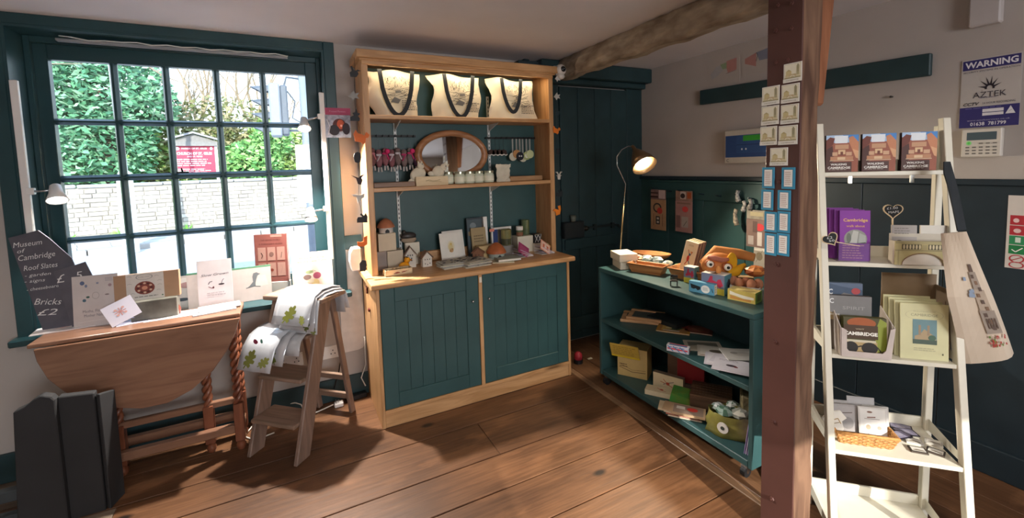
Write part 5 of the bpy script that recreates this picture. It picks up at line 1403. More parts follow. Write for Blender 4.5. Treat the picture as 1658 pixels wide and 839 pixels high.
flat('film_packet', 'flat glittery film packet lying in front of the gift box', 'packet', ((-0.664,3.050,0.790)[0], (-0.664,3.050,0.790)[1]-0.02, 0.7905), 0.14, 0.06, 0.006, 0.15, '#b9bcb6', [('e', .3, .5, .12, .3, '#6a6f6a'), ('e', .6, .5, .1, .2, '#8a8f88'), ('l', [(.1, .2), (.9, .8)], .002, '#e8e8e8')])
t = thing('dark_bottle', 'small reddish brown bottle between gift box and framed print', 'bottle', ((-0.592,3.095,0.790)[0], 2.95, 0.79))
MB().lathe([(0.0005, 0), (0.018, 0), (0.02, 0.035), (0.01, 0.055), (0.008, 0.075), (0.0005, 0.075)], 14).build('bottle', M('#7a3f33', rough=0.2, coat=0.6), t, smooth=True)

# ---------------------------------------------------------------- wall boards, sockets, packets right of the window
t = thing('wall_sheet', 'white rounded board fixed low on the wall behind the steps', 'board', (0, 0, 0))
rr = []
x0, x1, z0, z1 = 0.255, 0.408, 0.315, 1.018
MB().prism([(x0, z1), (x1, z1), (x1, z0+0.04), (x1-0.02, z0+0.01), (x1-0.05, z0), (x0, z0)], YB-0.012, YB-0.001).build('board', M('#d4cbc4', rough=0.6), t, bevel=0.002)
t = thing('curved_white_box', 'small white curved box on the wall at the left end of the counter', 'box', ((0.366,3.000,0.989)[0], 3.06, 0.89))
MB().prism([(-0.03, 0), (0.03, 0), (0.03, 0.15), (-0.02, 0.15), (-0.038, 0.12), (-0.042, 0.06)], -0.05, 0.05).build('casing', M('#dcd8d4', rough=0.5), t, bevel=0.004)
def socket(label, x, z):
    t = thing('wall_socket', label, 'socket', (x, YB-0.001, z))
    MB().box(-0.075, -0.012, -0.043, 0.075, 0, 0.043).build('plate', PLASTIC_W, t, bevel=0.003)
    mb = MB()
    for u in (-0.037, 0.037):
        for a, b in ((0, 0.012), (-0.012, -0.010), (0.012, -0.010)): mb.box(u+a-0.003, -0.0125, b-0.004, u+a+0.003, -0.0118, b+0.004)
    mb.build('pin_holes', BLACK, t)['kind'] = 'stuff'
    MB().box(-0.022, -0.016, 0.02, -0.012, -0.012, 0.034).box(0.012, -0.016, 0.02, 0.022, -0.012, 0.034).build('switch', PLASTIC_W, t)['kind'] = 'stuff'
socket('white double socket low on the wall seen between the legs of the steps', (0.168,3.110,0.343)[0]-0.01, (0.191,3.110,0.338)[2])
socket('white double socket behind the middle of the steps, partly hidden', (-0.062,3.110,0.333)[0], (-0.062,3.110,0.333)[2])
q = (0.307,3.080,1.768,0.162,0.192,0.000)
t = thing('hanging_packet', 'clear packet with magenta header card hanging beside the window frame', 'packet', (q[0], 3.08, q[2]))
MB().box(-q[3]/2, -0.006, q[4]*0.76, q[3]/2, 0, q[4]).build('header_card', M('#a83a62', rough=0.5), t)
MB().box(-q[3]/2+0.004, -0.012, 0, q[3]/2-0.004, 0.0, q[4]*0.76).build('clear_bag', M('#7d7f92', rough=0.15, coat=1.0, var=0.5, scale=40), t)
decal(t, [('t', 'Pressed Flowers', .5, .88, .06, '#d89ab4', .6), ('e', .55, .42, .25, .22, '#5a2a2a'), ('e', .6, .45, .14, .16, '#b8563a'), ('e', .35, .25, .2, .18, '#2a2a35'), ('e', .8, .3, .15, .2, '#2c2430'), ('e', .62, .4, .04, .04, '#e8b0a0'), ('l', [(.1, .6), (.2, .35), (.12, .1)], .003, '#cfd3dd')], q[3], q[4], y=-0.012, name='packet_print')

# cables and plug on the floor
t = thing('white_cable', 'white flex looping on the floor behind the steps with a loose plug', 'cable', (0, 0, 0))
mb = MB()
mb.tube([(0.399,3.090,0.409), (0.397,3.090,0.211), (0.363,3.080,0.127), (0.384,3.050,0.077)], 0.004, 6)
c0 = (0.173,3.018,0.012); 
pts = [(c0[0], c0[1], 0.02), (c0[0]-0.10, c0[1]-0.02, 0.008), (c0[0]-0.22, c0[1]+0.0, 0.006), (c0[0]-0.36, c0[1]+0.08, 0.006), (c0[0]-0.46, c0[1]+0.02, 0.006), (c0[0]-0.5, c0[1]-0.08, 0.006), (c0[0]-0.44, c0[1]-0.16, 0.006), (c0[0]-0.34, c0[1]-0.13, 0.006)]
mb.tube(pts, 0.004, 6)
lp_ = []
for i in range(18):
    a = i/17*2*pi*1.2
    lp_.append((c0[0]-0.30+0.12*cos(a), c0[1]+0.03+0.06*sin(a), 0.008+0.05*max(0, sin(a+0.5))))
mb.tube(lp_, 0.0035, 6)
mb.build('flex', M('#dcdad4', rough=0.5), t, smooth=True)
pl = MB().box(-0.025, -0.022, 0, 0.03, 0.022, 0.028).build('plug', PLASTIC_W, t, loc=(c0[0]+0.03, c0[1], 0.0), bevel=0.005)
MB().box(0.0, -0.004, 0.028, 0.004, 0.004, 0.048).box(-0.016, -0.014, 0.028, -0.012, -0.008, 0.046).box(-0.016, 0.008, 0.028, -0.012, 0.014, 0.046).build('pins', STEEL, pl)
t = thing('black_cable', 'black cable hanging down the wall to the baseboard', 'cable', (0, 0, 0))
MB().tube([(0.248,3.100,0.329), (0.226,3.100,0.205), (0.185,3.060,0.104)], 0.004, 6).build('flex', BLACK, t, smooth=True)
t = thing('power_strip', 'black power strip on the floor against the wall beside the dresser', 'power strip', (0.33, 3.06, 0.0), 0.1)
MB().box(-0.07, -0.02, 0, 0.06, 0.02, 0.03).build('strip', BLACK, t, bevel=0.004)

# ---------------------------------------------------------------- light rails and strip light at the window
LAMPC = (1.0, 0.93, 0.84)
def rail(label, p0, p1):
    t = thing('light_rail', label, 'light rail', (0, 0, 0))
    a = Vector(p0); b = Vector(p1)
    MB().bar(a, b, 0.030, 0.022, up=(0, 1, 0)).build('rail', PLASTIC_W, t, bevel=0.003)
    return t
L0 = (-1.183,3.080,2.046); L1 = (-1.177,3.080,1.225)
rail('white vertical light rail on the left side of the window', (L0[0], 3.08, L0[2]), (L0[0], 3.08, L1[2]))
R0_ = (0.219,3.080,2.055); R1_ = (0.217,3.080,0.973)
rail('white vertical light rail on the right side of the window', ((R0_[0]+R1_[0])/2, 3.08, R0_[2]), ((R0_[0]+R1_[0])/2, 3.08, R1_[2]))
def head(label, pb, pr_, energy, target, big=1.0):
    """spotlight head with its mouth centred at pb, arm back to the rail at pr_"""
    t = thing('spotlight', label, 'lamp', pb)
    d = Vector(pr_)-Vector(pb)
    aim = (Vector(target)-Vector(pb)).normalized()
    tc_ = (Vector((0.1, 0.2, pb[2]))-Vector(pb)).normalized()
    ax = Vector((tc_.x*0.5, tc_.y*0.5, -0.85)).normalized()
    M4 = ax.to_track_quat('-Z', 'Y').to_matrix().to_4x4()
    mb = MB(); mb.T = M4
    s = big
    mb.lathe([(0.014*s, 0.085*s), (0.020*s, 0.080*s), (0.026*s, 0.04*s), (0.040*s, 0.0), (0.037*s, 0.0), (0.024*s, 0.035*s), (0.0005, 0.04*s)], 22)
    mb.build('shade', M('#e0dfdd', rough=0.3, var=0.02), t, smooth=True)
    mb = MB(); mb.T = M4
    mb.lathe([(0.0005, 0.010), (0.030*s, 0.008*s), (0.030*s, 0.004*s), (0.0005, 0.006*s)], 18)
    mb.build('led_face', M('#fff6e4', emit=24.0), t)
    MB().tube([(M4 @ Vector((0, 0, 0.06*s))), Vector(d)*0.6+Vector((0, 0, 0.02)), d], 0.006, 8).build('arm', STEEL, t, smooth=True)
    MB().box(d.x-0.02, d.y-0.012, d.z-0.017, d.x+0.012, d.y+0.012, d.z+0.017).build('clamp', PLASTIC_W, t, bevel=0.002)
    src = Vector(pb)+(M4 @ Vector((0, 0, -0.012)))
    lamp('spot_light', 'SPOT', src, energy, LAMPC, target=target, spot_size=2.2, spot_blend=0.6, shadow_soft_size=0.022)
    return t
head('upper spotlight on the right rail beside the window', (0.107,3.050,1.820), ((R0_[0]+R1_[0])/2-0.01, 3.08, (0.247,3.080,1.903)[2]), 170, (0.2, 2.1, 0.0))
head('lower spotlight on the right rail beside the window', (0.113,3.050,1.246), ((R0_[0]+R1_[0])/2-0.01, 3.08, (0.213,3.080,1.308)[2]), 7, (0.1, 2.5, 0.3))
head('spotlight on the left rail above the big slate', (-1.061,3.050,1.441), (L0[0]+0.02, 3.08, (-1.162,3.080,1.493)[2]), 10, (-0.8, 2.8, 0.6), big=1.1)
a_ = (-1.047,3.190,2.257); b_ = (0.041,3.190,2.266)
t = thing('strip_light', 'unlit white strip light along the top of the window', 'strip light', (0, 0, 0))
MB().box(a_[0], 3.17, 2.276, b_[0], 3.205, 2.292).build('batten', M('#8f9296', rough=0.4), t, bevel=0.004)  # white batten, its backlit grey put into the colour
r = random.Random(2)
MB().tube([(a_[0]+0.02, 3.162, 2.30)]+[(a_[0]+(b_[0]-a_[0])*k/16, 3.163, 2.292+0.006*(1 if k % 2 else -1)*r.random()) for k in range(1, 17)]+[(b_[0], 3.17, 2.29)], 0.0035, 5).build('flex', PLASTIC_W, t, smooth=True)
# ================================================================ beam and post
r = random.Random(9)
bm_ = thing('ceiling_beam', 'rough whitewashed oak ceiling beam running from the far wall to the post', 'beam', (0, 0, 0))
vs = []; fs = []; n = 40
for i in range(n+1):
    y = 1.068+(3.0-1.068)*i/n
    j = lambda s_=1.0: r.uniform(-0.006, 0.006)*s_
    zl = 2.215+0.005*sin(i*0.8)+0.01*i/n
    x0 = 1.905+0.04*i/n+0.003*sin(i*0.9)
    prof_ = [(x0+0.02+j(), ZC-0.002), (x0+j(), ZC-0.05+j()), (x0-0.002+j(), zl+0.055+j()), (x0+0.006+j(), zl+0.014+j()), (x0+0.03+j(), zl+j(.5)), (x0+0.10+j(), zl+j(.5)), (x0+0.135+j(), zl+0.02+j()), (x0+0.15+j(), ZC-0.06), (x0+0.15, ZC-0.002)]
    vs += [(a, y, b) for a, b in prof_]
m_ = 9
for i in range(n):
    for k in range(m_-1):
        a = i*m_+k; fs.append((a, a+m_, a+m_+1, a+1))
fs.append(tuple(range(m_))); fs.append(tuple(n*m_+k for k in range(m_))[::-1])
MB().add(vs, fs).build('beam_timber', M('#766a5c', rough=0.95, col2='#c4b9a6', scale=14, stretch=(1, 0.4, 1), bump=1.0, detail=9), bm_)
ps = thing('timber_post', 'old brown timber post with a bolted dark red steel plate, cards pinned on it', 'post', (0, 0, 0))
PX = 1.65; PY0, PY1 = 0.942, 1.066
vs = []; fs = []; n = 26
for i in range(n+1):
    z = ZC*i/n
    w = 0.128+0.006*sin(i*0.6)
    j = lambda: r.uniform(-0.003, 0.003)
    vs += [(PX+0.008, PY0+j(), z), (PX+w+j(), PY0+0.004+j(), z), (PX+w+0.004+j(), PY1-0.006, z), (PX+0.008, PY1, z)]
for i in range(n):
    for k in range(4):
        a = i*4; fs.append((a+k, a+(k+1) % 4, a+4+(k+1) % 4, a+4+k))
fs.append((3, 2, 1, 0)); fs.append(tuple(n*4+k for k in range(4)))
OLDW = wood('#80604a', '#4f3426', 'z', rough=0.75, scale=4, bump=0.5, knotcol='#2a1a12')
MB().add(vs, fs).build('timber', OLDW, ps)
RED = M('#54352f', rough=0.45, var=0.12, scale=5, bump=0.1)
MB().box(PX, PY0-0.002, 0, PX+0.008, PY1, ZC).build('steel_plate', RED, ps, bevel=0.001)
jz0 = 1.745
MB().hexa([(PX+0.125, PY0+0.012, jz0), (PX+0.175, PY0+0.012, jz0-0.0), (PX+0.175, PY1-0.02, jz0), (PX+0.125, PY1-0.02, jz0)],
          [(PX+0.125, PY0+0.012, ZC), (PX+0.265, PY0+0.012, ZC), (PX+0.265, PY1-0.02, ZC), (PX+0.125, PY1-0.02, ZC)]).build('flared_head', wood('#a36a48', '#7c4a2e', 'z', rough=0.7, scale=4, bump=0.4), ps, bevel=0.008)
bolt = None
BP = [(1259,9), (1282,5), (1256,50), (1281,46), (1256,101), (1275,97), (1261,295), (1258,428), (1256,553), (1254,683), (1251,808), (1258,560)]
BPOS = [(1.650,1.030,2.115), (1.650,0.979,2.106), (1.650,1.036,2.025), (1.650,0.979,2.018), (1.650,1.034,1.909), (1.650,0.990,1.908), (1.650,1.014,1.461), (1.650,1.016,1.145), (1.650,1.018,0.839), (1.650,1.017,0.513), (1.650,1.019,0.188)]
for p in BPOS:
    if bolt is None:
        bolt = MB().cyl((0, 0, 0), (-0.006, 0, 0), 0.0095, 0.008, 6).cyl((-0.006, 0, 0), (-0.010, 0, 0), 0.0035, 0.0035, 8).build('bolt', RED, ps, loc=p); o = bolt
    else:
        o = bolt.copy(); C.objects.link(o); o.location = p

# magnets and cards on the plate (it faces -x, so things on it turn by -90 degrees)
CITY = [('r', .0, .0, 1, 1, '#e9e6dc'), ('r', .04, .20, .96, .96, '#d2ccb6'), ('r', .07, .22, .93, .93, '#ece6d2'), ('r', .10, .26, .90, .40, '#d8cca8'), ('r', .14, .34, .44, .58, '#cfc08e'), ('r', .72, .36, .88, .84, '#b3aa84'), ('r', .76, .5, .84, .9, '#9b957a'),
        ('p', [(.14, .58), (.29, .68), (.44, .58)], '#bdae80'), ('r', .3, .3, .7, .42, '#cbb68e'), ('o', .5, .26, .14, .1, .3, '#f0ead8'), ('r', .05, .2, .95, .26, '#a9a07a'), ('t', 'CAMBRIDGE', .5, .09, .07, '#8a8372', .7), ('l', [(.06, .24), (.12, .36)], .0015, '#5f5a48')]
MAG = [(1269,102,1298,133,'top magnet, alone at the right'), (1234,139,1262,169,'left magnet of the upper pair'), (1265,135,1294,165,'right magnet of the upper pair'), (1233,171,1261,201,'left magnet of the middle pair'), (1264,167,1293,198,'right magnet of the middle pair'),
       (1231,204,1258,234,'left magnet of the lower pair'), (1261,202,1291,233,'right magnet of the lower pair'), (1247,239,1275,268,'lowest magnet, just above the blue framed cards')]
MQ = [(1.647,0.969,1.825,0.064,0.068,-1.571), (1.647,1.049,1.754,0.067,0.069,-1.571), (1.647,0.976,1.752,0.064,0.067,-1.571), (1.647,1.050,1.679,0.067,0.071,-1.571), (1.647,0.977,1.676,0.064,0.070,-1.571), (1.647,1.055,1.602,0.065,0.071,-1.571), (1.647,0.982,1.600,0.068,0.070,-1.571), (1.647,1.014,1.523,0.066,0.067,-1.571)]
for q, m in zip(MQ, MAG):
    t = thing('city_magnet', 'white card with yellow city drawing, '+m[4], 'magnet', (1.6485, q[1], q[2]), -pi/2, 'city drawing cards on the post', roll=r.uniform(-.02, .02))
    t.rotation_euler = (0, 0, -pi/2)
    MB().box(-q[3]/2, -0.002, 0, q[3]/2, 0.0, q[4]).box(-q[3]/2-0.001, -0.0035, 0, q[3]/2+0.001, -0.002, q[4]*0.2).build('backing_card', M('#ebe8df', rough=0.5), t)
    decal(t, CITY[1:-2], q[3], q[4], y=-0.002, name='picture')
    decal(t, [('t', 'CAMBRIDGE', .5, .10, .06, '#8a8372', .7)], q[3], q[4], y=-0.0036, name='lettering')
BL = [(1.647,1.053,1.436,0.048,0.081,-1.571), (1.647,0.977,1.436,0.048,0.080,-1.571), (1.647,1.056,1.352,0.047,0.079,-1.571), (1.647,0.991,1.355,0.048,0.076,-1.571), (1.647,1.041,1.267,0.049,0.079,-1.571), (1.647,0.991,1.271,0.046,0.080,-1.571), (1.647,1.040,1.177,0.046,0.085,-1.571), (1.647,0.992,1.183,0.046,0.085,-1.571)]
BN = ['left one of the first row', 'right one of the first row', 'left one of the second row', 'right one of the second row', 'left one of the third row', 'right one of the third row', 'left one of the bottom row', 'right one of the bottom row']
for q, nm in zip(BL, BN):
    t = thing('blue_framed_card', 'white printed card in a blue frame on the post, '+nm, 'card', (1.6485, q[1], q[2]), -pi/2, 'blue framed cards on the post')
    MB().box(-q[3]/2, -0.003, 0, q[3]/2, 0.0, q[4]).build('frame', M('#3f93b8', rough=0.4), t)
    decal(t, [('r', .15, .09, .85, .91, '#2f6f8c'), ('r', .19, .11, .83, .89, '#eeece8'), ('s', .26, .18, .76, .82, 7, '#c9a9a0')], q[3], q[4], y=-0.003, name='printed_text')

# ================================================================ shelf cart
CX0, CX1, CY0, CY1, CTZ = 1.885, 2.33, 1.262, 2.41, 0.83
ct = thing('shelf_cart', 'low teal shelf unit on castors with a middle shelf full of cards and toys', 'shelf', (0, 0, 0))
MB().box(CX0, CY0, CTZ-0.028, CX1, CY1, CTZ).build('top_board', TEAL, ct, bevel=0.003)
for y0, y1 in ((CY0, CY0+0.024), (CY1-0.024, CY1)):
    MB().box(CX0, y0, 0.065, CX1, y1, CTZ-0.029).build('side_panel', TEAL, ct, bevel=0.003)
MB().box(CX0+0.004, CY0+0.024, 0.40+0.045, CX1, CY1-0.024, 0.472).build('middle_shelf', TEAL, ct, bevel=0.003)
MB().box(CX0+0.002, CY0+0.024, 0.066, CX1, CY1-0.024, 0.10).build('bottom_shelf', TEAL, ct, bevel=0.003)
MB().box(CX1-0.012, CY0+0.024, 0.10, CX1, CY1-0.024, CTZ-0.029).build('back_panel', TEAL_D, ct)
for x, y in ((CX0+0.035, CY0+0.05), (CX0+0.035, CY1-0.05), (CX1-0.05, CY0+0.05), (CX1-0.05, CY1-0.05)):
    w_ = MB().cyl((0, -0.012, 0.027), (0, 0.012, 0.027), 0.027, 0.027, 18).build('castor_wheel', BLACK, ct, loc=(x-0.012, y, 0))
    MB().box(-0.012, -0.016, 0.03, 0.016, 0.016, 0.064).cyl((0.0, -0.015, 0.028), (0.0, 0.015, 0.028), 0.008, 0.008, 10).build('castor_fork', STEEL, w_)
MS, BS = 0.473, 0.101

# goods on top of the cart ---------------------------------------------------
def onc(px_, py_=None): return px_
boxy('white_box', 'lower of two white boxes at the far left end of the cart top', 'box', (2.043,2.298,0.830)[0], (2.043,2.298,0.830)[1]+0.02, CTZ, 0.16, 0.12, 0.05, 1.2, '#ded4c0', [('r', .62, .2, .95, .8, '#8f9a7a'), ('s', .65, .3, .92, .7, 2, '#dcd8c8')])
boxy('white_box', 'upper of two white boxes at the far left end, with an oval in its lid', 'box', (2.043,2.298,0.830)[0]+0.0, (2.043,2.298,0.830)[1]+0.03, CTZ+0.051, 0.17, 0.13, 0.052, 1.25, '#e6dcc8', [('r', .5, .3, .95, .75, '#aab08f'), ('s', .55, .35, .92, .7, 2, '#e6e0cc')])
def basket(label, x, y, z, w, d, h, rz, col, mat_=None, name='basket', weave=False):
    t = thing(name, label, 'basket', (x, y, z), rz)
    e = 0.82
    B = [(-w/2*e, -d/2*e), (w/2*e, -d/2*e), (w/2*e, d/2*e), (-w/2*e, d/2*e)]
    T = [(-w/2, -d/2), (w/2, -d/2), (w/2, d/2), (-w/2, d/2)]
    th = 0.007
    m_ = mat_ or M(col, rough=0.6, var=0.25, scale=50, bump=0.6)
    MB().add([(a, b, 0) for a, b in B], [(0, 3, 2, 1)]).add([(a, b, 0.004) for a, b in B], [(0, 1, 2, 3)]).build('base', m_, t)
    for i in range(4):
        b0, b1, t0, t1 = B[i], B[(i+1) % 4], T[i], T[(i+1) % 4]
        def inn(p): return (p[0]*(1-2*th/w), p[1]*(1-2*th/d))
        if not weave:
            MB().hexa([(b0[0], b0[1], 0), (b1[0], b1[1], 0), (*inn(b1), 0), (*inn(b0), 0)], [(t0[0], t0[1], h), (t1[0], t1[1], h), (*inn(t1), h), (*inn(t0), h)]).build('side', m_, t)
        else:
            mb = MB(); rows = 7
            for k in range(rows):
                f = (k+0.5)/rows
                p0 = Vector((b0[0]+(t0[0]-b0[0])*f, b0[1]+(t0[1]-b0[1])*f, h*f)); p1 = Vector((b1[0]+(t1[0]-b1[0])*f, b1[1]+(t1[1]-b1[1])*f, h*f))
                nn = Vector((p1.y-p0.y, p0.x-p1.x, 0)).normalized()*0.0022
                pts = [p0+(p1-p0)*(q/14)+nn*(1 if (q+k) % 2 else -1) for q in range(15)]
                mb.tube(pts, h/rows*0.52, 5)
            mb.build('woven_side', m_, t)['kind'] = 'stuff'
    mb = MB()
    mb.tube([(*T[k % 4], h) for k in range(5)], 0.006, 6)
    mb.build('rim', m_, t, smooth=True)
    return t
WIC = wood('#c98f58', '#9a6238', 'x', rough=0.5, knots=False)
bk_ = (2.051,2.085,0.830)
basket('tan wooden tray basket at the front of the cart top beside the white boxes', bk_[0]+0.01, bk_[1]+0.03, CTZ, 0.24, 0.10, 0.055, -pi/2+0.35, '#c98f58', WIC)
# packets and eggs in the baskets
def crumple(label, x, y, z, s, col, seed, col2=None, name='wrapped_packet', cat='packet', grp=None, sh=(1, 1, .6)):
    t = thing(name, label, cat, (x, y, z), seed*0.7, grp)
    rr_ = random.Random(seed); n = 9; vs = []; fs = []
    for j in range(6):
        u = j/5*pi
        for i in range(n):
            a = 2*pi*i/n; k_ = s*(1+rr_.uniform(-.25, .25))
            vs.append((max(.02, sin(u))*cos(a)*k_*sh[0], max(.02, sin(u))*sin(a)*k_*sh[1], s*sh[2]*(1-cos(u))))
    for j in range(5):
        for i in range(n): fs.append((j*n+i, j*n+(i+1) % n, (j+1)*n+(i+1) % n, (j+1)*n+i))
    mb = MB().add(vs, fs)
    mb.m = [rr_.randrange(2) for _ in mb.m]
    mb.build('wrapper', [M(col, rough=0.35, coat=0.4), M(col2 or col, rough=0.35, coat=0.4)], t)
    return t
wb = (2.307,2.232,0.830)
t = thing('wooden_dish', 'long tan wooden leaf-shaped dish at the back of the cart top', 'dish', ((2.371,2.428,0.860)[0], (2.371,2.428,0.860)[1]-0.03, CTZ), -1.15)
MB().lathe([(0.0005, 0.0), (0.06, 0.004), (0.085, 0.03), (0.095, 0.05), (0.088, 0.05), (0.06, 0.015), (0.0005, 0.01)], 24, sx=1.55, sy=0.75).build('dish', WIC, t, smooth=True)
PK = [(1022,417,.89,.035,'#e6dccb','#c9b9a2','small white wrapped packet on the dish, leftmost'), (1034,412,.90,.030,'#d98a6e','#e9d9cc','coral and white wrapped packet on the dish'), (1055,406,.90,.026,'#e2dcd2','#c7bcae','small round white packet at the back of the dish'),
      (1048,424,.87,.040,'#8f9c98','#cfd6d6','silver grey wrapped packet in front of the dish'), (1064,424,.87,.044,'#dfe1e1','#98a6a8','shiny white wrapped packet in the middle of the cart top'), (1080,426,.86,.034,'#c9c4b4','#8f9690','striped wrapped packet beside the shiny white one'),
      (1090,410,.87,.030,'#4f7f5a','#7fa87a','green wrapped packet at the back of the cart top'), (1100,413,.87,.026,'#5a8a5f','#37634a','darker green packet next to the tall picture boxes'), (1096,420,.85,.034,'#c98a5a','#a0643c','orange brown wrapped bundle below the green packets'), (1040,420,.87,.030,'#c97a4a','#e0b090','orange wrapped packet by the white boxes')]
PKP = [(2.161,2.383,0.870), (2.245,2.398,0.880), (2.383,2.408,0.890), (2.248,2.315,0.840), (2.304,2.276,0.840), (2.331,2.210,0.840), (2.516,2.326,0.860), (2.518,2.270,0.860), (2.446,2.221,0.850), (2.245,2.361,0.850)]
for i, (pp, k) in enumerate(zip(PKP, PK)):
    crumple(k[6], min(pp[0], CX1-0.05), pp[1] if pp[0] < CX1-0.05 else pp[1]-(pp[0]-CX1+0.05)*1.1, CTZ+(0.012 if i < 4 else 0.004), k[3], k[4], i+3, k[5])
# tall picture boxes: jumping jack card boxes leaning
JJ = [('r', .06, .03, .94, .97, '#e6d6b4'), ('l', [(.35, .75), (.55, .58), (.7, .72)], .004, '#b5542f'), ('l', [(.5, .6), (.42, .4), (.3, .3)], .005, '#c2402c'), ('l', [(.5, .45), (.68, .32)], .005, '#4a6f8a'), ('e', .52, .62, .07, .04, '#3f5f7a'), ('e', .46, .5, .1, .09, '#c23a2a'), ('e', .6, .7, .05, .025, '#d98a4a'), ('s', .3, .86, .7, .92, 2, '#b59f7a')]
jb = (2.409,2.117,0.830)
for k, (dx, nm, c_) in enumerate(((0, 'front one with jointed figure picture, leaning on two more', '#e8dcc0'), (0.04, 'middle one of the three leaning picture boxes', '#c9b594'), (0.08, 'back one of the three leaning picture boxes', '#b5a688'))):
    t = thing('picture_box', 'tall cream box, '+nm, 'box', (2.17+dx*0.93, jb[1]*2.17/jb[0]+0.01+dx*0.25, CTZ+0.010), -1.25, 'tall picture boxes on the cart', tilt=-0.10, roll=0.20)
    MB().box(-0.040, 0, 0, 0.040, 0.034, 0.215).build('box', M(c_, var=0.04), t, bevel=0.001)
    MB().box(0.0402, 0.001, 0.001, 0.042, 0.033, 0.214).build('side_print', M('#9a7a6c', var=0.2), t)
    if k == 0: decal(t, JJ, 0.08, 0.215)
# tan basket behind, with hand puppet face and banana-yellow toy
basket('wide orange brown basket at the middle back of the cart top', 2.19, 1.83, CTZ, 0.30, 0.18, 0.06, -1.35, '#c07a48', WIC)
fp = (2.431,1.862,0.900)
FX, FY = 2.10, fp[1]*2.10/fp[0]
t = thing('face_puppet', 'orange puppet head with bulging white eyes, big nose and yellow felt', 'puppet', (FX, FY, CTZ+0.062), -0.72)
t.scale = (1.15, 1.15, 1.15)
SK = M('#d98a48', rough=0.6, var=0.12)
MB().sphere((0, 0.03, 0.062), 0.066, 18, s=(1.25, 0.75, 0.92)).build('head', SK, t, smooth=True)
MB().sphere((-0.050, -0.022, 0.078), 0.021, 12, s=(1.15, .6, .95)).sphere((0.026, -0.028, 0.066), 0.021, 12, s=(1.1, .6, .95)).build('eye_rim', M('#b5653a', rough=0.5), t, smooth=True)
for u, v, w__ in ((-0.050, -0.031, 0.078), (0.026, -0.037, 0.066)):
    e_ = MB().sphere((u, v, w__), 0.0165, 12, s=(1, .6, 1)).build('eyeball', M('#efe9dc', rough=0.25), t, smooth=True)
    MB().sphere((u+0.001, v-0.0085, w__), 0.0075, 10, s=(1, .5, 1)).build('pupil', M('#1d2320', rough=0.2), e_, smooth=True)
MB().sphere((-0.016, -0.044, 0.052), 0.0145, 12, s=(.85, .9, 1.35)).build('nose', M('#dd9450', rough=0.5), t, smooth=True)
MB().tube([(-0.058, -0.022, 0.110), (-0.03, -0.036, 0.108), (0, -0.038, 0.100), (0.03, -0.030, 0.103)], [0.009, 0.013, 0.012, 0.008], 8).build('brow', M('#b9705c', rough=0.7), t, smooth=True)
MB().tube([(-0.05, -0.032, 0.030), (-0.01, -0.042, 0.022), (0.03, -0.034, 0.024)], [0.004, 0.005, 0.004], 6).build('mouth', M('#9c5a34'), t, smooth=True)
MB().sphere((0.05, -0.008, 0.088), 0.034, 12, s=(.7, .5, 1.3)).tube([(0.03, -0.02, 0.035), (0.07, -0.012, 0.045), (0.11, 0.0, 0.075)], [0.028, 0.024, 0.008], 10).build('yellow_felt', M('#e3ac1e', rough=0.8), t, smooth=True)
MB().tube([(-0.07, 0.05, 0.06), (0.0, 0.085, 0.12), (0.10, 0.07, 0.11), (0.16, 0.04, 0.10)], [0.02, 0.03, 0.026, 0.02], 8).build('orange_cloth', M('#cf8b4c', rough=0.8, bump=0.4), t, smooth=True)
crumple('orange and gold fox-like soft toy behind the puppet head', 2.20, FY-0.14, CTZ+0.09, 0.052, '#d58a4a', 31, '#b5653a', 'soft_toy', 'toy')
crumple('orange felt bundle at the back left of the puppet head', 2.18, FY+0.06, CTZ+0.08, 0.050, '#d9924f', 33, '#c07a42', 'soft_toy', 'toy')
# white box of pink eggs near the post
eb = (2.203,1.525,0.860)
ebx, eby = eb[0], eb[1]
t = thing('egg_box', 'white printed box packed with pinkish eggs beside the post', 'box', (2.12, 1.47, CTZ), -1.1)
MB().box(-0.07, -0.035, 0, 0.07, -0.032, 0.055).box(-0.07, 0.032, 0, 0.07, 0.035, 0.055).box(-0.07, -0.032, 0, -0.067, 0.032, 0.055).box(0.067, -0.032, 0, 0.07, 0.032, 0.055).box(-0.067, -0.032, 0, 0.067, 0.032, 0.004).build('box', M('#d9d6d2', rough=.5), t)
decal(t, [('r', .02, .02, .98, .4, '#b9c4cc'), ('e', .3, .5, .12, .2, '#7f9ab5'), ('e', .65, .3, .12, .2, '#b0483f'), ('l', [(.1, .6), (.3, .9), (.5, .5)], .003, '#8a97a5')], 0.14, 0.055, y=-0.035, name='box_print')
for k in range(5):
    u = -0.058+0.029*k
    c_ = Vector((u, 0.014*(-1)**k, 0.0)); c_.rotate(Euler((0, 0, -1.1)))
    e_ = thing('egg', 'pinkish brown egg in the white box, %s' % ['furthest from the post', 'second from its far end', 'the middle one', 'second from the post', 'nearest the post'][k], 'egg', (2.12+c_.x, 1.47+c_.y, CTZ+0.034), 0, 'eggs in the white box')
    MB().sphere((0, 0, 0.032), 0.0235, 14, s=(1, 1, 1.25)).build('shell', M('#cf8d6c', rough=0.5, var=0.12), e_, smooth=True)
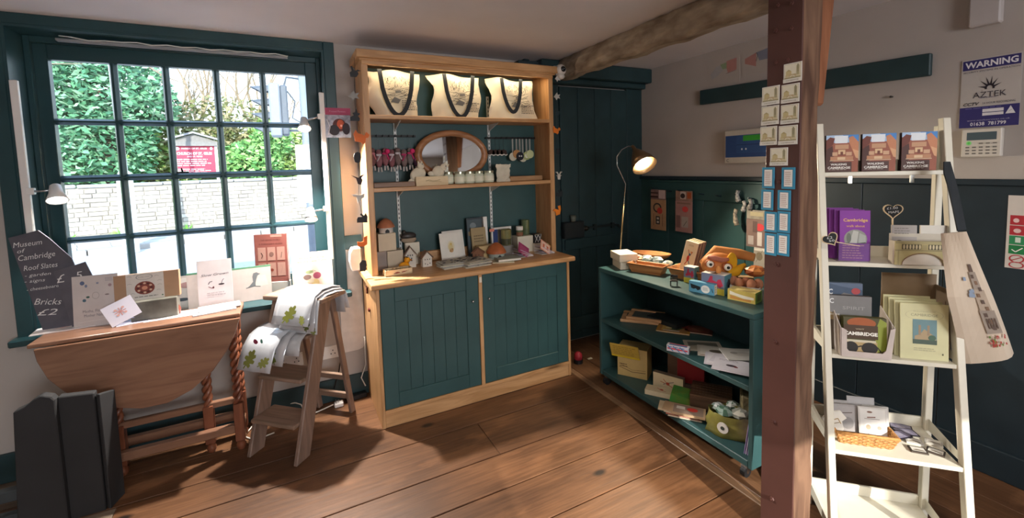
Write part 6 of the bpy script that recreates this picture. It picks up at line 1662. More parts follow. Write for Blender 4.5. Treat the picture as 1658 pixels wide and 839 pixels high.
# small boxes along the front
def front_box(label, p, w, d, h, rz, col, front, side, cat='box', name='toy_box', top=None):
    t = thing(name, label, cat, p, rz)
    MB().box(-w/2, -d/2, 0, w/2, d/2, h).build('box', M(col, var=0.05), t, bevel=0.001)
    decal(t, front, w, h, y=-d/2, name='front_print')
    if side:
        o = decal(t, side, d, h, y=-w/2, name='side_print'); o.rotation_euler = (0, 0, pi/2)
    if top:
        o = decal(t, top, w, d, y=-h, z0=-d/2, name='top_print'); o.rotation_euler = (-pi/2, 0, 0)
    return t
DOG = [('r', 0, .32, 1, 1, '#7f86a0'), ('r', 0, 0, 1, .32, '#d8c94a'), ('p', [(.15, .5), (.3, .62), (.4, .9), (.5, .9), (.5, .7), (.75, .6), (.8, .45), (.6, .5), (.4, .45), (.25, .4)], '#c43a56'), ('p', [(.62, .5), (.72, .75), (.85, .8), (.95, .5), (.8, .35)], '#c43a56'), ('s', .1, .08, .7, .24, 2, '#b5a53a')]
SID = [('r', 0, 0, 1, 1, '#4f8aa0'), ('e', .6, .55, .2, .22, '#26343c'), ('e', .35, .5, .1, .15, '#36506a')]
q = (2.084,1.795,0.830)
front_box('small box printed pink and yellow with a blue end, between basket and glasses box', (q[0]+0.02, q[1]+0.01, CTZ), 0.065, 0.060, 0.095, -1.35, '#dcd6cc', DOG, SID)
q = (2.012,1.601,0.830)
front_box('white box printed with pink dogs on grey, blue end facing the post', (q[0]+0.035, q[1]-0.01, CTZ), 0.125, 0.085, 0.108, -1.35, '#e2dcd2', DOG, SID, top=[('r', .42, .15, .62, .85, '#7a5a48')])
q = (1.965,1.631,0.830)
front_box('blue box with a picture of black sunglasses, right at the front edge of the cart', (q[0]+0.012, q[1]-0.01, CTZ), 0.14, 0.035, 0.060, -1.32, '#5b9ab8',
          [('p', [(.06, .75), (.46, .6), (.46, .35), (.36, .22), (.28, .38), (.2, .3), (.1, .35)], '#1c2228'), ('e', .66, .45, .17, .36, '#ecece8'), ('s', .56, .3, .78, .62, 3, '#9aa4aa'), ('l', [(.9, .6), (.95, .25)], .004, '#26343c')], [('r', .05, .05, .95, .95, '#d8d2c0'), ('s', .3, .2, .7, .8, 3, '#9a947f')])
q = (1.953,1.800,0.830)
t = thing('mini_easel', 'tiny dark metal chair-like stand on the cart top beside the pink and yellow box', 'stand', (q[0], q[1]-0.0, CTZ), -0.9)
DK = M('#2b2a28', rough=0.5)
for u in (-0.018, 0.018):
    for v in (-0.014, 0.014):
        MB().bar((u, v, 0), (u, v, 0.03 if v < 0 else 0.062), 0.004, 0.004).build('leg', DK, t)
MB().box(-0.02, -0.016, 0.028, 0.02, 0.016, 0.033).build('seat', DK, t)
MB().box(-0.02, 0.013, 0.045, 0.02, 0.017, 0.062).build('back', DK, t)
q = (2.018,1.405,0.830)
front_box('yellow and green box with a wavy cut-out window at the right front of the cart', (q[0]+0.03, q[1]+0.02, CTZ), 0.135, 0.08, 0.055, -1.35, '#d2c07a',
          [('r', 0, 0, 1, 1, '#cdb65f'), ('p', [(.08, .85), (.3, .7), (.6, .6), (.95, .55), (.95, .35), (.6, .3), (.3, .45), (.08, .5)], '#e9e2cf'), ('p', [(.1, .45), (.5, .28), (.85, .3), (.85, .1), (.1, .12)], '#c98f4a')], [('r', 0, 0, 1, 1, '#6f9a4a'), ('r', .25, .15, .85, .85, '#55673a')])
q = (2.175,1.552,0.830)
front_box('plain kraft box behind the yellow and green box', (q[0]+0.06, q[1]+0.0, CTZ), 0.08, 0.05, 0.07, -0.8, '#a98a62', [('s', .2, .3, .8, .6, 2, '#94774f')], None)
front_box('white card frame with a red mark at the cart end by the post', (2.20, 1.34, CTZ), 0.10, 0.012, 0.085, -0.75, '#e0dcd4', [('r', .1, .1, .9, .9, '#b9a89c'), ('e', .5, .5, .2, .2, '#a0504a')], None)

# goods on the middle shelf ----------------------------------------------------
SLW = wood('#d3a67c', '#b08458', 'x', rough=0.5, knots=False)
def easel_board(label, x, y, z, rz, w, d):
    t = thing('small_blackboard', label, 'blackboard', (x, y, z), rz, 'small blackboards on the middle shelf')
    MB().box(-w/2, -d/2, 0, w/2, -d/2+.022, .018).box(-w/2, d/2-.022, 0, w/2, d/2, .018).box(-w/2, -d/2+.022, 0, -w/2+.03, d/2-.022, .012).box(w/2-.022, -d/2+.022, 0, w/2, d/2-.022, .012).build('frame', SLW, t, bevel=0.003)
    MB().box(-w/2+.03, -d/2+.022, 0.002, w/2-.022, d/2-.022, .009).build('slate', M('#4d5654', rough=0.5), t)
q = (2.017,2.266,0.473)
easel_board('small wood-framed blackboard lying lowest at the left end of the middle shelf', q[0]+0.09, q[1]-0.03, MS, -0.85, 0.25, 0.20)
easel_board('small wood-framed blackboard lying on top of the other at the left end', q[0]+0.11, q[1]-0.06, MS+0.019, -0.95, 0.23, 0.19)
t = thing('dark_case', 'dark flat case at the back of the middle shelf behind the blackboards', 'case', (2.20, 2.08, MS), 0.1)
MB().box(-0.07, -0.12, 0, 0.07, 0.12, 0.035).build('case', M('#23282a', rough=0.5), t, bevel=0.004)
q = (2.099,1.991,0.473)
flat('picture_book', 'yellow edged picture book with a green and red painting, middle shelf', 'book', (q[0]+0.05, q[1]-0.01, MS), 0.20, 0.15, 0.008, -0.95, '#b98a3c', [('r', .08, .08, .92, .92, '#a87a4a'), ('r', .15, .12, .6, .9, '#c9a55a'), ('p', [(.3, .3), (.6, .25), (.8, .6), (.5, .75)], '#2f4a34'), ('e', .35, .45, .1, .12, '#d8c890'), ('r', .6, .6, .92, .92, '#7a2f2a'), ('r', .2, .08, .7, .2, '#c9bfae')], side='#d8ccb4')
flat('picture_book', 'dark red and brown picture book further back on the middle shelf', 'book', (q[0]+0.16, q[1]-0.10, MS), 0.18, 0.13, 0.008, -0.95, '#6b3a30', [('r', .1, .1, .9, .9, '#7d4338'), ('e', .5, .5, .2, .2, '#8f5a48')], side='#cfc2ae')
q = (1.891,1.735,0.473)
front_box('small box printed like a red, white and blue flag at the shelf edge', (q[0]+0.02, q[1]-0.005, MS), 0.12, 0.035, 0.036, -1.05, '#d9d6da',
          [('r', .02, .05, .98, .95, '#c9ccd8'), ('r', .05, .35, .95, .6, '#c9485a'), ('l', [(.05, .9), (.3, .1)], .005, '#3f7fb0'), ('l', [(.3, .9), (.6, .1)], .005, '#3f7fb0'), ('l', [(.6, .9), (.9, .1)], .005, '#3f7fb0'), ('s', .1, .62, .9, .9, 1, '#3f6fa8')], [('r', .08, .1, .92, .9, '#4a86a8'), ('r', .3, .2, .9, .6, '#b04a5a')], top=[('r', .1, .1, .9, .5, '#3f7fb0'), ('r', .1, .5, .9, .9, '#c25a66')])
CRD = [((1128,561), 'cream card with grey picture on the middle shelf behind the flag box', '#b3ab9c', [('r', .1, .1, .9, .9, '#a39c8c'), ('p', [(.1, .4), (.5, .6), (.9, .3), (.9, .8), (.1, .8)], '#6a6a60')], (-0.7), 0.18, 0.12, 0.0),
       ((1150,572), 'white card with dark bird picture in the middle of the middle shelf', '#c4bfb4', [('r', .08, .08, .92, .92, '#cdc9bf'), ('e', .5, .5, .2, .15, '#5a5248'), ('l', [(.05, .05), (.95, .05)], .004, '#a05a52')], (-0.85), 0.18, 0.12, 0.004),
       ((1165,586), 'stacked white card with small red and black drawing, front right of the shelf', '#cfcad2', [('r', .05, .05, .95, .95, '#d6d2d6'), ('r', .25, .6, .5, .85, '#8f3a2c'), ('r', .5, .55, .65, .85, '#4a5a50'), ('s', .2, .2, .8, .4, 2, '#a49ea6')], (-0.95), 0.19, 0.13, 0.010),
       ((1180,597), 'stacked white card with a small black vehicle drawing, rightmost on the shelf', '#d2cdd4', [('e', .4, .45, .12, .08, '#4a4048'), ('e', .5, .4, .05, .05, '#7a3a3a'), ('s', .1, .75, .6, .9, 2, '#a8a2aa')], (-1.05), 0.19, 0.13, 0.018),
       ((1186,580), 'pale patterned card lying highest at the right end of the middle shelf', '#c9c6c0', [('r', .05, .05, .95, .95, '#c2beb8'), ('e', .5, .5, .25, .2, '#b0aaa2'), ('e', .3, .6, .1, .1, '#8f8a84')], (-0.6), 0.17, 0.12, 0.024)]
CP = [(2.055,1.726,0.473), (2.044,1.625,0.473), (1.983,1.518,0.473), (1.950,1.439,0.473), (2.091,1.506,0.473)]
for pp, (_, lb, c_, sh, rz, w, d, dz) in zip(CP, CRD):
    flat('greeting_card', lb, 'card', (pp[0]+0.03, pp[1]-0.02, MS+dz), w*1.12, d*1.2, 0.005, rz, c_, sh, group='cards on the middle shelf')
for k in range(5):
    flat('greeting_card', 'white card lying under the drawn cards at the right of the shelf, level %s' % ['one', 'two', 'three', 'four', 'five'][k], 'card', (CP[3][0]+0.05+0.004*k, CP[3][1]-0.0+0.012*k, MS+0.0005+0.0032*k), 0.17, 0.12, 0.003, -1.0-0.05*k, '#c9c4cc', None, group='cards on the middle shelf')

# goods on the bottom shelf ------------------------------------------------------
q = (1.989,2.247,0.101)
t = front_box('cream cardboard box with a printed feather, its yellow lid folded up', (2.045, 2.23, BS), 0.20, 0.13, 0.20, -1.0, '#c9ad72', [('s', .08, .30, .4, .45, 2, '#6a5334'), ('l', [(.06, .3), (.5, .18), (.95, .22)], .004, '#6a5334'), ('l', [(.06, .42), (.5, .25), (.95, .3)], .002, '#6a5334')], [('r', 0, 0, 1, 1, '#b89a60')], name='storage_box')
lid = MB().box(-0.095, -0.003, 0, 0.095, 0.003, 0.115).build('folded_lid', M('#c9a94a', var=0.1), t, loc=(-0.04, -0.075, 0.135), rot=(0.45, 0.0, 0.0))
decal(lid, [('s', .1, .2, .9, .9, 5, '#a5883a'), ('r', 0, 0, 1, .12, '#e6cc2e')], 0.19, 0.115, y=-0.003, name='lid_print')
boxy('red_box', 'plain dark red box behind the cream picture box on the bottom shelf', 'box', 2.22, 1.90, BS+0.05, 0.16, 0.11, 0.16, -1.0, '#a0282e')
boxy('clear_box', 'dull brown box under the plain red box', 'box', 2.22, 1.90, BS, 0.19, 0.14, 0.048, -1.0, '#5b4a40')
boxy('brown_box', 'dull pink brown box between the cream box and the red box', 'box', 2.24, 2.06, BS, 0.07, 0.10, 0.20, -1.0, '#9a7a62')
front_box('cream box with a jointed figure picture standing on its side, bottom shelf', (2.075, 1.955, BS), 0.19, 0.035, 0.10, -1.15, '#d9c8a4', [('l', [(.35, .7), (.5, .4), (.65, .3)], .004, '#b04a34'), ('l', [(.35, .35), (.5, .5), (.7, .65)], .004, '#6a5a6a'), ('e', .5, .45, .06, .1, '#b04a34'), ('l', [(.25, .5), (.4, .45)], .004, '#b04a34')], [('r', 0, 0, 1, 1, '#8a7060')], name='picture_box', top=[('r', 0, 0, 1, 1, '#7d6a58')])
FLB = [((1050,646), 'cream box with a red jointed figure lying at the shelf front', '#d6c6a6', 0.19, 0.075, 0.030, -0.98, [('l', [(.35, .7), (.5, .4), (.65, .3)], .004, '#b04a34'), ('e', .5, .5, .06, .12, '#b04a34')]),
       ((1068,662), 'cream book stack, upper one with a grey figure on the cover', '#cbb796', 0.17, 0.09, 0.012, -0.92, [('e', .4, .5, .14, .2, '#8a8078'), ('r', .6, .2, .9, .8, '#b5a890')]),
       ((1085,672), 'tan book with a red heart-shaped spot on its cover at the shelf front', '#b59878', 0.18, 0.10, 0.012, -0.92, [('r', .06, .06, .94, .94, '#8f7a6c'), ('e', .62, .6, .16, .2, '#c23a30'), ('r', .15, .5, .4, .8, '#c9c0b4')])]
FP = [(1.902,1.970,0.101), (1.827,1.800,0.101), (1.847,1.717,0.101)]
for k, (pp, (_, lb, c_, w, d, h, rz, sh)) in enumerate(zip(FP, FLB)):
    flat('picture_box' if k == 0 else 'book', lb, 'box' if k == 0 else 'book', (pp[0]+0.09, pp[1]-0.035, BS+(0.028 if k == 2 else 0.014 if k == 1 else 0.0)), w, d, h, rz, c_, sh)
for k in range(4):
    flat('book', 'thin book in the leaning stack at the front of the bottom shelf, %s' % ['lowest', 'second lowest', 'third up', 'fourth up'][k], 'book', (FP[2][0]+0.095-0.004*k, FP[2][1]-0.01+0.010*k, BS+0.0005+0.0068*k), 0.18, 0.10, 0.006, -0.92-0.03*k, ['#cfc2ac', '#a5503c', '#d4c8b4', '#b99a78'][k], None, group='thin books on the bottom shelf', side='#d8ccb8')
t = thing('green_cloth', 'bright green folded cloth between the books and the slatted crate', 'cloth', (2.07, 1.80, BS), -1.0)
MB().hexa([(-0.10, -0.05, 0), (0.10, -0.05, 0), (0.10, 0.06, 0), (-0.10, 0.06, 0)], [(-0.09, -0.04, 0.05), (0.10, -0.05, 0.025), (0.09, 0.05, 0.05), (-0.09, 0.05, 0.06)]).build('cloth', M('#3f8f3f', rough=0.8, var=0.35, col2='#7a8a34', bump=0.4), t)
t = thing('slatted_crate', 'brown slatted wooden crate in the middle of the bottom shelf', 'crate', (2.15, 1.70, BS), -0.95)
for k in range(6):
    MB().box(-0.11, -0.09+k*0.031, 0.082, 0.11, -0.09+k*0.031+0.025, 0.092).build('slat', wood('#7d5f48', '#5c4433', 'x', knots=False), t)
MB().box(-0.11, -0.09, 0, 0.11, -0.08, 0.08).box(-0.11, 0.085, 0, 0.11, 0.095, 0.08).box(-0.11, -0.08, 0, -0.1, 0.085, 0.08).box(0.1, -0.08, 0, 0.11, 0.085, 0.08).build('crate_side', wood('#6d5240', '#4d3829', 'x', knots=False), t)
bag = thing('green_shopping_bag', 'olive green shiny bag of soft packets at the right of the bottom shelf', 'bag', (2.02, 1.47, BS), -0.95)
OL = M('#7f7a3c', rough=0.35, var=0.35, bump=0.5, scale=12, coat=0.4)
rr_ = random.Random(12); vs = []; fs = []; n = 20
for j in range(7):
    v = j/6
    for i in range(n):
        a = 2*pi*i/n; q_ = 1+rr_.uniform(-.07, .07)
        vs.append((0.13*q_*cos(a)*(1-0.1*v), 0.075*q_*sin(a)*(1-0.12*v), 0.115*v+rr_.uniform(-.006, .006)*(j > 0)))
for j in range(6):
    for i in range(n): fs.append((j*n+i, j*n+(i+1) % n, (j+1)*n+(i+1) % n, (j+1)*n+i))
fs.append(tuple(range(n))[::-1])
MB().add(vs, fs).build('bag_body', OL, bag, smooth=True)
MB().cyl((-0.04, -0.078, 0.06), (-0.042, -0.084, 0.06), 0.028, 0.028, 20).build('round_badge', M('#d6d2cc'), bag)
MB().cyl((-0.042, -0.084, 0.06), (-0.0425, -0.086, 0.06), 0.010, 0.010, 20).build('badge_centre', M('#3c4440'), bag)
SP = [((2.00, 1.50), .04, '#4f6f5c', '#8fa398', 'grey green film packet on top of the olive bag'), ((2.05, 1.44), .042, '#b9b4a6', '#8a8a80', 'pale crumpled packet on top of the olive bag'), ((2.02, 1.555), .032, '#cfd2d2', '#6f8078', 'white packet with dark print at the left of the olive bag'), ((2.09, 1.37), .036, '#c9c5bb', '#7a7a70', 'white boxy packet at the right of the olive bag'), ((2.09, 1.52), .035, '#5f7a66', '#c4c8c4', 'shiny green and silver packet behind the olive bag')]
for i, ((x, y), s_, c1, c2, lb) in enumerate(SP): crumple(lb, x, y, BS+0.085, s_, c1, 50+i, c2, 'film_packet', 'packet')
t = thing('wicker_basket', 'dark basket with a round white tag at the back of the bottom shelf', 'basket', (2.19, 1.42, BS), -0.9)
MB().box(-0.10, -0.06, 0, 0.10, 0.06, 0.19).build('basket_body', M('#6b6144', rough=0.6, var=0.35, scale=30, bump=0.8), t, bevel=0.01)
MB().cyl((0.0, -0.061, 0.14), (0.0, -0.065, 0.14), 0.028, 0.028, 18).build('round_tag', M('#cfcac2'), t)
t = thing('purple_papers', 'bundle of lilac papers standing on end against the right side of the cart', 'paper', (1.985, 1.315, BS), 0.25)
for k in range(5):
    MB().hexa([(-0.06, -0.004+k*0.008, 0), (0.06, -0.004+k*0.008, 0), (0.06, -0.001+k*0.008, 0), (-0.06, -0.001+k*0.008, 0)], [(-0.04, -0.018+k*0.008, 0.16), (0.06, -0.018+k*0.008, 0.17), (0.06, -0.015+k*0.008, 0.17), (-0.04, -0.015+k*0.008, 0.16)]).build('sheet', M(['#b9a6cc', '#d6cfd8', '#a894c0', '#c9bcd6', '#9f8ab8'][k]), t)

# ---------------------------------------------------------------- lamp with bent neck
LY = 2.47
lb = thing('floor_lamp', 'tall brass reading lamp with bent neck and lit bell shade behind the white boxes', 'lamp', (0, 0, 0))
BR = M('#a58f6a', rough=0.25, metal=0.9)
BRS = M('#8d7358', rough=0.3, metal=0.8)
P = [(2.133,2.470,0.890), (2.173,2.470,1.252), (2.192,2.470,1.396), (2.152,2.470,1.465), (2.113,2.470,1.533), (2.114,2.470,1.595), (2.155,2.470,1.644), (2.219,2.470,1.670), (2.266,2.470,1.665)]
bx_ = P[0][0]-0.005
MB().lathe([(0.0005, 0), (0.10, 0), (0.10, 0.012), (0.03, 0.024), (0.012, 0.03)], 24, c=(bx_-0.03, LY, 0)).build('base', BR, lb, smooth=False)
MB().tube([(bx_-0.03, LY, 0.025), P[0], P[1]], 0.006, 8).build('pole', BR, lb, smooth=True)
MB().tube(P[1:], 0.0045, 8).build('bent_neck', STEEL, lb, smooth=True)
tip = Vector(P[-1]); mouth = Vector((2.324,2.400,1.486))
ax = (mouth-tip).normalized(); 
tocam = (Vector((0.8, 0, 1.4))-mouth).normalized()
ax2 = Vector((-0.089, -0.69, -0.713)).normalized()
M4 = ax2.to_track_quat('-Z', 'Y').to_matrix().to_4x4(); L_ = 0.20
M4.translation = tip
mb = MB(); mb.T = M4
mb.lathe([(0.010, 0.012), (0.014, 0.0), (0.016, -0.028), (0.030, -0.05), (0.058, -0.10), (0.080, -0.15), (0.090, -L_*0.98), (0.088, -L_*0.98), (0.078, -0.15), (0.056, -0.10), (0.028, -0.052), (0.0005, -0.04)], 28)
mb.build('lamp_shade', BRS, lb, smooth=True)
mb = MB(); mb.T = M4
mb.sphere((0, 0, -L_*0.72), 0.050, 16)
mb.build('bulb', M('#ffe9c0', emit=26.0), lb, smooth=True)
src = M4 @ Vector((0, 0, -L_*1.02))
lamp('reading_lamp_light', 'SPOT', src, 42, (1.0, 0.84, 0.62), target=tuple(src+ax2), spot_size=2.5, spot_blend=0.5, shadow_soft_size=0.04)

# ================================================================ on the right wall
wl = thing('wall_plank', 'long teal plank fixed high along the right wall, passing behind the post', 'plank', (0, 0, 0))
MB().hexa([(XR-0.03, 1.035, 1.945), (XR-0.001, 1.035, 1.945), (XR-0.001, 2.425, 1.988), (XR-0.03, 2.425, 1.988)], [(XR-0.03, 1.035, 2.058), (XR-0.001, 1.035, 2.058), (XR-0.001, 2.425, 2.099), (XR-0.03, 2.425, 2.099)]).build('plank', TEAL_D, wl, bevel=0.005)
def wallthing(name, label, cat, q, dep, col, shapes, rough=0.5, bevel=0.0, dx=0.0, body='panel'):
    t = thing(name, label, cat, (XR-0.001-dx, q[1], q[2]), -pi/2)
    MB().box(-q[3]/2, -dep, 0, q[3]/2, 0, q[4]).build(body, M(col, rough=rough, var=0.03), t, bevel=bevel)
    if shapes: decal(t, shapes, q[3], q[4], y=-dep, name='print')
    return t
NV = '#332f6c'
SG = [('r', .02, .845, .98, .985, NV), ('t', 'WARNING', .5, .915, .085, '#e6e4ea', .88, .03), ('t', 'SECURITY SYSTEMS IN OPERATION', .5, .815, .024, '#4a4658', .94),
      ('t', 'AZTEK', .5, .47, .085, '#3f3a44', .56), ('s', .34, .41, .66, .44, 1, '#8a8690'), ('t', 'CCTV', .2, .345, .045, '#2a2630', .28, .02, 0, .3), ('t', '24 HOUR RECORDING', .66, .345, .028, '#4a4658', .54),
      ('r', 0, 0, 1, .30, NV), ('r', .4, .215, .75, .26, '#d9d7de'), ('r', .4, .165, .75, .205, '#d9d7de'), ('p', [(.78, .17), (.94, .17), (.86, .28)], '#d9d7de'), ('p', [(.82, .2), (.9, .23), (.86, .21)], '#2a2630'),
      ('t', 'www.aztekservices.co.uk', .5, .105, .022, '#a9a6c4', .72), ('t', '01638  781799', .5, .05, .05, '#dcdbe6', .60, .015), ('s', .1, .27, .9, .29, 1, '#6a66a0')]
sq = (2.935,0.826,1.670,0.197,0.323,-1.571)
RAYS = []
for a in (15, 45, 75, 105, 135, 165):
    aa = radians(a); l = .14
    RAYS.append(('p', [(.5+.06*cos(aa-.30), .56+.05*sin(aa-.30)), (.5+.21*cos(aa+.08), .56+.17*sin(aa+.08)), (.5+.06*cos(aa+.30), .56+.05*sin(aa+.30))], '#26212c'))
RAYS += [('o', .5, .56, .085, .062, .45, '#26212c'), ('r', .38, .49, .62, .545, '#bdb7b3')]
t = wallthing('warning_sign', 'white and navy security warning sign with a black half-sun logo', 'sign', sq, 0.004, '#bdb7b3', SG[:2]+SG[2:3]+RAYS+SG[3:])
kq = (2.935,0.839,1.530,0.135,0.132,-1.571)
BT = [('r', .14, .60, .88, .88, '#4a5b63'), ('e', .2, .50, .07, .08, '#8fe08a'), ('e', .2, .50, .035, .04, '#5fd060')]+[('r', .12+.17*i, .10+.11*j, .22+.17*i, .15+.11*j, '#77736e') for i in range(5) for j in range(3)]+[('r', .46+.17*i, .46, .56+.17*i, .50, '#77736e') for i in range(3)]
wallthing('alarm_keypad', 'white alarm keypad with grey display and a green light below the warning sign', 'keypad', kq, 0.03, '#d3cdc4', BT, bevel=0.004)
hq = (2.910,0.714,1.018,0.055,0.334,-1.571)
hq = (hq[0], hq[1]-0.09, hq[2], 0.24, hq[4], 0)
IC = [('r', .04, .60, .26, .73, '#b0303a'), ('r', .04, .46, .26, .59, '#b0303a'), ('r', .04, .33, .26, .45, '#2f8a5a'), ('r', .04, .20, .26, .32, '#1f7a46'), ('l', [(.08, .26), (.13, .23), (.22, .29)], .004, '#e8e8e4'), ('o', .15, .135, .10, .055, .2, '#b0303a'), ('o', .15, .05, .10, .045, .2, '#b0303a'),
      ('l', [(.09, .11), (.21, .16)], .003, '#b0303a'), ('e', .12, .66, .04, .03, '#e0c0c0'), ('e', .14, .52, .05, .03, '#e0c0c0'), ('r', .12, .36, .19, .43, '#d0e0d4')]+[('r', .34, .60-.135*k, .98, .72-.135*k, '#2b3f8a' if k < 3 else '#b0303a') for k in range(4)]+[('r', .34, .05, .98, .17, '#b0303a')]
wallthing('safety_poster', 'white safety poster with a column of red and green pictograms', 'poster', hq, 0.002, '#cfc8c2', IC, dx=0.012)
aq = (2.935,2.049,1.524,0.267,0.238,-1.571)
aq = (aq[0], aq[1]-0.06, aq[2], aq[3]+0.12, aq[4], 0)
wallthing('alarm_control_box', 'blue alarm panel with a green display and a small white logo, left of the post', 'control panel', aq, 0.05, '#c9c2b6',
          [('r', .02, .18, .98, .84, '#2f4f86'), ('r', .25, .3, .98, .84, '#34588f'), ('r', .38, .66, .9, .82, '#3fae3a'), ('e', .36, .42, .015, .03, '#e8ecf4'), ('e', .44, .42, .015, .03, '#e8ecf4'), ('r', .25, .54, .98, .56, '#27406f'), ('t', 'C', .07, .09, .09, '#2a2a2a', .05)], bevel=0.004)
wallthing('motion_sensor', 'white wall box near the ceiling above the warning sign', 'sensor', (0, (2.935,0.846,2.142)[1], 2.137, 0.105, 0.20, 0), 0.045, '#bdb6b4', None, bevel=0.006)
p1 = (2.935,2.240,2.182,0.246,0.095,-1.571)
wallthing('floor_plan_print', 'faint pink and green floor plan print high on the right wall', 'print', (0, p1[1], p1[2]-0.07, 0.27, 0.19, 0), 0.0015, '#b3aba4', [('p', [(.1, .5), (.3, .75), (.5, .78), (.5, .55), (.3, .35), (.15, .3)], '#a8a6a8'), ('p', [(.42, .8), (.7, .85), (.7, .6), (.5, .6)], '#8fa07e'), ('p', [(.62, .88), (.92, .92), (.92, .48), (.66, .42), (.62, .6)], '#b3827c'), ('l', [(.6, .4), (.9, .46)], .003, '#7a6a68')])
p2 = (2.935,1.986,2.192,0.159,0.076,-1.571)
wallthing('floor_plan_print', 'pink and blue floor plan print high on the wall, partly behind the post', 'print', (0, p2[1]-0.02, p2[2]-0.05, 0.24, 0.17, 0), 0.0015, '#b3aba4', [('p', [(.1, .7), (.45, .85), (.45, .3), (.1, .5)], '#b07f78'), ('p', [(.45, .85), (.95, .95), (.95, .5), (.55, .5)], '#7f8494'), ('l', [(.45, .85), (.5, .75), (.45, .5)], .003, '#4a4448')])
t = thing('wall_nail', 'small dark nail in the white wall above the ladder shelf', 'nail', (XR, (2.940,1.198,1.865)[1], (2.940,1.198,1.865)[2]))
MB().cyl((0, 0, 0), (-0.02, 0, 0), 0.005, 0.006, 8).build('nail_head', M('#4a4440'), t)
# rail with hooks and hanging packets
rl = thing('hook_board', 'teal board with a ledge along the right wall, packets hang from its hooks', 'rail', (0, 0, 0))
MB().box(XR-0.045, 1.55, 1.375, XR-0.012, 2.985, 1.392).build('ledge', TEAL, rl, bevel=0.003)
MB().box(XR-0.032, 1.55, 1.235, XR-0.012, 2.985, 1.375).build('board', TEAL, rl, bevel=0.003)
HK = [(2.900,2.876,1.317), (2.900,2.707,1.296), (2.900,2.588,1.305), (2.900,2.381,1.284), (2.900,2.226,1.277), (2.900,2.073,1.293), (2.900,1.968,1.272)]
for p in HK: MB().cyl((XR-0.03, p[1], p[2]), (XR-0.085, p[1], p[2]+0.008), 0.006, 0.006, 8).build('peg', M('#1e3037', rough=0.5), rl)
def hang(label, q, col, head_, shapes, cat='packet', name='hanging_packet'):
    t = thing(name, label, cat, (XR-0.06, q[1], q[2]), -pi/2, 'packets hanging from the wall rail')
    w, h = q[3], q[4]
    MB().box(-w/2, -0.003, h*0.76, w/2, 0.0, h).build('header_card', M(head_, rough=0.5, var=0.3, scale=20), t)
    MB().box(-w/2, -0.005, 0, w/2, 0.0, h*0.755).build('picture_card', M(col, rough=0.35), t)
    decal(t, shapes, w, h, y=-0.005, name='print')
KD = '#3f3a38'
hang('tan packet with a black line drawing and a red round sticker, leftmost on the rail', (2.885,2.827,0.953,0.173,0.355,-1.571), '#b98f6a', '#8a6a64',
     [('r', .55, .78, .98, .99, '#d4b9b4'), ('r', .0, .80, .5, .84, '#3a2220'), ('r', .0, .90, .5, .93, '#3a2220'), ('o', .45, .55, .28, .12, .3, KD), ('r', .35, .14, .62, .34, KD), ('r', .42, .17, .56, .22, '#d9cbb8'), ('r', .42, .26, .56, .31, '#d9cbb8'), ('l', [(.2, .1), (.2, .4)], .004, KD), ('l', [(.8, .1), (.8, .4)], .004, KD), ('e', .62, .48, .18, .08, '#c7443a')])
hang('pinkish packet with a red round sticker, second on the rail', (2.885,2.548,0.965,0.170,0.342,-1.571), '#a87f7a', '#9a7a6c',
     [('r', .3, .8, .65, .98, '#c9b9b0'), ('e', .45, .88, .14, .06, '#3a2a2a'), ('r', .72, .82, .95, .97, '#b5582f'), ('r', .1, .68, .9, .72, '#8a6f60'), ('e', .6, .56, .18, .07, '#cf4a48'), ('r', .38, .12, .78, .38, '#a59a94'), ('l', [(.5, .15), (.7, .28)], .004, '#3a3434'), ('r', .05, .1, .3, .4, '#80605c')])
hang('tall greyish packet with a red round sticker, close to the post', (2.885,1.924,0.936,0.136,0.260,-1.571), '#7a6660', '#8a8478',
     [('r', .2, .84, .9, .95, '#a39a7c'), ('e', .72, .55, .24, .10, '#c23a40'), ('r', .1, .06, .4, .3, '#a39a96'), ('r', .6, .05, .85, .42, '#c4bdb8'), ('r', .35, .4, .6, .7, '#5f4c48')])
hang('small white and brown packet just below the tall one by the post', (2.885,1.894,0.802,0.081,0.148,-1.571), '#a39c90', '#c9c4ba', [('e', .5, .5, .3, .2, '#7a6f5c'), ('l', [(.2, .2), (.8, .8)], .003, '#6a6a5a')])
def bone(label, p, col, seed, L):
    t = thing('hanging_ornament', label, 'ornament', (XR-0.065, p[1], p[2]-L), -pi/2, 'patterned ornaments on the wall rail')
    MB().tube([(0.0, -0.003, L*0.98), (0.01*(-1)**seed, -0.003, L*0.7), (0, -0.004, L*0.3), (-0.008*(-1)**seed, -0.003, 0.02)], [0.014, 0.012, 0.018, 0.017], 10).build('ornament_body', M(col, rough=0.6, var=0.4, scale=60, col2='#4a4846'), t, smooth=True)
bone('white and black patterned ornament hanging highest beside the post', (2.885,2.057,1.330), '#d8d5d0', 1, 0.10)
bone('white and black patterned ornament below and right of the highest', (2.885,2.013,1.257), '#d3d0ca', 2, 0.09)
bone('cream and white hanging ornament shaped like a sock', (2.885,2.071,1.195), '#c9b9a0', 3, 0.14)
bone('grey patterned ornament hanging near the post edge', (2.885,1.967,1.273), '#a5a29c', 4, 0.09)

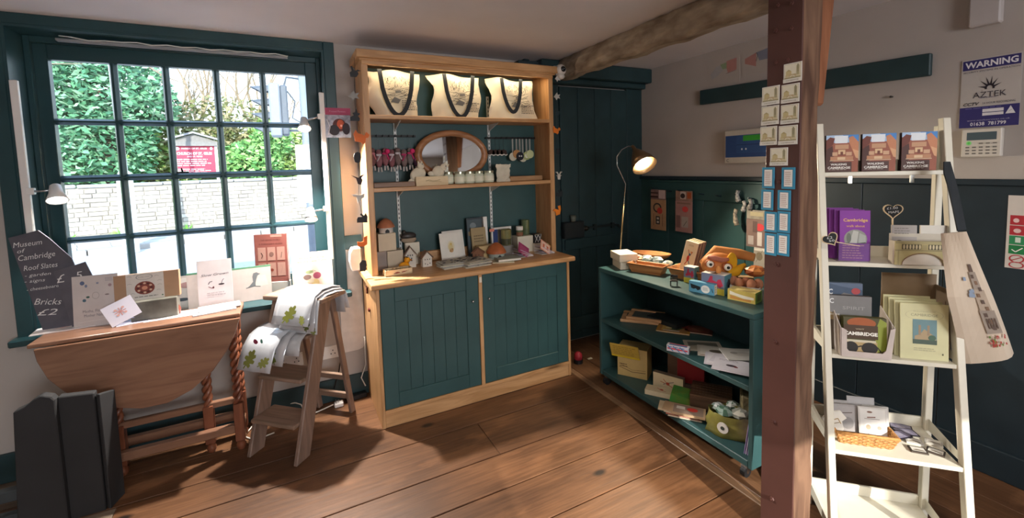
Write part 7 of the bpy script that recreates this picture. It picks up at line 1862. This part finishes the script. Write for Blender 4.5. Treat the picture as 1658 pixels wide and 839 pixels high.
# camera dome, cup on the lock, things on the floor by the door
t = thing('security_camera', 'white dome security camera at the top right corner of the dresser', 'camera', (1.851,2.770,2.253))
MB().cyl((0.0, 0.06, -0.0), (0.0, 0.02, 0.0), 0.035, 0.042, 20).sphere((0, 0.005, 0), 0.040, 18, s=(1, .8, 1)).box(-0.05, 0.02, -0.015, -0.01, 0.07, 0.03).sphere((0.005, 0.01, -0.045), 0.028, 14, s=(1, .8, .8)).build('housing', M('#d9d6d0', rough=0.35), t, smooth=True)
MB().sphere((0.002, -0.022, 0.002), 0.021, 16, s=(1, .55, 1)).build('lens', M('#141518', rough=0.08), t, smooth=True)
MB().sphere((0.002, -0.034, 0.002), 0.004, 8).build('lens_glint', M('#9aa0a8', rough=0.2), t)
t = thing('small_cup', 'small pale cup standing on the dark lock box of the door', 'cup', (2.135, YB-0.058, 1.067))
MB().lathe([(0.0005, 0), (0.022, 0), (0.026, 0.05), (0.023, 0.05), (0.020, 0.004)], 16).build('cup', M('#6f7368', rough=0.4), t, smooth=True)
t = thing('broom', 'dark broom or umbrella leaning in the gap beside the dresser', 'broom', (1.90, 2.92, 0))
MB().lathe([(0.012, 0.09), (0.035, 0.16), (0.05, 0.45), (0.03, 0.62), (0.008, 0.72)], 12, sx=1.0, sy=.6).build('dark_cloth', M('#15191d', rough=0.9), t, smooth=True)
MB().cyl((0, 0, 0.02), (0, 0, 0.12), 0.01, 0.01, 8).build('pole', BLACK, t)
t = thing('red_object', 'small red and black object on the floor beside the dresser', 'tool', (1.935, 2.74, 0.0), 0.2)
MB().lathe([(0.0005, 0.03), (0.034, 0.03), (0.030, 0.07), (0.016, 0.085), (0.0005, 0.088)], 16).build('red_cap', M('#a8303c', rough=0.4), t, smooth=True)
MB().lathe([(0.0005, 0.0), (0.036, 0.0), (0.036, 0.029), (0.0005, 0.029)], 16).build('black_base', BLACK, t)
t = thing('paper_scrap', 'tiny pale scrap of paper on the floor near the door', 'scrap', ((2.053,2.748,0.000)[0], (2.053,2.748,0.000)[1], 0.0))
MB().hexa([(-.02, -.01, 0.0005), (.02, -.012, 0.0005), (.018, .01, 0.0005), (-.02, .012, 0.0005)], [(-.018, -.01, 0.004), (.02, -.01, 0.002), (.018, .01, 0.005), (-.02, .012, 0.002)]).build('scrap', M('#b0a695'), t)
t = thing('black_corner_box', 'small dark object on top of the dresser cornice near the camera', 'box', (1.62, 2.9, 2.276))
MB().box(-0.08, -0.04, 0, 0.09, 0.04, 0.045).box(-0.03, -0.03, 0.045, 0.02, 0.03, 0.06).build('box', M('#1d3036', rough=.5), t, bevel=0.005)
# fixtures of the added, unseen ceiling lamps whose light falls into the picture
for i, (x, y, z, e) in enumerate(ADDED_CEILING_LAMPS[:3]):
    t = thing('added_ceiling_lamp', 'round ceiling downlight behind the viewer, %s' % ['over the middle of the room', 'near the left wall', 'near the right wall'][i], 'lamp', (x, y, ZC))
    MB().lathe([(0.055, -0.0005), (0.060, -0.012), (0.045, -0.012), (0.040, -0.0005)], 24).build('trim_ring', PLASTIC_W, t, smooth=False)
    MB().cyl((0, 0, -0.001), (0, 0, -0.004), 0.040, 0.040, 20).build('diffuser', M('#fff0d8', emit=6.0), t)
# ================================================================ white ladder shelf
LA = radians(-44.82)
LO = (2.001, 1.093)
LW = 0.442
wv = Vector((cos(LA), sin(LA), 0)); nv = Vector((sin(LA), -cos(LA), 0))
def dep(z): return 0.339-(0.339-0.049)*z/1.7
WP = M('#e0dbca', rough=0.4, var=0.03)
ls = thing('ladder_shelf', 'white wooden five-tier ladder shelf right of the post', 'shelf', (LO[0], LO[1], 0), LA)
# local frame: x along the width, -y towards the room
for x0, x1 in ((0, 0.024), (LW-0.024, LW)):
    MB().hexa([(x0, -0.339, 0), (x1, -0.339, 0), (x1, -0.305, 0), (x0, -0.305, 0)], [(x0, -0.058, 1.688), (x1, -0.058, 1.688), (x1, -0.024, 1.688), (x0, -0.024, 1.688)]).build('front_rail', WP, ls, bevel=0.002)
    MB().box(x0, -0.03, 0, x1, 0.0, 1.66).build('rear_rail', WP, ls, bevel=0.002)
LZ = [1.487, 1.129, 0.772, 0.414, 0.068]
for i, z in enumerate(LZ):
    d = dep(z)
    MB().box(0.0245, -d, z-0.016, LW-0.0245, -0.002, z).build('shelf_board', WP, ls, bevel=0.0015)
    MB().box(0.0245, -0.012, z, LW-0.0245, -0.002, z+0.045).build('back_lip', WP, ls, bevel=0.0015)
    for x0 in (0.0, LW-0.012):
        MB().hexa([(x0+(0.012 if x0 == 0 else 0), -d+0.03, z+0.0), (x0+(0.024 if x0 == 0 else 0.0), -d+0.03, z+0.0), (x0+(0.024 if x0 == 0 else 0.0), -0.03, z), (x0+(0.012 if x0 == 0 else 0), -0.03, z)],
                  [(x0+(0.012 if x0 == 0 else 0), -d+0.05, z+0.03), (x0+(0.024 if x0 == 0 else 0.0), -d+0.05, z+0.03), (x0+(0.024 if x0 == 0 else 0.0), -0.03, z+0.05), (x0+(0.012 if x0 == 0 else 0), -0.03, z+0.05)]).build('side_lip', WP, ls)
for u in (0.12, 0.325):
    MB().box(u-0.006, -dep(1.47)+0.02, 1.44, u+0.006, -dep(1.47)+0.028, 1.470).build('shelf_bracket', M('#c9c9c4', rough=.3, metal=.6), ls)
def onl(u, v, z):   # ladder-local to world
    return (LO[0]+wv.x*u+nv.x*v, LO[1]+wv.y*u+nv.y*v, z)

# walking guide books on the top shelf
BRK = '#a4583e'
WC = [('r', 0, 0, 1, 1, '#9d5a44'), ('p', [(0, 1), (1, 1), (1, .76), (.62, .80), (.3, .78), (0, .88)], '#a9c4e2'), ('p', [(.5, 1), (1, 1), (1, .8), (.72, .9)], '#4b8ace'), ('p', [(.25, .98), (.68, .98), (.66, .78), (.28, .78)], '#e6ecf2'),
      ('p', [(0, .86), (.12, .95), (.27, .92), (.22, .75), (.05, .62), (0, .55)], '#6f3426'), ('p', [(.7, .93), (.82, .97), (1, .80), (1, .5), (.9, .42), (.72, .78)], '#c98660'), ('p', [(.82, .62), (1, .56), (1, .35), (.92, .38)], '#dba77e'), ('p', [(0, .6), (.2, .72), (.26, .3), (0, .2)], '#4f2a22'),
      ('r', .28, .62, .7, .74, '#c99a76'), ('r', .38, .48, .6, .60, '#e0bd92'), ('r', .2, .44, .36, .54, '#d0a684'), ('r', .62, .44, .8, .54, '#d0a684'), ('r', .45, .45, .53, .55, '#7a4432'), ('r', .14, .32, .84, .42, '#c08a66'), ('r', .36, .33, .6, .40, '#e0c09a'), ('r', .12, .30, .86, .315, '#dfc9a8'),
      ('r', .0, .0, .8, .27, '#4f2f28'), ('t', 'WALKING', .40, .205, .055, '#efe9e2', .50, .03), ('t', 'CAMBRIDGE', .41, .115, .06, '#efe9e2', .70, .03), ('s', .08, .05, .78, .075, 1, '#cfc4b8')]
GQ = [(2.115,1.020,1.498,0.255,0.173,0.000), (2.437,1.020,1.493,0.336,0.186,0.000), (2.847,1.020,1.485,0.401,0.206,0.000)]
gz = LZ[0]
for k, (u, nm) in enumerate(((0.090, 'left of the three on the top ladder shelf'), (0.215, 'middle of the three on the top ladder shelf'), (0.345, 'right of the three on the top ladder shelf'))):
    for j in range(2):
        x, y, z = onl(u+(0.006 if j else 0), 0.062-j*0.02, gz+0.0005)
        lb = ('brick building guidebook, '+nm) if j == 0 else ('guidebook hidden behind the '+['left', 'middle', 'right'][k]+' brick building guidebook')
        upright('guidebook', lb, 'book', (x, y, z, 0.112, 0.150, LA), 0.016, '#3a2a28', WC if j == 0 else None, lean=0.0, group='walking guidebooks on the ladder shelf', side='#e0dad0')

# purple leaflets with holder, second shelf
z2 = LZ[1]+0.0005
PL = '#7f3592'
x, y, z = onl(0.115, 0.11, z2)
t = thing('leaflet_holder', 'clear holder with a purple label on the second ladder shelf', 'holder', (x, y, z), LA)
MB().box(-0.055, -0.022, 0, 0.055, -0.020, 0.075).box(-0.055, 0.052, 0, 0.055, 0.054, 0.10).box(-0.055, -0.020, 0, -0.053, 0.052, 0.08).box(0.053, -0.020, 0, 0.055, 0.052, 0.08).build('clear_holder', glass_mat((0.93, 0.9, 0.95, 1), 0.08), t)
MB().box(-0.050, -0.0195, 0.003, 0.052, -0.0185, 0.074).build('label_card', M('#8f5aa8', rough=0.5), t)
decal(t, [('s', .12, .1, .85, .95, 6, '#c9a0b0')], 0.102, 0.071, y=-0.0195, x0=-0.05, z0=0.003, name='label_print')
x, y, z = onl(0.115, 0.11, z2)
for k in range(4):
    xx, yy, zz = onl(0.123-0.013*k, 0.122-0.017*k, z2+0.004)
    upright('purple_leaflet', ['purple walking leaflet titled Cambridge walk about with an oval grey photo', 'purple leaflet just behind the front one', 'purple leaflet third from the front', 'rearmost purple leaflet with pale edges'][k], 'leaflet', (xx, yy, zz, 0.103, 0.200+0.002*k, LA), 0.008, PL,
            [('r', 0, 0, 1, 1, '#83309a'), ('t', 'Cambridge', .52, .80, .06, '#e6b45e', .80, .02), ('t', 'walk about', .52, .69, .045, '#d8a05e', .60, .01), ('e', .52, .43, .38, .19, '#8f9089'), ('p', [(.3, .32), (.45, .6), (.62, .58), (.55, .28)], '#b9b9b2'), ('p', [(.6, .3), (.65, .55), (.85, .5), (.85, .36)], '#a9aca6'), ('e', .3, .45, .08, .1, '#6a6f66'), ('l', [(.2, .34), (.5, .33), (.85, .36)], .004, '#55584f')] if k == 0 else None,
            lean=-0.06, group='purple leaflets on the ladder shelf', side='#d9cfdb')
HEART = []
for i in range(28):
    a = 2*pi*i/28
    HEART.append((16*sin(a)**3/34, (13*cos(a)-5*cos(2*a)-2*cos(3*a)-cos(4*a))/34))
def heart(label, pw, s, stick, txt, rz, roll=0.0):
    t = thing('heart_sign', label, 'sign', pw, rz, roll=roll)
    MB().prism([(a*s, b*s) for a, b in HEART], -0.002, 0.002).build('wood_edge', M('#d9c19a', rough=0.6), t)
    MB().prism([(a*s*0.86, b*s*0.86+0.001) for a, b in HEART], -0.0032, -0.0021).build('chalk_face', M('#1f2122', rough=0.7), t)
    decal(t, txt, s, s, y=-0.0034, z0=-s/2, name='chalk_writing')
    MB().bar(stick[0], stick[1], 0.005, 0.003).build('stick', M('#d9c19a', rough=0.6), t)
hp = (2.041,0.800,1.353)
xx, yy, zz = onl(0.265, 0.07, 1.30)
heart('upright black heart sign on a stick reading one pound maps', (xx, yy, zz+0.028), 0.072, ((0, 0, -0.030), (0.002, 0, -0.15)), [('t', '£1.00', .45, .66, .13, '#d9d9d9', .5, 0, .08), ('t', 'MAPS', .52, .44, .13, '#d9d9d9', .48, 0, .1)], LA)
xx, yy, zz = onl(0.012, 0.20, 1.26)
heart('tilted black heart sign on a stick by the purple leaflets', (xx, yy, zz-0.03), 0.062, ((0.012, 0, -0.02), (0.072, 0.01, -0.075)), [('t', '£2', .5, .62, .16, '#c9c9c9', .3, 0, -.4), ('t', '50', .5, .40, .14, '#c9c9c9', .3, 0, -.4)], LA, roll=-0.55)
# bridge-shaped card holder
xx, yy, zz = onl(0.325, 0.155, z2)
t = thing('bridge_card_box', 'yellow stone bridge shaped card box on the second ladder shelf', 'box', (xx, yy, zz), LA)
ST = '#b5a878'
w_, h_ = 0.175, 0.092
arch = [(-w_/2, 0), (-w_/2, h_), (w_/2, h_), (w_/2, 0), (w_/2*0.74, 0)]+[(w_/2*0.74*cos(pi*i/12), 0.045*sin(pi*i/12)) for i in range(1, 12)]+[(-w_/2*0.74, 0)]
MB().prism(arch, -0.006, 0.0).build('bridge_front', M(ST, rough=0.7, var=0.15), t)
MB().box(-w_/2*0.76, 0.001, 0, w_/2*0.76, 0.002, 0.055).build('arch_card', M('#dcd4c8'), t)
MB().box(-w_/2, 0.04, 0, w_/2, 0.043, 0.115).box(-w_/2, 0.0, 0, -w_/2+0.003, 0.04, 0.09).box(w_/2-0.003, 0.0, 0, w_/2, 0.04, 0.09).build('box_back', M('#c9c0b0'), t)
sh = [('r', 0, .90, 1, 1, '#a3986e'), ('r', 0, .60, 1, .64, '#8f8560'), ('r', .12, .66, .46, .88, '#5d5743'), ('r', .58, .66, .92, .88, '#5d5743'), ('r', .48, .66, .56, .86, '#a3986e')]
for k in range(6):
    sh += [('e', .155+.055*k, .77, .017, .10, '#cfc29a'), ('e', .615+.055*k, .77, .017, .10, '#cfc29a')]
sh += [('l', [(.06, .0), (.06, .6)], .0015, '#8f8560'), ('l', [(.94, .0), (.94, .6)], .0015, '#8f8560')]
sh += [('l', [(.5+.38*cos(pi*i/12)*1.0, .52*sin(pi*i/12)) for i in range(13)], .0018, '#7a4a3c')]
decal(t, sh, w_, h_, y=-0.006, name='stone_print')
upright('white_map', 'white folded map standing in the bridge box', 'map', (*onl(0.38, 0.115, z2+0.002), 0.085, 0.145, LA), 0.008, '#d9d4ca', [('e', .4, .45, .35, .14, '#b9b48a'), ('p', [(.2, .4), (.5, .5), (.6, .42), (.3, .35)], '#8f8a5c'), ('l', [(.3, .5), (.5, .38), (.7, .5)], .002, '#6a6a44')], lean=-0.03)
upright('white_map', 'greyish folded map with a small train picture left in the bridge box', 'map', (*onl(0.285, 0.118, z2+0.002), 0.080, 0.145, LA), 0.008, '#a9a29e', [('s', .1, .75, .8, .95, 3, '#8a847f'), ('r', .15, .38, .9, .55, '#6a5f52'), ('e', .3, .55, .12, .05, '#5a5046')], lean=-0.03)
boxy('grey_card_box', 'greyish box at the right end of the second shelf under the tote bag', 'box', *onl(0.405, 0.085, z2), 0.03, 0.03, 0.11, LA, '#a8a29a')

# third shelf: books in a cardboard display and the painted guide
z3 = LZ[2]+0.0005
xx, yy, zz = onl(0.128, 0.165, z3)
t = thing('card_display_box', 'white card display box holding glossy Cambridge books on the third ladder shelf', 'box', (xx, yy, zz), LA)
MB().prism([(-0.075, 0), (0.085, 0), (0.095, 0.125), (0.080, 0.118), (0.068, 0.035), (0.058, 0.022), (-0.050, 0.022), (-0.058, 0.032), (-0.060, 0.105), (-0.078, 0.115)], -0.055, -0.052).build('front_lip', M('#c9bdb6', rough=0.6), t)
MB().hexa([(-0.078, -0.052, 0), (-0.075, -0.052, 0), (-0.075, 0.05, 0), (-0.078, 0.05, 0)], [(-0.081, -0.052, 0.115), (-0.078, -0.052, 0.115), (-0.078, 0.05, 0.18), (-0.081, 0.05, 0.18)]).hexa([(0.083, -0.052, 0), (0.086, -0.052, 0), (0.086, 0.05, 0), (0.083, 0.05, 0)], [(0.093, -0.052, 0.122), (0.096, -0.052, 0.122), (0.090, 0.05, 0.18), (0.087, 0.05, 0.18)]).build('side_flap', M('#cfc4bd', rough=0.6), t)
xx, yy, zz = onl(0.136, 0.205, z3)
upright('glossy_book', 'olive and orange book titled Cambridge with dark round spectacles on the cover', 'book', (xx, yy, zz, 0.140, 0.150, LA), 0.03, '#5b5a2c',
        [('r', 0, 0, 1, 1, '#4e4a2a'), ('e', .42, .86, .34, .14, '#a5592e'), ('p', [(.72, .1), (1, .2), (1, .9), (.85, 1), (.75, .7)], '#8f9a3a'), ('r', .0, .45, .8, .80, '#4d3826'), ('t', 'CAMBRIDGE', .40, .58, .085, '#f0ede4', .78, .045), ('r', .0, .02, .78, .38, '#b9a070'), ('r', .04, .36, .75, .42, '#d0c8b0'),
         ('e', .17, .22, .165, .15, '#2b2622'), ('e', .60, .22, .19, .15, '#2b2622'), ('l', [(.33, .24), (.42, .27)], .005, '#2b2622'), ('l', [(.78, .26), (.86, .15)], .004, '#3a3228'), ('t', 'VISIT', .38, .70, .03, '#d8c8a4', .2)], lean=-0.10)
xx, yy, zz = onl(0.100, 0.155, z3+0.002)
upright('landscape_book', 'dusky landscape book standing above the spectacles book, partly hidden title', 'book', (xx, yy, zz, 0.150, 0.218, LA), 0.02, '#55504c',
        [('r', 0, .6, 1, 1, '#7f7d7c'), ('r', 0, .0, 1, .62, '#5f544a'), ('p', [(0, .72), (.3, .62), (1, .6), (1, .55), (0, .55)], '#9a8460'), ('t', 'C', .1, .9, .09, '#e6e6e6', .1, .02), ('t', 'SPIRIT', .6, .78, .06, '#a9a6a2', .5), ('s', .05, .62, .3, .68, 1, '#d9d4ca')], lean=-0.05)
xx, yy, zz = onl(0.092, 0.125, z3+0.002)
upright('landscape_book', 'blue grey book with a red round sticker at the back of the display box', 'book', (xx, yy, zz, 0.128, 0.262, LA), 0.02, '#4d5d74',
        [('r', 0, .0, 1, 1, '#5d6c84'), ('p', [(0, 1), (.4, .95), (1, .9), (1, .7), (0, .75)], '#47576e'), ('p', [(.1, .7), (.5, .85), (1, .8), (1, .6), (0, .6)], '#7f7a78'), ('t', 'C', .14, .86, .08, '#e9ecf0', .12, .03), ('e', .82, .88, .12, .05, '#b0484a'), ('t', 'SPIRIT', .66, .74, .045, '#b9b9bb', .5)], lean=-0.05)
xx, yy, zz = onl(0.365, 0.10, z3)
CRM = '#d3cfa4'
t = thing('brochure_holder', 'brown card holder behind the pale yellow brochures', 'holder', (*onl(0.330, 0.05, z3),), LA)
MB().box(-0.085, 0, 0, 0.095, 0.004, 0.30).box(0.092, -0.10, 0, 0.096, 0, 0.26).build('card_back', M('#8f7a62', rough=0.7), t)
for k in range(4):
    upright('yellow_brochure', ['pale yellow Cambridge brochure with a painted college tower picture', 'pale yellow brochure directly behind the front one', 'pale yellow brochure third from the front', 'rearmost pale yellow brochure'][k], 'brochure', (*onl(0.330-0.010*k, 0.185-0.018*k, z3+0.001*k), 0.148, 0.212+0.004*k, LA), 0.006, CRM,
            [('o', .5, .80, .40, .10, .04, '#c4bf9a'), ('t', 'CAMBRIDGE', .5, .80, .045, '#8f8e74', .56), ('t', 'AN ILLUSTRATED GUIDE', .5, .865, .018, '#a5a488', .46), ('r', .26, .28, .76, .72, '#6f8f94'), ('p', [(.3, .42), (.42, .46), (.5, .55), (.66, .46), (.74, .42), (.74, .36), (.3, .36)], '#b09a78'), ('r', .38, .44, .43, .62, '#a08a70'), ('r', .56, .44, .61, .62, '#a08a70'), ('r', .26, .28, .76, .36, '#4f5f54'), ('e', .66, .40, .08, .05, '#4f6a58'),
             ('s', .28, .15, .74, .22, 2, '#b9b594'), ('l', [(.88, .10), (.88, .135)], .003, '#4a4a3a')] if k == 0 else None, lean=-0.07, group='pale yellow brochures')

# fourth shelf: wicker basket with film packets, small magnets
z4 = LZ[3]+0.0005
bx0, by0, bz0 = onl(0.145, 0.165, z4)
WK = M('#b9844a', rough=0.6, var=0.25, scale=60, bump=0.5)
basket('shallow woven wicker basket on the fourth ladder shelf', bx0, by0, bz0, 0.205, 0.115, 0.048, LA, '#b9844a', WK, name='wicker_basket', weave=True)
FK = [(0.185, 0.175, 0.095, 0.125, '#c9c5bf', 'clear packet with two round charms on white card, front right of the basket', [('r', .05, .05, .95, .95, '#d8d5cf'), ('e', .4, .85, .1, .03, '#7a5a4a'), ('l', [(.3, .68), (.6, .70)], .004, '#7a4a3a'), ('l', [(.2, .64), (.75, .64)], .002, '#8a8078'), ('e', .33, .36, .16, .14, '#eceae4'), ('e', .33, .38, .09, .08, '#b5a58c'), ('e', .72, .40, .13, .12, '#f0efea'), ('e', .72, .38, .08, .06, '#a59a88'), ('l', [(.33, .2), (.33, .05)], .003, '#a9a59f')]),
      (0.205, 0.150, 0.09, 0.120, '#bab7b3', 'clear packet directly behind the two-charm packet', [('r', .05, .05, .95, .95, '#c6c3bf')]),
      (0.160, 0.140, 0.095, 0.145, '#a9a6a6', 'tallest clear packet at the back of the wicker basket', [('r', .05, .05, .95, .95, '#b0adac')]),
      (0.095, 0.165, 0.085, 0.120, '#9f9a98', 'greyish packet with a dark print left of the middle of the basket', [('r', .05, .05, .95, .95, '#a5a09e'), ('l', [(.2, .7), (.8, .75)], .003, '#5a4a44'), ('e', .6, .4, .25, .2, '#908c8a')]),
      (0.075, 0.145, 0.080, 0.125, '#aaa5a3', 'greyish packet behind the dark print one', [('r', .05, .05, .95, .95, '#b0aba8')])]
for (u, v, w, h, c_, lb, sh) in FK:
    upright('film_packet', lb, 'packet', (*onl(u, v, z4+0.008), w, h, LA+0.05), 0.005, c_, sh, lean=-0.16, group='film packets in the wicker basket', body='film_card')
p_ = onl(0.045, 0.20, z4+0.02)
t = thing('white_felt_shape', 'ragged white felt piece with a gold mark at the left end of the basket', 'felt', p_, LA, tilt=-0.1)
MB().prism([(-.03, .0), (.012, -.01), (.03, .03), (.024, .06), (.04, .075), (.02, .10), (-.005, .095), (-.035, .11), (-.03, .08), (-.045, .06), (-.03, .04)], -0.004, 0.004).build('felt', M('#dfdad0', rough=0.9), t)
decal(t, [('l', [(-.01, .06), (.01, .07), (.02, .05)], .003, '#a5854a'), ('l', [(-.015, .045), (.015, .055)], .003, '#8a7a5a')], 1, 1, y=-0.004, x0=0, name='gold_mark')
MGP = [(2.088,0.730,0.420), (2.141,0.761,0.420), (2.196,0.721,0.420), (2.132,0.693,0.420)]
for k, (p, nm, dk) in enumerate(zip(MGP, ['front left one of four, framed black', 'back left one of four', 'back right one of four', 'front right one of four, framed black'], (1, 0, 0, 1))):
    flat('small_magnet', 'small framed picture tile on the fourth ladder shelf, '+nm, 'magnet', (p[0], p[1], z4+0.0005), 0.052, 0.040, 0.006, LA-0.1-0.15*k, '#d2cec6' if not dk else '#4a4038', [('r', .05, .08, .95, .92, '#3a3430' if dk else '#bdb7ac'), ('r', .1, .15, .9, .85, '#dcd8cf'), ('p', [(.15, .3), (.4, .5), (.85, .4), (.85, .25), (.15, .25)], '#8a7f70')], group='small picture tiles on the fourth shelf')
for k, p in enumerate(((2.214,0.833,0.420), (2.180,0.804,0.420), (2.128,0.805,0.420))):
    flat('dark_framed_card', 'black edged purple card lying behind the wicker basket, %s' % ['furthest back', 'rightmost', 'nearest the front'][k], 'card', (p[0], p[1], z4+0.0005+0.004*k), 0.075, 0.05, 0.003, LA+0.4*k-0.3, '#241f2a', [('r', .06, .08, .94, .92, '#8f8aa0'), ('e', .5, .5, .2, .2, '#a5a0b0')], group='black edged cards on the fourth shelf')

# tote bag hung on the right rail of the ladder shelf
t = thing('tote_bag', 'cream tote bag printed with a church tower, hung on the right of the ladder shelf', 'bag', (0, 0, 0))
def on(p, d=0.0): return Vector(p)
D0_ = 1.45
ux = Vector((0.891, -0.453, 0)); fx = Vector((0.453, 0.891, 0))
def tp(px_, py_, d):   # a point at depth d in front of the viewer, from the measured outline
    return None
TL = (1.988,0.660,1.276); TR = (2.002,0.600,1.289); BR_ = (2.354,0.560,0.804); BL_ = (2.236,0.660,0.751)
MID_L = (2.056,0.660,1.044)
rows = 14; cols_ = 8; vs = []; fs = []
A = Vector(TL); Bv = Vector(TR); Cv = Vector(BR_); Dv = Vector(BL_); Ml = Vector(MID_L)
for side in (0, 1):
    for j in range(rows+1):
        v = j/rows
        Lp = A.lerp(Ml, v*2) if v < .5 else Ml.lerp(Dv, v*2-1)
        Rp = Bv.lerp(Cv, v)
        for i in range(cols_+1):
            u = i/cols_
            p = Lp.lerp(Rp, u)
            nn = (Rp-Lp).cross(Vector((0, 0, 1))).normalized()
            if nn.y > 0: nn = -nn
            th = 0.014*min(1, min(u, 1-u)*6)*(0.4+v)
            p = p+nn*(th if side == 0 else -th)+nn*0.008*sin(u*6+v*4)*v
            vs.append(tuple(p))
N = (rows+1)*(cols_+1)
for s_ in (0, 1):
    for j in range(rows):
        for i in range(cols_):
            a = s_*N+j*(cols_+1)+i; q = (a, a+1, a+cols_+2, a+cols_+1)
            fs.append(q if s_ else q[::-1])
for j in range(rows):
    for i in (0, cols_):
        a = j*(cols_+1)+i; q = (a, a+cols_+1, N+a+cols_+1, N+a); fs.append(q if i else q[::-1])
for i in range(cols_):
    a = rows*(cols_+1)+i; fs.append((a, a+1, N+a+1, N+a)); fs.append((i, N+i, N+i+1, i+1))
MB().add(vs, fs).build('canvas', M('#d6c6b2', rough=0.9, var=0.06, scale=5, bump=0.3), t, smooth=False)
# printed tower: patches between front surface points
def surf(u, v, off=0.003):
    Lp = A.lerp(Ml, v*2) if v < .5 else Ml.lerp(Dv, v*2-1)
    Rp = Bv.lerp(Cv, v); nn = (Rp-Lp).cross(Vector((0, 0, 1))).normalized()
    if nn.y > 0: nn = -nn
    th = 0.014*min(1, min(u, 1-u)*6)*(0.4+v)
    return tuple(Lp.lerp(Rp, u)+nn*(th+off)+nn*0.008*sin(u*6+v*4)*v)
mb = MB(); TC = ['#a5988c', '#8a6f5c', '#b9a896', '#b04a44', '#6f8a4a', '#8f9fb4', '#6a5a52']
def patch(u0, v0, u1, v1, c_, off=0.0045):
    mb.add([surf(u0, v0, off), surf(u1, v0, off), surf(u1, v1, off), surf(u0, v1, off)], [(0, 1, 2, 3)], c_)
patch(.62, .24, .70, .30, 6); patch(.58, .30, .74, .44, 0); patch(.56, .44, .78, .60, 2); patch(.54, .60, .82, .78, 0)
for k in range(9): patch(.60+.012*(k % 3)*3, .32+.05*k, .66+.012*(k % 3)*3, .35+.05*k, 1 if k % 2 else 6, .006)
for k in range(4): patch(.60+.05*k, .66, .625+.05*k, .74, 6, .006)
rr_ = random.Random(4)
for k in range(26): 
    u = rr_.uniform(.50, .88); v = rr_.uniform(.79, .87); patch(u, v, u+.03, v+.018, rr_.choice([3, 4, 3, 2, 4]), .006)
for k in range(6):
    u = rr_.uniform(.38, .5); v = rr_.uniform(.28, .48); patch(u, v, u+.07, v+.03, 5, .006)
mb.build('printed_tower', [M(c, rough=0.9) for c in TC], t)
hA = Vector((2.087,0.700,1.521)); 
o = MB().add([tuple(Vector(p)) for p in ((2.167,0.720,1.520), (2.189,0.710,1.519), (2.175,0.690,1.456), (2.156,0.670,1.394), (2.030,0.610,1.291), (1.994,0.620,1.289), (2.072,0.660,1.363), (2.116,0.690,1.436), (2.141,0.710,1.480))], [(0, 1, 2, 3, 4, 5, 6, 7, 8)]).build('strap', HND, t)
md = o.modifiers.new('s', 'SOLIDIFY'); md.thickness = 0.004; md.offset = 0
